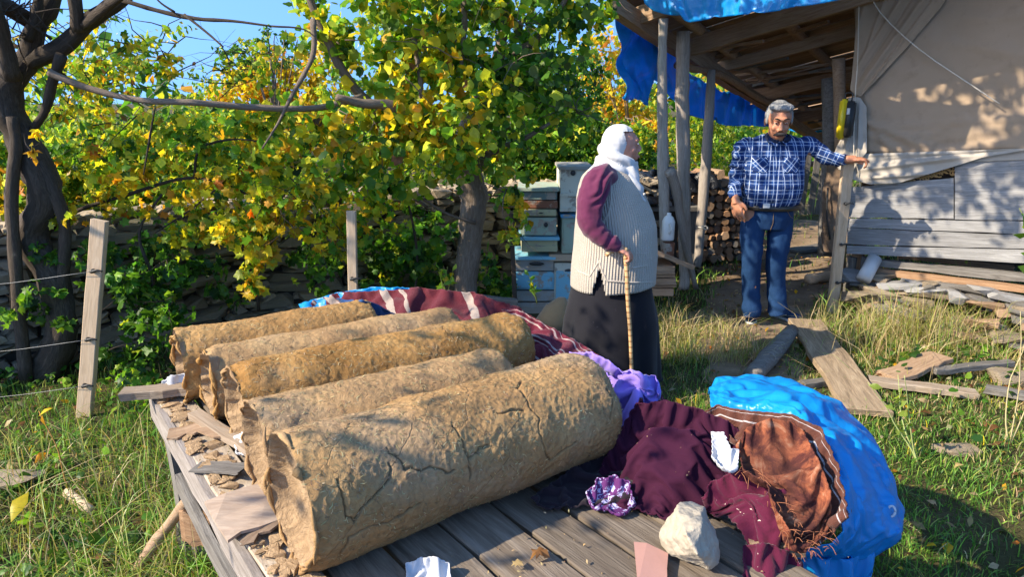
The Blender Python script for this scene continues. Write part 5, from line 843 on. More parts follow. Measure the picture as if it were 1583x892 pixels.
# ================================================================== PEOPLE
def skin_mat(name, c):
    t = NT(name); v = t.coord('Object', rand=False); c2 = tuple(q*f for q, f in zip(c, (1.05, .8, .75))); t.base(t.mix(t.noise(v, 22, 5, .6), c, c2), .5, .4); t.b.inputs['Subsurface Weight'].default_value = .12; t.b.inputs['Subsurface Radius'].default_value = (.02, .008, .004); t.bump(t.noise(v, 180, 4, .6), .3, .001); return t.m
def limb(pts, rad, seg=14, sub=3): return tube_data(pts, rad, seg=seg, sub=sub)
def hand(wrist, knuck, palmn, length, curl, thumb_side, spread=.35, curls=None, thumb=None, s=1.):
    """palm and five fingers; wrist->knuck gives the hand's direction, palmn faces out of the palm"""
    d = (knuck-wrist).normalized(); n = (palmn-d*palmn.dot(d)).normalized(); sd = d.cross(n)*thumb_side; L = length; parts = []
    pc = wrist+d*L*.26; M = Matrix((sd, d, n)).transposed().to_4x4(); parts.append(ell(pc, (.040*s, L*.30, .016*s), 14, 10, M)); parts.append(ell(wrist+d*L*.40, (.038*s, L*.13, .013*s), 12, 8, M)); parts.append(limb([wrist-d*.03, wrist+d*L*.2], [.026*s, .028*s], 10, 1))
    for i, (off, fl) in enumerate(((.031, .40), (.011, .45), (-.010, .42), (-.030, .33))):
        p = wrist+d*L*.47+sd*off*s; dd = (d+sd*off*spread*8).normalized(); a = 0; cu = (curls or [curl]*4)[i]; P = [p-d*L*.08, p]
        for k, f_ in enumerate((.44, .31, .25)): a += cu*(1, 1.15, .8)[k]; q = dd*math.cos(a)+n*math.sin(a); P.append(P[-1]+q*fl*L*f_)
        parts.append(tube_data(P, [.0098*s, .0098*s, .009*s, .0082*s, .0068*s], seg=8, sub=2))
    th = thumb or (d*.75+sd*.75+n*.25); th = th.normalized(); b = wrist+d*L*.14+sd*.022*s; P = [b-sd*.006, b+th*L*.17, b+th*L*.17+(th*.8+d*.5+n*.25).normalized()*L*.16, b+th*L*.17+(th*.6+d*.8+n*.35).normalized()*L*.28]
    parts.append(tube_data(P, [.015*s, .0135*s, .011*s, .008*s], seg=8, sub=2)); return parts
# ---- man ------------------------------------------------------------------
YM = 5.12
def m(x, y, dy=0.): return atY(x, y, YM+dy)
man = thing('person', (1.98, YM, 0), 'man in blue plaid shirt and jeans standing on the path, hand on a wooden stake', 'person')
SK = skin_mat('tanned_skin', (.43, .215, .125))
hc = m(1204, 187, -.07)                       # head centre
# head: turned slightly to the viewer's left, tipped down
Rh = Matrix.Rotation(math.radians(-10), 4, 'Z') @ Matrix.Rotation(math.radians(15), 4, 'X')   # local -y is the face
HS = 1.09
def hp(x, y, z): return hc+(Rh @ Vector((x, y, z)))*HS
def he(x, y, z, r): return ell(hp(x, y, z), tuple(q*HS for q in r), 16, 12, Rh)
head = [he(0, .012, .028, (.077, .094, .090)), he(0, -.028, -.030, (.062, .062, .072)), he(0, -.045, -.082, (.040, .036, .028)), he(0, -.02, -.075, (.056, .055, .035)), he(.032, -.066, -.024, (.024, .02, .022)), he(-.032, -.066, -.024, (.024, .02, .022)),
        he(0, -.080, .034, (.052, .018, .014)), limb([hp(0, -.084, .022), hp(0, -.100, -.004), hp(0, -.112, -.030)], [.010, .012, .016], 8, 2), he(.014, -.098, -.034, (.010, .012, .009)), he(-.014, -.098, -.034, (.010, .012, .009)), he(0, -.086, -.066, (.026, .012, .010)),
        he(.080, .015, -.004, (.010, .019, .032)), he(-.080, .015, -.004, (.010, .019, .032)), he(0, -.03, -.10, (.045, .04, .022))]
neck = [limb([hp(0, .02, -.05), m(1200, 216, .02), m(1198, 232, .02)], [.058, .060, .070], 16, 2)]
shL, shR = m(1144, 226, .0), m(1252, 224, .0)           # viewer's left / right shoulder
elL, wrL = m(1137, 276, .02), m(1137, 306, -.09); elR, wrR = m(1284, 246, -.08), m(1312, 246, -.12)
hipL, hipR = m(1163, 322), m(1205, 322); kneeL, kneeR = m(1162, 402, -.03), m(1200, 402, -.02); ankL, ankR = m(1164, 482, .02), m(1202, 482, .0)
body = head+neck+[loft([(*m(1190, 324)[:2], m(0, 324).z, .15, .11), (*m(1190, 290)[:2], m(0, 290).z, .16, .13), (*m(1194, 250)[:2], m(0, 250).z, .17, .11), (*m(1197, 226)[:2], m(0, 226).z, .12, .07)])]
body += [limb([m(1153, 231, .01), m(1141, 278, .01), wrL], [.040, .032, .026]), limb([m(1240, 229, .0), m(1270, 237, -.04), m(1300, 246, -.1), wrR], [.036, .030, .028, .027]), limb([hipL, kneeL, ankL], [.08, .055, .04]), limb([hipR, kneeR, ankR], [.08, .055, .04])]
body += hand(m(1137, 307, -.10), m(1141, 338, -.13), Vector((.75, .65, 0)), .19, .3, 1, thumb=None, s=1.08, curls=[.15, .22, .28, .34])
body += hand(m(1314, 246, -.12), m(1345, 246, -.13), Vector((0, .15, -1)), .185, .5, 1, s=1.05, curls=[.25, .6, .75, .8], thumb=(Vector((.4, -.8, -.35))))
link('body', remesh(body, 'body', SK, .0048, 3), man)
HAIR = NT('grey_hair'); v = HAIR.coord('Object', (1, 1, .25), rand=False); n = HAIR.noise(v, 130, 4, .6); HAIR.base(HAIR.mix(n, (.09, .09, .09), (.36, .36, .36)), .6, .4); HAIR.bump(n, .9, .006); HAIR = HAIR.m
hr = [he(0, .024, .048, (.080, .092, .080)), he(0, .070, .010, (.072, .048, .070)), he(.068, .02, .030, (.018, .045, .045)), he(-.068, .02, .030, (.018, .045, .045)), he(.02, -.036, .100, (.055, .050, .026)), he(-.03, -.026, .100, (.048, .05, .026)), he(.074, -.012, .012, (.010, .012, .03)), he(-.074, -.012, .012, (.010, .012, .03))]
link('hair', remesh(hr, 'hair', HAIR, .004, 3, disp=lambda V, N: .004*fbm(V*np.array([1, 1, .35]), 90, 3, 5)), man)
DKH = plain('dark_hair', (.03, .024, .02), .8, .2, .8, 200)
ms_ = [limb([hp(-.040, -.090, -.066), hp(-.020, -.108, -.053), hp(0, -.113, -.050), hp(.020, -.108, -.053), hp(.040, -.090, -.066)], [.004, .012, .011, .012, .004], 8, 3)]
link('moustache', remesh(ms_, 'moustache', plain('moustache_hair', (.06, .05, .045), .9, .2, .8, 200), .003, 0, disp=lambda V, N: .0015*fbm(V, 150, 2, 5)), man)
for sx in (-1, 1):
    link('eyebrow', mesh('eyebrow', *tube_data([hp(sx*.012, -.098, .036), hp(sx*.03, -.094, .043), hp(sx*.052, -.078, .036)], [.004, .0055, .002], seg=6, sub=3)[:2], DKH), man)
    e = link('eye', mesh('eye', *ell(hp(sx*.031, -.079, .014), (.013, .011, .009), 12, 8, Rh)[:2], plain('eye_white', (.6, .55, .5), .2, .5)), man)
    link('iris', mesh('iris', *ell(hp(sx*.031, -.0885, .010), (.005, .003, .005), 8, 6, Rh)[:2], plain('iris', (.03, .015, .01), .2, .6)), e)
    link('eyelid', mesh('eyelid', *ell(hp(sx*.031, -.079, .0185), (.0155, .0135, .0085), 12, 8, Rh)[:2], SK), man)
link('lips', mesh('lips', *tube_data([hp(-.022, -.090, -.072), hp(0, -.099, -.070), hp(.022, -.090, -.072)], [.002, .0055, .002], seg=6, sub=3)[:2], plain('lips', (.26, .09, .07), .5, .3)), man)
# shirt
t = NT('blue_plaid'); U_, V_ = t.attr('pu', 'Fac'), t.attr('pv', 'Fac'); vv = t.coord('Object', rand=False)
def stripes(c, period, wd, ph=0.): f_ = t.math('FRACT', t.math('ADD', t.math('DIVIDE', c, period), ph)); return t.ramp(t.math('ABSOLUTE', t.math('SUBTRACT', f_, .5)), [(wd, 1.), (wd+.02, 0.)])
c = t.mix(t.noise(vv, 12, 4, .6), (.010, .04, .15), (.02, .075, .25)); c = t.mix(t.math('MULTIPLY', stripes(U_, .066, .16), .75), c, (.006, .02, .09)); c = t.mix(t.math('MULTIPLY', stripes(V_, .066, .16), .75), c, (.006, .02, .09))
c = t.mix(t.math('MULTIPLY', stripes(U_, .066, .024, .32), .7), c, (.62, .68, .78)); c = t.mix(t.math('MULTIPLY', stripes(V_, .066, .02, .3), .55), c, (.55, .62, .72)); c = t.mix(t.math('MULTIPLY', stripes(U_, .066, .02, .62), .6), c, (.5, .6, .75)); c = t.mix(t.math('MULTIPLY', stripes(V_, .066, .018, .65), .5), c, (.4, .5, .7))
t.base(c, .85, .2); t.bump(t.noise(vv, 300, 3, .6), .2, .001); PLAID = t.m
zz = lambda y: m(0, y).z
X_ = lambda y, a, b_: ((m(a, y).x+m(b_, y).x)/2, (m(b_, y).x-m(a, y).x)/2)
R_ = []
for y, a, b_, ry, dy in ((319, 1152, 1227, .135, -.01), (312, 1148, 1231, .15, -.02), (300, 1146, 1234, .165, -.03), (285, 1147, 1238, .17, -.03), (268, 1148, 1240, .16, -.015), (250, 1147, 1243, .145, 0), (235, 1141, 1248, .125, .01), (222, 1143, 1248, .10, .015), (214, 1162, 1240, .085, .025), (209, 1178, 1226, .07, .03), (207, 1184, 1220, .064, .03)): cx_, rx_ = X_(y, a, b_); R_.append((cx_, YM+dy, zz(y), rx_, ry))
torso = [loft(R_, 32, 2.25)]
slL = [limb([m(1162, 222, .01), m(1147, 228, 0), m(1141, 252, .0), elL, m(1136, 292, -.06), m(1137, 305, -.09)], [.056, .058, .055, .050, .045, .044], 16, 3)]; slR = [limb([m(1236, 224, .01), shR, m(1270, 236, -.04), elR, m(1300, 246, -.1), m(1307, 247, -.12)], [.06, .064, .056, .05, .044, .044], 16, 3)]
def folds(V, N):
    base = .0045*fbm(V*np.array([1, 1, 1.8]), 10, 3, 12.)
    zb = np.clip((1.12-V[:, 2])/.2, 0, 1)*(V[:, 2] < 1.15); w_ = .006*zb*np.sin(V[:, 0]*70+4*pn(V*8)); arm = (V[:, 0] > 2.19); w2 = .006*arm*np.sin(V[:, 0]*75+V[:, 2]*60+5*pn(V*9)); arml = (V[:, 0] < 1.68); w3 = .005*arml*np.sin(V[:, 2]*85+V[:, 0]*30+5*pn(V*9)); return base+w_+w2+w3
def plaiduv(V):
    ax = wrR-shR; axn = np.array(tuple(ax.normalized())); arm = V[:, 0] > 2.17; perp = np.cross(axn, [0, 1., 0]); u = np.where(arm, (V-np.array(tuple(shR)))@perp*1.3, V[:, 0]+.5*(V[:, 1]-YM)*np.sign(V[:, 0]-1.9)*.6); v_ = np.where(arm, (V-np.array(tuple(shR)))@axn, V[:, 2]+.1*(V[:, 0]-1.9)**2)
    al = V[:, 0] < 1.69; u = np.where(al, V[:, 0]*1.2+(V[:, 1]-YM)*.8+.02, u); return u, v_
shirt = link('shirt', remesh(torso+slL+slR, 'shirt', PLAID, .006, 4, disp=folds, uvf=plaiduv), man)
# chest pockets, placket, collar, buttons
def front(x, y, d=0.):   # point on the shirt front
    q = m(x, y, -.3); ok, h, nn, _ = shirt.ray_cast(CAM - Vector((0, 0, 0)) - shirt.matrix_parent_inverse.translation*0, (q-CAM).normalized()) if False else (False, None, None, None)
    return q
from mathutils.bvhtree import BVHTree
bvh = BVHTree.FromPolygons([v.co for v in shirt.data.vertices], [tuple(p.vertices) for p in shirt.data.polygons])
def onshirt(x, y, off=.003):
    d = ray(x, y).normalized(); h, nn, _, _ = bvh.ray_cast(CAM, d); h = h if h is not None else m(x, y, -.15); return h-d*off
def patch(name, quad, mat, parent, n=8, off=.0035, uvrot=0.):
    P = np.array([[tuple(onshirt(*(np.array(quad[0])*(1-i/n)*(1-j/n)+np.array(quad[1])*(1-i/n)*(j/n)+np.array(quad[3])*(i/n)*(1-j/n)+np.array(quad[2])*(i/n)*(j/n)), off)) for j in range(n+1)] for i in range(n+1)]); me = sheet(P, mat, thick=.002); V = np.empty(len(me.vertices)*3, np.float32); me.vertices.foreach_get('co', V); V = V.reshape(-1, 3); c_, s_ = math.cos(uvrot), math.sin(uvrot)
    for k, a in (('pu', V[:, 0]*c_+V[:, 2]*s_), ('pv', -V[:, 0]*s_+V[:, 2]*c_)): q = me.attributes.new(k, 'FLOAT', 'POINT'); q.data.foreach_set('value', a.astype(np.float32))
    return link(name, me, parent)
patch('pocket', [(1162, 243), (1187, 243), (1187, 267), (1164, 266)], PLAID, shirt, uvrot=.75); patch('pocket', [(1212, 243), (1237, 244), (1235, 267), (1212, 267)], PLAID, shirt, uvrot=-.75)
patch('placket', [(1197, 220), (1203, 220), (1197, 314), (1191, 314)], PLAID, shirt, 14, .004)
NAVY = plain('navy_lining', (.012, .02, .05), .8, .2)
cb = [hp(0, .0, -.13)]; neckc = m(1201, 213, -.02)
link('collar', mesh('collar', *tube_data([neckc+Vector((.080*math.cos(a), -.012+.078*math.sin(a), .004+.020*math.sin(a))) for a in np.linspace(-1.35, 4.49, 22)], .013, seg=8, flat=2.)[:2], NAVY), man)
for sx in (-1, 1):
    V = [neckc+Vector(q) for q in ((sx*.008, -.094, -.022), (sx*.072, -.055, .012), (sx*.085, -.075, -.022), (sx*.040, -.108, -.055))]; V += [p+Vector((0, .006, .001)) for p in V]; link('collar_wing', mesh('wing', V, [(0, 1, 2, 3), (7, 6, 5, 4), (0, 4, 5, 1), (1, 5, 6, 2), (2, 6, 7, 3), (3, 7, 4, 0)], PLAID, False, att=dict(pu=[p.x for p in V], pv=[p.z for p in V])), man)
# jeans
def jf(V, N): return .005*fbm(V*np.array([1, 1, .7]), 8, 3, 30)+.0045*np.sin(V[:, 2]*60+V[:, 0]*20+5*pn(V*6))*np.exp(-((V[:, 2]-.12)/.14)**2)+.003*np.sin(V[:, 2]*55+V[:, 0]*60+4*pn(V*7))*np.exp(-((V[:, 2]-.62)/.1)**2)
legs = [limb([m(1170, 330, .0), m(1162, 360, -.01), kneeL, m(1161, 440, .01), m(1162, 488, .0)], [.092, .090, .074, .068, .072], 18, 3), limb([m(1206, 330, .0), m(1206, 360, -.01), kneeR+Vector((.0, 0, 0)), m(1199, 440, .01), m(1203, 486, -.01)], [.094, .090, .074, .068, .073], 18, 3)]
pel = [loft([(m(1188, 352).x, YM, zz(352), .145, .115), (m(1189, 335).x, YM, zz(335), .158, .135), (m(1190, 318).x, YM, zz(318), .162, .142), (m(1190, 314).x, YM, zz(314), .16, .14)], 28, 2.3)]
t = NT('blue_denim'); v = t.coord('Object', rand=False); c = t.mix(t.noise(v, 5, 5, .6), (.005, .022, .07), (.012, .048, .13)); c = t.mix(t.ramp(t.noise(v, 350, 2, .5), [(.55, 0.), (.7, .35)]), c, (.05, .10, .20)); t.base(c, .85, .2); t.bump(t.noise(v, 300, 3, .6), .3, .001)
jeans = link('jeans', remesh(legs+pel, 'jeans', t.m, .0065, 4, disp=jf), man)
bvj = BVHTree.FromPolygons([v.co for v in jeans.data.vertices], [tuple(p.vertices) for p in jeans.data.polygons])
for L_ in ([(1196, 330), (1195, 345), (1190, 358)], [(1163, 322), (1158, 336), (1151, 342)], [(1215, 322), (1222, 335), (1231, 340)]):
    Q = [];
    for i in range(9):
        q = np.array([np.interp(i/8, [0, .5, 1], [p[k] for p in L_]) for k in (0, 1)]); d = ray(*q).normalized(); h = bvj.ray_cast(CAM, d)[0]; Q.append((h if h else m(*q))-d*.002)
    link('seam', mesh('seam', *tube_data(Q, .0018, seg=5)[:2], plain('stitching', (.25, .16, .07), .8, .2)), jeans)
bx_, br_ = X_(317, 1149, 1234)
link('belt', mesh('belt', *tube_data([Vector((bx_+br_*1.01*math.cos(a), YM-.01+.150*math.sin(a), zz(318))) for a in np.linspace(0, 2*math.pi, 40)], .006, seg=8, flat=3.2)[:2], plain('black_leather', (.02, .018, .016), .4, .5)), man)
link('buckle', bevelled(mesh('buckle', *box_data(m(1185, 318, -.165), (.05, .012, .035))[:2], M_STEEL, False), .004), man)
SHOE = fabric('navy_shoe_cloth', (.01, .035, .09), (.02, .06, .14), weave=260, st=.8, sheen=0., rough=.7); SOLE = plain('white_sole', (.62, .62, .62), .6, .3)
def shoe(ank, dirx, ln=.285):
    f = Vector((math.sin(dirx), -math.cos(dirx), 0)); sd = Vector((f.y, -f.x, 0)); M = Matrix((sd, f, Vector((0, 0, 1)))).transposed().to_4x4(); g_ = Vector((ank.x, ank.y, .0)); r = bpy.data.objects
    up = [ell(g_+f*.02+Vector((0, 0, .058)), (.043, .085, .050), 16, 10, M), ell(g_+f*.125+Vector((0, 0, .045)), (.046, .085, .034), 16, 10, M), ell(g_+f*-.05+Vector((0, 0, .060)), (.038, .045, .052), 16, 10, M), limb([g_+Vector((0, 0, .05)), g_+Vector((0, 0, .105))-f*.01], [.045, .046], 14, 1)]
    s = link('shoe', remesh(up, 'shoe', SHOE, .005, 3), man); so_ = [ell(g_+f*.02+Vector((0, 0, .016)), (.045, .10, .016), 18, 8, M), ell(g_+f*.12+Vector((0, 0, .016)), (.048, .092, .016), 18, 8, M), ell(g_-f*.05+Vector((0, 0, .018)), (.040, .052, .018), 18, 8, M)]
    link('sole', remesh(so_, 'sole', SOLE, .005, 2), s)
    for k in range(5): p = g_+f*(.045+.02*k)+Vector((0, 0, .104-.009*k)); link('lace', mesh('lace', *tube_data([p-sd*.020, p+Vector((0, 0, .004)), p+sd*.020], .0022, seg=5)[:2], plain('lace', (.10, .16, .26), .8, .2) if k == 0 and False else NAVY), s)
    for q in (-1, 1): link('stripe', mesh('stripe', *tube_data([g_+f*.01+sd*.044*q+Vector((0, 0, .03)), g_+f*.06+sd*.048*q+Vector((0, 0, .045)), g_+f*.09+sd*.040*q+Vector((0, 0, .06))], .0025, seg=5, sub=2)[:2], SOLE), s)
shoe(at(1161, 492), -.35); shoe(at(1205, 492), .55)
# ---- woman ------------------------------------------------------------------
YW = 3.95
def q_(x, y, dy=0.): return atY(x, y, YW+dy)
wo_ = thing('person', (.72, YW, 0), 'woman in white headscarf, grey knitted vest and long black skirt leaning on a walking stick', 'person')
SKW = skin_mat('fair_skin', (.46, .24, .17)); KX = 1/263.
zw = lambda y: q_(0, y).z
def ringw(rows, seg=36, p=2.1, fold=None): return loft([((q_(a, y).x+q_(b_, y).x)/2, YW+dy, zw(y), (q_(b_, y).x-q_(a, y).x)/2, ry) for y, a, b_, ry, dy in rows], seg, p, fold)
hw = q_(957, 227)
def we(x, y, z, r, M=None): return ell(hw+Vector((x, y, z)), r, 16, 12, M)
hs_ = hw.copy(); hw = hw+Vector((.012, 0, .004))
face = [we(.0, 0, .012, (.090, .072, .098)), we(.030, 0, -.035, (.062, .058, .065)), we(.064, 0, .028, (.030, .046, .040)), we(.062, 0, -.060, (.028, .032, .030)), we(.050, -.035, -.018, (.032, .024, .030)), we(.050, .035, -.018, (.032, .024, .030)), limb([hw+Vector((.088, 0, .018)), hw+Vector((.099, 0, -.002)), hw+Vector((.108, 0, -.020))], [.008, .010, .012], 8, 2), we(.099, -.009, -.026, (.010, .008, .007)), we(.099, .009, -.026, (.010, .008, .007)), we(.086, 0, -.052, (.015, .022, .010)), we(.084, 0, -.066, (.013, .020, .008)), we(.082, -.024, .034, (.014, .022, .009)), we(.082, .024, .034, (.014, .022, .009))]
shw, elw, wrw = q_(926, 278, -.20), q_(913, 345, -.28), q_(955, 382, -.30)
core = face+[limb([hw+Vector((-.01, 0, -.05)), q_(945, 265), q_(942, 285)], [.055, .058, .075], 14, 2), ringw([(440, 900, 995, .17, 0), (380, 902, 1000, .18, 0), (320, 903, 992, .18, 0), (285, 905, 975, .17, 0), (268, 915, 965, .12, 0)]), limb([shw, elw, wrw], [.05, .042, .028])]
core += [limb([q_(930, 440, -.09), q_(932, 520, -.09), q_(930, 590, -.09)], [.09, .06, .04]), limb([q_(955, 440, .09), q_(955, 520, .09), q_(955, 590, .09)], [.09, .06, .04]), limb([q_(930, 275, .2), q_(925, 340, .28), q_(975, 360, .2), q_(1000, 350, .1)], [.05, .042, .035, .028])]
core += hand(q_(953, 381, -.30), q_(972, 392, -.31), Vector((-.25, .2, -1)), .165, .62, 1, s=.92, curls=[.55, .75, .85, .9], thumb=Vector((.3, .85, -.4)))
link('body', remesh(core, 'body', SKW, .0048, 3), wo_)
for sy in (-1, 1):
    e = link('eye', mesh('eye', *ell(hw+Vector((.087, sy*.030, .015)), (.006, .011, .0055), 10, 8)[:2], plain('eye_white', (.6, .56, .52), .2, .5)), wo_); link('iris', mesh('iris', *ell(hw+Vector((.0915, sy*.031, .015)), (.003, .0065, .0048), 8, 6)[:2], DKH), e)
    link('eyebrow', mesh('eyebrow', *tube_data([hw+Vector((.098, sy*.012, .040)), hw+Vector((.094, sy*.03, .044)), hw+Vector((.078, sy*.048, .036))], [.003, .0035, .0015], seg=6, sub=3)[:2], DKH), wo_)
link('lips', mesh('lips', *tube_data([hw+Vector((.088, -.020, -.059)), hw+Vector((.101, 0, -.058)), hw+Vector((.088, .020, -.059))], [.002, .006, .002], seg=6, sub=3)[:2], plain('lips', (.38, .13, .11), .5, .3)), wo_)
t = NT('white_scarf_cloth'); v = t.coord('Object', rand=False); t.base(t.mix(t.noise(v, 7, 4, .6), (.42, .435, .46), (.52, .525, .53)), .8, .3); t.b.inputs['Sheen Weight'].default_value = .2; t.bump(t.noise(v, 300, 2, .5), .15, .001); SCF = t.m
hw = hs_
sc_ = [we(-.012, 0, .024, (.088, .082, .102)), we(-.035, 0, -.03, (.078, .082, .095)), we(.004, 0, .046, (.084, .080, .080))]
sc_ += [tube_data([hw+Vector((x, y, z)) for x, y, z in ((.085, 0, -.098), (.055, -.068, -.085), (-.02, -.088, -.055), (-.075, -.05, -.02), (-.085, 0, -.01), (-.075, .05, -.02), (-.02, .088, -.055), (.055, .068, -.085), (.085, 0, -.098))], .034, seg=12, sub=4)]
sc_ += [tube_data([hw+Vector((x, y, z)) for x, y, z in ((.080, 0, -.135), (.05, -.078, -.13), (-.03, -.10, -.11), (-.085, -.055, -.085), (-.095, 0, -.08), (-.085, .055, -.085), (-.03, .10, -.11), (.05, .078, -.13), (.080, 0, -.135))], .029, seg=12, sub=4)]
sc_ += [loft([(hw.x-.01, YW, hw.z-.10, .085, .085), (hw.x-.015, YW, hw.z-.145, .105, .105), (hw.x-.02, YW, hw.z-.185, .135, .15), (hw.x-.02, YW, hw.z-.20, .13, .15)], 24), limb([hw+Vector((.045, -.07, -.12)), hw+Vector((.075, -.10, -.19)), hw+Vector((.110, -.12, -.26)), hw+Vector((.135, -.12, -.285))], [.045, .040, .025, .006], 10, 2), limb([hw+Vector((-.08, -.03, -.06)), hw+Vector((-.115, -.06, -.15)), hw+Vector((-.14, -.09, -.20))], [.05, .06, .03], 10, 2)]
def sf(V, N): e = V-np.array(tuple(hw)); return .0065*np.sin(e[:, 2]*80+e[:, 0]*50+3.*pn(V*9))*np.clip((-.03-e[:, 2])*15, 0, 1)+.0015*fbm(V, 14, 2, 3)+.0016*np.sin(e[:, 0]*150+e[:, 2]*40)*np.clip((e[:, 2]+.02)*12, 0, 1)*(e[:, 0] > .03)
sc_me = remesh(sc_, 'scarf', SCF, .0045, 4, disp=sf)
bm = bmesh.new(); bm.from_mesh(sc_me)     # open the scarf in front of the face
de = [v_ for v_ in bm.verts if (v_.co.x-hw.x) > .040-.30*(v_.co.z-hw.z) and -.072 < v_.co.z-hw.z-.55*(v_.co.x-hw.x-.07)*0 < .085 and abs(v_.co.y-YW) < .075 and (v_.co.z-hw.z) > -.078]
bmesh.ops.delete(bm, geom=de, context='VERTS'); bm.to_mesh(sc_me); bm.free(); link('headscarf', sc_me, wo_)
# blouse sleeve
BL = fabric('plum_blouse', (.075, .010, .038), (.125, .02, .062), weave=300, st=.1, rough=.8, sheen=.3)
def sl_(V, N): return .006*np.sin(V[:, 2]*75-V[:, 0]*70+6*pn(V*8))*np.clip(.3+pn(V*5)*1.5, 0, 1)+.005*fbm(V, 16, 3, 8)
link('blouse', remesh([limb([q_(938, 274, -.13), shw, q_(913, 312, -.25), elw, q_(932, 368, -.30), q_(957, 383, -.30)], [.07, .080, .076, .066, .052, .036], 18, 3), limb([q_(938, 275, .13), q_(928, 290, .2), q_(925, 340, .28), q_(975, 362, .22), q_(1004, 352, .1)], [.08, .085, .07, .055, .04], 16, 3), ringw([(345, 905, 996, .225, 0), (320, 905, 992, .215, 0), (290, 907, 976, .20, 0), (275, 920, 955, .15, 0), (266, 930, 950, .09, 0)])], 'blouse', BL, .007, 4, disp=sl_), wo_)
# vest
t = NT('grey_rib_knit'); v = t.coord('Object', rand=False); ua = t.attr('ru', 'Fac'); va_ = t.attr('rv', 'Fac'); wv = t.math('SINE', t.math('MULTIPLY', ua, 420.)); w2 = t.math('SINE', t.math('MULTIPLY', va_, 600.)); c = t.mix(t.noise(v, 9, 4, .6), (.38, .335, .28), (.47, .42, .355)); hh = t.math('ADD', wv, t.math('MULTIPLY', w2, .2)); c = t.mix(.3, c, t.ramp(t.math('ADD', t.math('MULTIPLY', wv, .5), .5), [(0., .55), (1., 1.15)]), 'MULTIPLY'); t.base(c, .95, .1); t.b.inputs['Sheen Weight'].default_value = .3; t.bump(hh, .7, .004); KN = t.m
rows = [(437, 884, 1011, .262, 0), (425, 884, 1012, .265, 0), (405, 886, 1013, .262, 0), (380, 889, 1014, .257, 0), (350, 891, 1013, .248, 0), (325, 892, 1006, .238, 0), (305, 893, 997, .226, 0), (288, 896, 988, .212, 0), (274, 901, 980, .190, 0), (264, 910, 972, .15, 0), (257, 922, 966, .105, 0)]
def ringsi(rows, k):
    Y = [r[0] for r in rows]; ys = np.linspace(Y[0], Y[-1], k); rr = sorted(rows); yy = [r[0] for r in rr]; return [(y, *[float(np.interp(y, yy, [r[j] for r in rr])) for j in (1, 2, 3, 4)]) for y in ys]
RW = ringsi(rows, 60); seg = 180; th = np.arange(seg)/seg*2*np.pi; P = []
for k, (y, a, b_, ry, dy) in enumerate(RW):
    cx_ = (q_(a, y).x+q_(b_, y).x)/2; rx_ = (q_(b_, y).x-q_(a, y).x)/2; P.append(np.stack([cx_+rx_*np.cos(th), YW+ry*np.sin(th), np.full(seg, zw(y))], -1))
P = np.array(P); TH = np.broadcast_to(th, P.shape[:2]); k = (1-np.arange(60)/59.)[:, None]
P[..., 2] -= .03*np.exp(-k*0)*(k**6)*np.cos(TH)*-.6                 # hem dips at the back
slit = np.exp(-((TH-4.08)/.10)**2)*.0
cen = np.stack([P[..., 0].mean(1), np.full(60, YW)], -1); d_ = P[..., :2]-cen[:, None]; w_ = 1+.007*np.sin(TH*9+np.sin(k*6))*k**1.5+.03*fbm((P.reshape(-1, 3)), 6, 2, 4).reshape(TH.shape)*.5; P[..., :2] = cen[:, None]+d_*w_[..., None]
Fq = gridfaces(60, seg, True); ii = Fq[:, 0]//seg; tc_ = (Fq[:, 0] % seg)/seg*2*np.pi; zc = P.reshape(-1, 3)[Fq[:, 0]][:, 2]
hem = P[0, :, 2].mean(); sl_w = np.clip(1-(zc-hem)/.145, 0, 1)*.16; cut = (np.abs(tc_-4.22) < sl_w) & (zc < hem+.145)          # side slit
arm = (((P.reshape(-1, 3)[Fq[:, 0]][:, 0]-q_(924, 300).x)/.085)**2+((zc-zw(300))/.19)**2 < 1) & (tc_ > math.pi)                # armhole
Fk = Fq[~cut]; o = link('vest', mesh('vest', P.reshape(-1, 3), Fk, KN, att=dict(ru=(TH*.22).ravel()+P[..., 2].ravel()*0, rv=P[..., 2].ravel())), wo_); md = o.modifiers.new('thickness', 'SOLIDIFY'); md.thickness = .006; md.offset = 1
bmv = BVHTree.FromPolygons([tuple(v) for v in P.reshape(-1, 3)], [tuple(f) for f in Fq.tolist()])
def onvest(x, y, off=.006):
    d = ray(x, y).normalized(); h = bmv.ray_cast(CAM, d)[0]; return (h if h else q_(x, y, -.2))-d*off
def trim(name, pts, r, mat=KN, closed=False, sub=6):
    Q = [];
    for i in range(len(pts)-1+closed):
        a, b_ = np.array(pts[i]), np.array(pts[(i+1) % len(pts)]); Q += [onvest(*(a*(1-t_)+b_*t_)) for t_ in np.arange(sub)/sub]
    if not closed: Q.append(onvest(*pts[-1]))
    return link(name, mesh(name, *tube_data(Q, r, seg=7)[:2], mat), o)
trim('armhole_band', [(926, 262), (937, 270), (944, 288), (945, 310), (940, 332), (930, 345)], .006)
trim('hem_band', [(1010, 436), (985, 437), (960, 436), (938, 434), (931, 420), (926, 404), (920, 414), (912, 427), (896, 420), (887, 412)], .0055)
trim('pocket_edge', [(965, 412), (980, 414), (1000, 410)], .005); trim('pocket_edge', [(958, 396), (980, 392), (998, 391)], .003)
for y in (300, 325, 350, 375, 400): p = onvest(1006 if y > 320 else 996, y, .006); link('button', mesh('button', *ell(p, (.007, .004, .007), 10, 6)[:2], plain('button', (.5, .47, .42), .5, .3)), o)
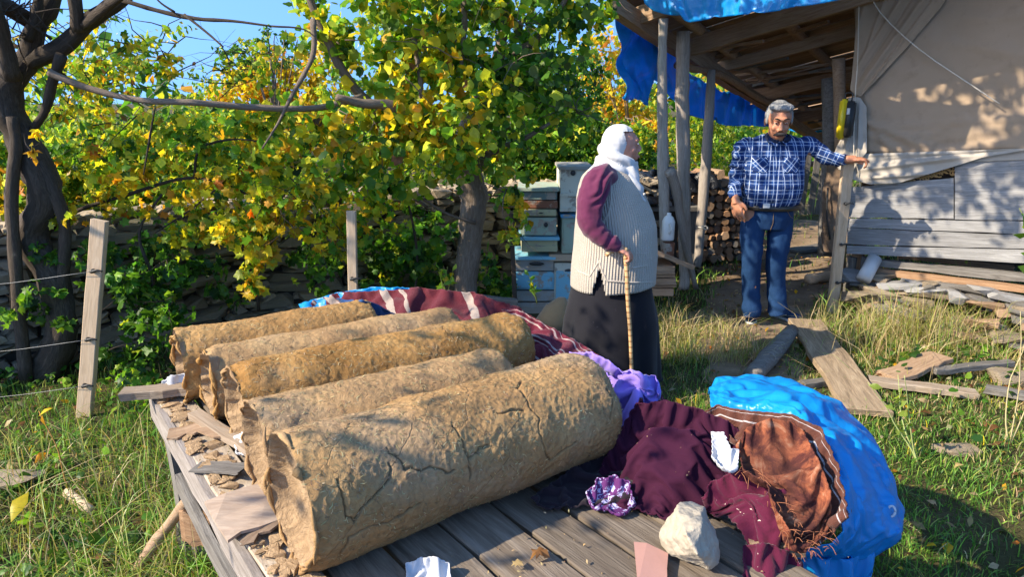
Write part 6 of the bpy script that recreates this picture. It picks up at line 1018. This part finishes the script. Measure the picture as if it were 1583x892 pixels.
# skirt
SKR = fabric('black_skirt_cloth', (.006, .006, .009), (.014, .014, .02), weave=200, sheen=.12, rough=.9, speck=(.05, .05, .06))
rows = [(612, 864, 1018, .33, 0), (590, 865, 1018, .33, 0), (540, 867, 1017, .315, 0), (490, 872, 1016, .30, 0), (440, 884, 1006, .245, 0), (405, 896, 1002, .225, 0), (385, 900, 998, .215, 0)]
RW = ringsi(rows, 40); P = []
for kk_, (y, a, b_, ry, dy) in enumerate(RW):
    cx_ = (q_(a, y).x+q_(b_, y).x)/2; rx_ = (q_(b_, y).x-q_(a, y).x)/2; f_ = 1-kk_/39; f_ = max(0, f_-.25); fo = 1+.09*f_*np.sin(th*8+1.2*np.sin(f_*3))+.03*f_*np.sin(th*15+2); P.append(np.stack([cx_+rx_*np.cos(th)*fo, YW+ry*np.sin(th)*fo, np.full(seg, max(zw(y), .05+.01*0))], -1))
P = np.array(P); Vs = P.reshape(-1, 3); o2 = link('skirt', mesh('skirt', Vs, gridfaces(40, seg, True), SKR), wo_); md = o2.modifiers.new('thickness', 'SOLIDIFY'); md.thickness = .004
for x in (925, 960): b0 = at(x, 606); link('shoe', remesh([ell(b0+Vector((.03, -.02, .035)), (.12, .045, .035), 14, 10), ell(b0+Vector((-.05, -.02, .045)), (.05, .04, .045), 12, 8)], 'shoe', DKH, .006, 2), wo_)
link('ring', mesh('ring', *tube_data([q_(968, 395, -.325)+Vector((.009*math.cos(a), .004*math.sin(a), .008*math.sin(a))) for a in np.linspace(0, 6.3, 12)], .0016, seg=5)[:2], plain('gold', (.7, .5, .2), .25, .8)), wo_)
# walking stick
ws = thing('walking_stick', q_(978, 585, -.32), 'pale carved wooden walking stick in the woman\'s hand', 'walking stick')
t = NT('carved_stick'); tc_ = t.new('TexCoord'); sp = t.new('SeparateXYZ'); t.lk(tc_.outputs['UV'], sp.inputs[0]); s1 = t.math('SINE', t.math('MULTIPLY', sp.outputs[1], 190.)); v = t.coord('Object', rand=False); c = t.mix(t.ramp(s1, [(.45, 0.), (.75, .75)]), t.mix(t.noise(v, 30, 3, .6), (.50, .30, .13), (.62, .42, .22)), (.25, .11, .04)); t.base(c, .5, .4)
sb = q_(979, 598, -.34); sb.z = .02
tube('shaft', [q_(966, 388, -.31), q_(969, 420, -.315), q_(971, 470, -.32), q_(975, 530, -.33), sb], [.0125, .0125, .0115, .0105, .010], t.m, ws, seg=12, sub=6)
tube('handle', [q_(937, 396, -.30), q_(945, 388, -.30), q_(958, 384, -.31), q_(970, 387, -.312)], [.010, .014, .015, .013], t.m, ws, seg=12, sub=4)
# ================================================================== REMAINING OBJECTS
# ---- stacked old beehive boxes behind the tree and the woman
def paint(name, c, wear=.5):
    t = NT(name); v = t.coord('Object'); n = t.noise(v, 9, 8, .7); w_ = t.noise(t.coord('Object', (2, 14, 14)), 4, 6, .6); p = t.mix(t.noise(v, 3, 3, .5), c, tuple(q*.75 for q in c)); t.base(t.mix(t.ramp(n, [(.5+.1*(1-wear)-.02, 0.), (.5+.1*(1-wear)+.03, 1.)]), p, t.mix(w_, (.22, .18, .14), (.42, .37, .3))), .8, .3); t.bump(n, .5, .004); return t.m
PT = dict(cream=paint('cream_paint', (.62, .60, .48)), lblue=paint('light_blue_paint', (.22, .50, .62), .35), green=paint('pale_green_paint', (.36, .44, .34)), yellow=paint('yellowed_paint', (.46, .44, .26)), grey=paint('grey_paint', (.34, .34, .31), .8), blue=paint('blue_paint', (.08, .32, .55)), rust=paint('rust_paint', (.24, .10, .055)), glass=paint('dull_green_paint', (.16, .22, .20)))
YB = 5.45
def hive(x0, x1, y0, y1, mat, label, hole=None, lid=None, strip=None, panel=None, dy=0., D=.38):
    """box front from its picture rectangle on a plane at YB"""
    a = atY(x0, y0, YB+dy); b = atY(x1, y1, YB+dy); W = b.x-a.x; H = a.z-b.z; c = Vector(((a.x+b.x)/2, YB+dy+D/2, b.z)); r = thing('beehive_box', c, label, 'beehive box', 'old painted beehive boxes stacked behind the woman')
    ang = rnd.uniform(-.04, .04); Mr = Matrix.Rotation(ang, 4, 'Z'); bm_ = [box_data((c.x, c.y, c.z+H/2), (W, D, H*.98), Mr)]
    V, Fl, U = join_data(bm_); body = link('box', bevelled(mesh('box', V, Fl, mat, False), .004, 2), r); f = Vector((0, -D/2, 0)); f.rotate(Mr.to_quaternion()); fc = Vector((c.x, c.y, c.z))+f
    if lid: V, Fl, U = box_data((c.x, c.y-.01, c.z+H*1.0-.012), (W+.03, D+.04, .026), Mr); link('lid', bevelled(mesh('lid', V, Fl, lid, False), .003), r)
    if strip: V, Fl, U = box_data(fc+Vector((0, -.008, H*.42-.012)), (W*1.0, .018, .024), Mr); link('batten', mesh('batten', V, Fl, strip, False), r); V, Fl, U = box_data(fc+Vector((0, -.008, .015)), (W*1.0, .018, .024), Mr); link('batten', mesh('batten', V, Fl, strip, False), r)
    if panel: V, Fl, U = box_data(fc+Vector((0, -.006, H*.45)), (W*.9, .012, H*.7), Mr); link('front_panel', bevelled(mesh('panel', V, Fl, panel, False), .004), r)
    if hole:
        for hx, hy, rx, rz_ in hole: p = fc+Vector((hx*W, -.004, hy*H)); V, Fl, U = ell(p, (rx, .008, rz_), 14, 6); link('opening_shade', mesh('hole', V, Fl, M_BLK), r); link('opening_rim', mesh('rim', *tube_data([p+Vector((rx*1.1*math.cos(q), -.004, rz_*1.15*math.sin(q))) for q in np.linspace(0, 6.283, 18)], .004, seg=6)[:2], mat), r)  # black disc stands in for the shade inside each uncut hole
    return r
hive(866, 912, 257, 327, PT['cream'], 'tall cream beehive box with a round hole, topmost behind the woman\'s back', [(-.1, .86, .022, .022)], PT['grey'], PT['cream'])
hive(868, 912, 331, 392, PT['green'], 'pale green beehive box with a blue lid below the tall cream one', None, PT['blue'], None, PT['green'])
hive(850, 912, 394, 404, M_PALE, 'thin pale wooden pallet between the beehive boxes', None, None, None, None, -.03, .42)
hive(858, 912, 406, 468, PT['cream'], 'cream and light blue beehive box with a slot at the bottom right of the stack', [(-.1, .80, .035, .018)], None, None, PT['lblue'])
hive(856, 912, 470, 486, PT['grey'], 'grey base box under the right column of beehives')
hive(804, 862, 290, 309, PT['glass'], 'dull green shallow beehive box at the top of the left column', None, PT['green'])
hive(803, 863, 310, 322, PT['rust'], 'rusty red shallow frame in the left column of beehives')
hive(800, 860, 324, 334, PT['yellow'], 'warped yellowish lid board in the left column of beehives', [(.1, .5, .02, .008)], None, None, None, -.02)
hive(806, 861, 336, 364, PT['green'], 'pale green beehive box with two round holes in the left column', [(-.25, .62, .022, .024), (.2, .6, .018, .02)], None, None, None)
hive(806, 861, 366, 389, PT['yellow'], 'peeling yellow-green beehive box in the middle of the left column', None, PT['lblue'], PT['yellow'])
hive(797, 856, 396, 419, PT['grey'], 'grey beehive box with a long handle slot in the left column', [(.05, .5, .06, .018)], PT['lblue'])
hive(795, 857, 420, 448, PT['lblue'], 'bright light blue beehive box near the bottom of the left column', None, None, None, PT['lblue'])
hive(794, 857, 450, 466, PT['grey'], 'weathered grey box below the light blue beehive')
hive(793, 857, 468, 488, PT['grey'], 'dark grey bottom box of the left column of beehives')
hive(1008, 1042, 412, 428, M_TAN, 'small tan wooden crate right of the woman\'s hip, upper one', None, None, M_TAN, None, -.35)
hive(1008, 1044, 430, 444, M_TAN, 'small tan wooden crate right of the woman\'s hip, middle one', None, None, M_TAN, None, -.35)
hive(1006, 1042, 446, 458, M_TAN, 'small tan wooden crate right of the woman\'s hip, lowest one', None, None, None, None, -.35)
tag(board('slanted_board', atY(1000, 384, 5.2), atY(1058, 408, 5.3), .30, .035, M_TAN, None), 'slanted wooden lid resting on crates at the foot of the porch poles', 'board')
tag(board('leaning_stick', atY(790, 330, 5.2), atY(796, 470, 5.2), .035, .03, M_DBARK, None, up=(0, -1, 0)), 'thin dark stake standing left of the beehive stack', 'stake')
tag(link('sack', mesh('sack', *loft([(*atY(852, 484, 5.0).xy, .0, .10, .08), (*atY(856, 480, 5.0).xy, .10, .13, .10), (*atY(862, 475, 5.0).xy, .2, .09, .07), (*atY(868, 470, 5.0).xy, .26, .03, .03)], 20)[:2], fabric('tan_sacking', (.25, .16, .08), (.4, .28, .16)))), 'brown sack end on the ground beside the woman\'s skirt', 'sack')
tag(board('fallen_pole', atY(745, 462, 5.0), atY(800, 468, 5.0), .06, .05, M_GREY, None), 'grey pole lying on the ground between tree and beehives', 'pole')
# ---- firewood stack behind the porch poles
fm = [mesh('firewood', *tube_data([(0, -.17, 0), (0, .17, .005)], [.5, .5], seg=s_, rough=.35, seed=i)[:2], m_) for i, (s_, m_) in enumerate([(5, M_LOGEND), (6, M_LOGEND), (7, M_TAN), (5, M_TAN), (6, M_BROWN), (8, M_GREY)])]
for me in fm: me.polygons.foreach_set('use_smooth', np.zeros(len(me.polygons), bool))
k = 0; zf = .04
for row in range(13):
    x = 1.30+rnd.uniform(0, .05)
    top = 1.0
    while x < 2.62:
        r_ = rnd.uniform(.032, .055); h_lim = .98-.30*max(0, (x-1.9))**1.3
        if zf+r_ < h_lim and k < 300:
            o = bpy.data.objects.new('firewood_log', fm[k % 6]); COL.objects.link(o); kf = k % 6; o.matrix_basis = Matrix.Translation((x, 7.05+rnd.uniform(-.03, .03)+.25*(x-1.3), zf+r_)) @ Matrix.Rotation(.25, 4, 'Z') @ Matrix.Rotation(rnd.uniform(0, 6), 4, 'Y') @ Matrix.Diagonal((r_*2, 1, r_*2*rnd.uniform(.7, 1), 1)); tag(o, '%s firewood %s, %s' % (('reddish split', 'reddish round', 'tan split', 'pale angular', 'brown round', 'grey barked')[kf], ('in the lowest rows', 'below the middle', 'above the middle', 'in the topmost rows')[min(3, row//3)], ('by the shelf', 'behind the two front poles', 'between the poles and the thin pole', 'on the right slope by the path')[int(min(3, (x-1.3)/.33))]), 'firewood', 'split firewood stacked behind the porch poles'); k += 1
        x += r_*2.0
    zf += .078
BLK2 = NT('black_sheeting'); v = BLK2.coord('Object', rand=False); BLK2.base((.012, .013, .016), .3, .5); BLK2.bump(BLK2.noise(v, 14, 5, .6, 1.), .8, .03)
clothobj('black_sheeting', 'black plastic sheeting draped over the left end of the firewood stack', 'plastic sheet', BLK2.m, [(975, 268, 6.6), (1010, 262, 6.7), (1045, 264, 6.8), (1090, 268, 6.9), (1112, 285, 6.9)], [(975, 330, 6.3), (1010, 318, 6.3), (1050, 300, 6.5), (1095, 292, 6.7), (1114, 294, 6.8)], n=30, m=50, st=1.2, amp=.04, ns=6, zt=0, fn=atY, seed=31)
for i, (x, y) in enumerate([(1000, 322), (1018, 326), (1005, 340), (1036, 322), (985, 330)]):
    p = atY(x, y, 6.3); o = link('grey_stone', rock_mesh(300+i, M_SHEDW, 14, .8, ex=2), None, Matrix.Translation((p.x, 6.55, p.z)) @ Matrix.Diagonal((.13, .12, .10, 1))); tag(o, ('pale grey block on the stack edge right of the woman', 'grey block second from left above the crates', 'small grey block in the lower row beside the woman', 'grey block nearest the porch poles', 'grey block almost hidden by the woman\'s shoulder')[i], 'block')
tag(board('block_shelf', (.95, 6.55, .70), (1.75, 6.6, .70), .3, .04, M_GREY, None), 'grey shelf plank under the blocks right of the woman', 'shelf')
for xx in (1.0, 1.7): tag(board('shelf_post', (xx, 6.55, 0), (xx, 6.55, .68), .08, .08, M_GREY, None), 'squat post holding the grey shelf, %s one' % ('left' if xx < 1.2 else 'right'), 'post')
# white jug hanging on the front pole
jg = thing('white_jug', atY(1033, 355, 5.5), 'white plastic canister hanging on the leftmost porch pole', 'canister')
c = atY(1033, 352, 5.5); t_ = plain('white_plastic', (.66, .66, .62), .4, .4)
link('can', mesh('can', *loft([(c.x, c.y, c.z-.10, .045, .035), (c.x, c.y, c.z-.09, .050, .04), (c.x, c.y, c.z+.05, .050, .04), (c.x, c.y, c.z+.085, .036, .03), (c.x, c.y, c.z+.10, .018, .018), (c.x, c.y, c.z+.12, .016, .016)], 24, 2.6)[:2], t_), jg); link('handle', mesh('handle', *tube_data([c+Vector((.0, -.045, -.04)), c+Vector((.012, -.065, 0)), c+Vector((0, -.045, .045))], .006, seg=7, sub=4)[:2], t_), jg)
tag(link('rusty_tin', mesh('tin', *loft([(c.x+.01, c.y, c.z-.24, .045, .045), (c.x+.01, c.y, c.z-.12, .05, .05)], 20)[:2], PT['rust'], False)), 'rusty tin under the white canister by the porch poles', 'tin')
tp_ = tube_data([atY(1086, 352, 6.2)+Vector((.045*math.cos(a), .045*math.sin(a), .01*math.sin(a*2))) for a in np.linspace(0, 12.6, 30)], .006, seg=6); tag(link('wire_loop', mesh('loop', *tp_[:2], M_ROPE)), 'pale wire wound round the thin porch pole', 'wire')
# ---- wooden stakes and electric-fence wires
def stake(p0, p1, W, T, label, knobs, up=(0, -1, 0)):
    r = thing('wooden_stake', p0, label, 'stake'); board('batten', p0, p1, W, T, M_PALE, r, up=up, nx=8, jag=.08); d = p1-p0
    for f_, sx in knobs:
        p = p0+d*f_+Vector((0, -T/2-.004, 0)); link('insulator', mesh('ins', *tube_data([p, p+Vector((0, -.022, 0))], [.013, .009], seg=10)[:2], M_BLK), r); link('hook', mesh('hook', *tube_data([p+Vector((0, -.018, 0)), p+Vector((sx*.03, -.020, .008)), p+Vector((sx*.055, -.015, .0))], [.007, .006, .004], seg=6, sub=3)[:2], M_BLK), r)
    return r
s0 = at(131, 645); s1 = atY(154, 340, s0.y+.02); stake(s0, s1, .078, .035, 'tall pale wooden fence stake with black insulators left of the platform', [(.18, 1), (.42, 1), (.76, 1)])
s2 = atY(543, 500, 4.05); s2.z = 0; s3 = atY(543, 326, 4.05); stake(s2, s3, .054, .03, 'pale wooden stake standing before the stone wall behind the hives', [(.28, 1), (.62, 1)])
s4 = at(1286, 487); s5 = atY(1311, 252, 5.05); stake(s4, s5, .078, .04, 'leaning pale stake with black insulators under the man\'s hand', [(.24, 1), (.5, 1), (.76, 1)])
M_WIRE = plain('wire', (.25, .25, .24), .4, .5)
for f_ in (.18, .42, .76):
    p = s0+(s1-s0)*f_+Vector((0, -.035, 0)); e = Vector((-3.3, p.y+.1, p.z-.13)); tag(tube('fence_wire', [e, (e+p)/2+Vector((0, 0, -.02)), p], .0012, M_WIRE, None, seg=4, sub=4), 'thin fence wire left of the tall stake, %s strand' % {.18: 'lowest', .42: 'middle', .76: 'top'}[f_], 'wire')
# ---- planks, poles and scrap on the ground
tag(board('long_plank', Vector((*at(1243, 517).xy, .10)), at(1340, 652)+Vector((0, 0, .05)), .235, .035, wood('split_grey_plank', (.10, .075, .05), (.34, .25, .16), (.54, .42, .28), sc=(1, 7, 7), st=1.), None, nx=12, jag=.3), 'broad cracked plank sloping from the path towards the camera', 'plank')
tag(tube('log', [at(1160, 592)+Vector((0, 0, .04)), at(1190, 565)+Vector((0, 0, .07)), at(1222, 532)+Vector((0, 0, .10))], [.055, .062, .05], M_GREY, None, seg=12, rough=.12, sub=5), 'grey log propping up the broad cracked plank', 'log')
def scrap(x0, y0, x1, y1, W, T, mat, label, z0=.04, z1=.04, cat='plank', jag=.7): return tag(board('scrap_plank', at(x0, y0)+Vector((0, 0, z0)), at(x1, y1)+Vector((0, 0, z1)), W, T, mat, None, jag=jag, nx=7), label, cat)
scrap(1342, 600, 1508, 622, .09, .035, M_SPL, 'long splintered grey plank lying right of the broad plank', .05, .05)
scrap(1372, 596, 1450, 578, .16, .03, M_TAN, 'wide tan board piece behind the long splintered plank', .05, .12)
scrap(1440, 592, 1560, 580, .06, .035, M_GREY, 'narrow grey stick behind the splintered planks', .08, .08)
scrap(1520, 612, 1600, 628, .09, .03, M_GREY, 'grey board end at the right edge beside the planks', .05, .05)
scrap(1240, 600, 1330, 590, .06, .04, M_GREY, 'dark half-buried stick under the broad cracked plank', .02, .03)
scrap(1430, 455, 1530, 490, .09, .02, M_SHEDW, 'pale grey board leaning on the rubble below the shed', .14, .06)
scrap(1385, 432, 1560, 452, .07, .05, M_BROWN, 'brown split beam on top of the rubble below the shed', .24, .22)
scrap(1330, 415, 1480, 425, .09, .04, M_TAN, 'tan splintered board just under the shed sill', .30, .30)
tag(link('metal_scrap', bevelled(board_mesh(.26, .17, .004, 5, 6, .8, plain('zinc_sheet', (.42, .44, .44), .5, .5), .02), .001, 1), None, basis(at(1362, 515)+Vector((0, -.05, .03)), at(1408, 482)+Vector((0, 0, .14)), (0, -.6, 1))[0]), 'bent grey metal sheet in the dry grass before the rubble', 'metal sheet')
cp0, cp1 = onwall(1352, 400, .05), onwall(1335, 432, .22); tag(tube('grey_pipe', [cp0, cp1], [.055, .055], plain('grey_pipe', (.45, .47, .47), .5, .4), None, seg=18), 'short grey pipe poking out under the shed boards', 'pipe')
M_SLAB = M_STONE; nst = 0
desc_a = ['flat brown', 'pale grey', 'rusty brown', 'mossy', 'cracked tan', 'bluish grey', 'dark brown', 'sunlit cream']; desc_b = ['slab', 'stone', 'chunk', 'wedge']
for i in range(52):
    x = rnd.uniform(1312, 1640); lay = rnd.random(); y0 = 500-.02*(x-1310); y = y0-lay*70; p = onwall(x, 440, .05+.40*(1-lay)*rnd.random()+.1*(1-lay)); z_ = .03+.30*lay
    o = link('rubble_stone', rock_mesh(500+i % 12, (mi := rnd.choice([(M_STONE, 'brown stone'), (M_TAN, 'tan slab'), (M_SHEDW, 'pale grey slab'), (M_GREY, 'dark grey chunk')]))[0], 14, .5, ex=2.), None, Matrix.Translation((p.x, p.y, z_)) @ Matrix.Rotation(rnd.uniform(-.9, -.4), 4, 'Z') @ Matrix.Rotation(rnd.uniform(-.2, .2), 4, 'Y') @ Matrix.Diagonal(((rl_ := rnd.uniform(.16, .38)), rnd.uniform(.12, .2), rnd.uniform(.05, .10), 1)))
    tag(o, '%s %s %s the rubble heap, %s' % ('long' if rl_ > .29 else ('short' if rl_ < .22 else 'medium'), mi[1], 'low in' if lay < .33 else ('halfway up' if lay < .66 else 'atop'), ('just right of the leaning stake', 'under the grey pipe', 'below the boards\' middle', 'behind the tall weed', 'at the right edge')[int(min(4, (x-1312)/58))]), 'stone', 'rubble piled under the shed boards')
tag(link('field_stone', rock_mesh(611, M_STONE, 16, .45, ex=1.8), None, Matrix.Translation(at(1560, 588)+Vector((0, 0, .03))) @ Matrix.Diagonal((.3, .2, .10, 1))), 'flat grey field stone in the grass at the right edge', 'stone')
tag(link('field_stone', rock_mesh(612, M_STONE, 16, .45, ex=1.8), None, Matrix.Translation(at(1480, 700)+Vector((0, 0, .0))) @ Matrix.Diagonal((.24, .12, .06, 1))), 'small sunken stone in the grass right of the blue tarpaulin', 'stone')
tag(link('field_stone', rock_mesh(613, M_STONE, 16, .45, ex=1.8), None, Matrix.Translation(at(15, 760)+Vector((0, 0, .03))) @ Matrix.Diagonal((.3, .16, .12, 1))), 'grey field stone at the left edge in the weeds', 'stone')
tag(board('threshold_plank', at(1225, 392)+Vector((0, 0, .03)), at(1305, 380)+Vector((0, 0, .03)), .2, .03, M_GREY, None), 'grey plank laid across the path behind the man', 'plank')
tag(tube('log', [at(1248, 440)+Vector((0, 0, .05)), at(1312, 432)+Vector((0, 0, .06))], [.05, .045], M_PALE, None, seg=10, rough=.1, sub=4), 'sunlit peeled log on the path just left of the leaning stake', 'log')
# jacket on the corner post, fence beyond the porch
jc = thing('brown_jacket', atY(1293, 300, 5.8), 'brown old jacket hanging on the porch corner post behind the stake', 'jacket')
jm = fabric('brown_leather_cloth', (.10, .07, .05), (.22, .15, .10), weave=120, st=.4, sheen=.1)
link('jacket_body', remesh([limb([atY(1296, 236, 5.7), atY(1292, 300, 5.68), atY(1288, 360, 5.68), atY(1286, 388, 5.7)], [.07, .10, .09, .07], 16, 3), limb([atY(1300, 240, 5.65), atY(1304, 300, 5.6), atY(1300, 356, 5.62)], [.05, .05, .04], 12, 3)], 'jacket', jm, .01, 3, disp=lambda V, N: .015*fbm(V*np.array([1, 1, .6]), 12, 3, 4)), jc); link('strap', mesh('strap', *tube_data([atY(1280, 290, 5.6), atY(1278, 330, 5.58), atY(1283, 370, 5.6)], .008, seg=6, sub=3)[:2], M_BLK), jc)
pf_ = thing('picket_fence', (4.6, 10.4, 0), 'grey upright boards of a fence beyond the porch', 'fence')
for i, x in enumerate((1228, 1241, 1256, 1268, 1280)): p = atY(x, 300, 10.4); board('picket', (p.x, 10.4, 0), (p.x+.02, 10.4, 1.05+rnd.uniform(-.1, .1)), .10, .025, M_GREY, pf_, up=(0, -1, 0))
board('rail', (4.2, 10.43, .75), (5.2, 10.43, .78), .08, .03, M_GREY, pf_, up=(0, -1, 0))
# lower left: stick, pipe, block under the platform
tag(tube('stick', [at(212, 892)+Vector((0, 0, .03)), at(255, 820, .2), at(299, 764, .42)], [.020, .022, .018], M_TAN, None, seg=9, rough=.15, sub=5), 'brown stick leaning against the platform in the lower left', 'stick')
tag(tube('branch_piece', [at(106, 772)+Vector((0, 0, .03)), at(142, 800)+Vector((0, 0, .03))], [.022, .018], M_PALE, None, seg=9, rough=.3, sub=4), 'short pale peeled branch in the grass in the lower left', 'branch')
tag(board('wood_block', at(298, 800, .28), at(345, 812, .28), .12, .12, M_BROWN, None), 'brown wood block under the left edge of the platform', 'block')
tag(board('wood_block', at(298, 812, .1), at(345, 822, .1), .16, .22, M_GREY, None), 'grey wood block beneath the brown one under the platform', 'block')
tag(link('yellow_leaf', leafmesh('yellow_leaf', np.array([tuple(at(20, 800, .10))]), np.array([.14]), np.array([PAL['y']])*.9, 'oval', np.array([[[1, 0, 0], [0, .9, .43], [0, -.43, .9]]]).transpose(0, 2, 1))), 'large yellow leaf at the lower left edge', 'leaf')
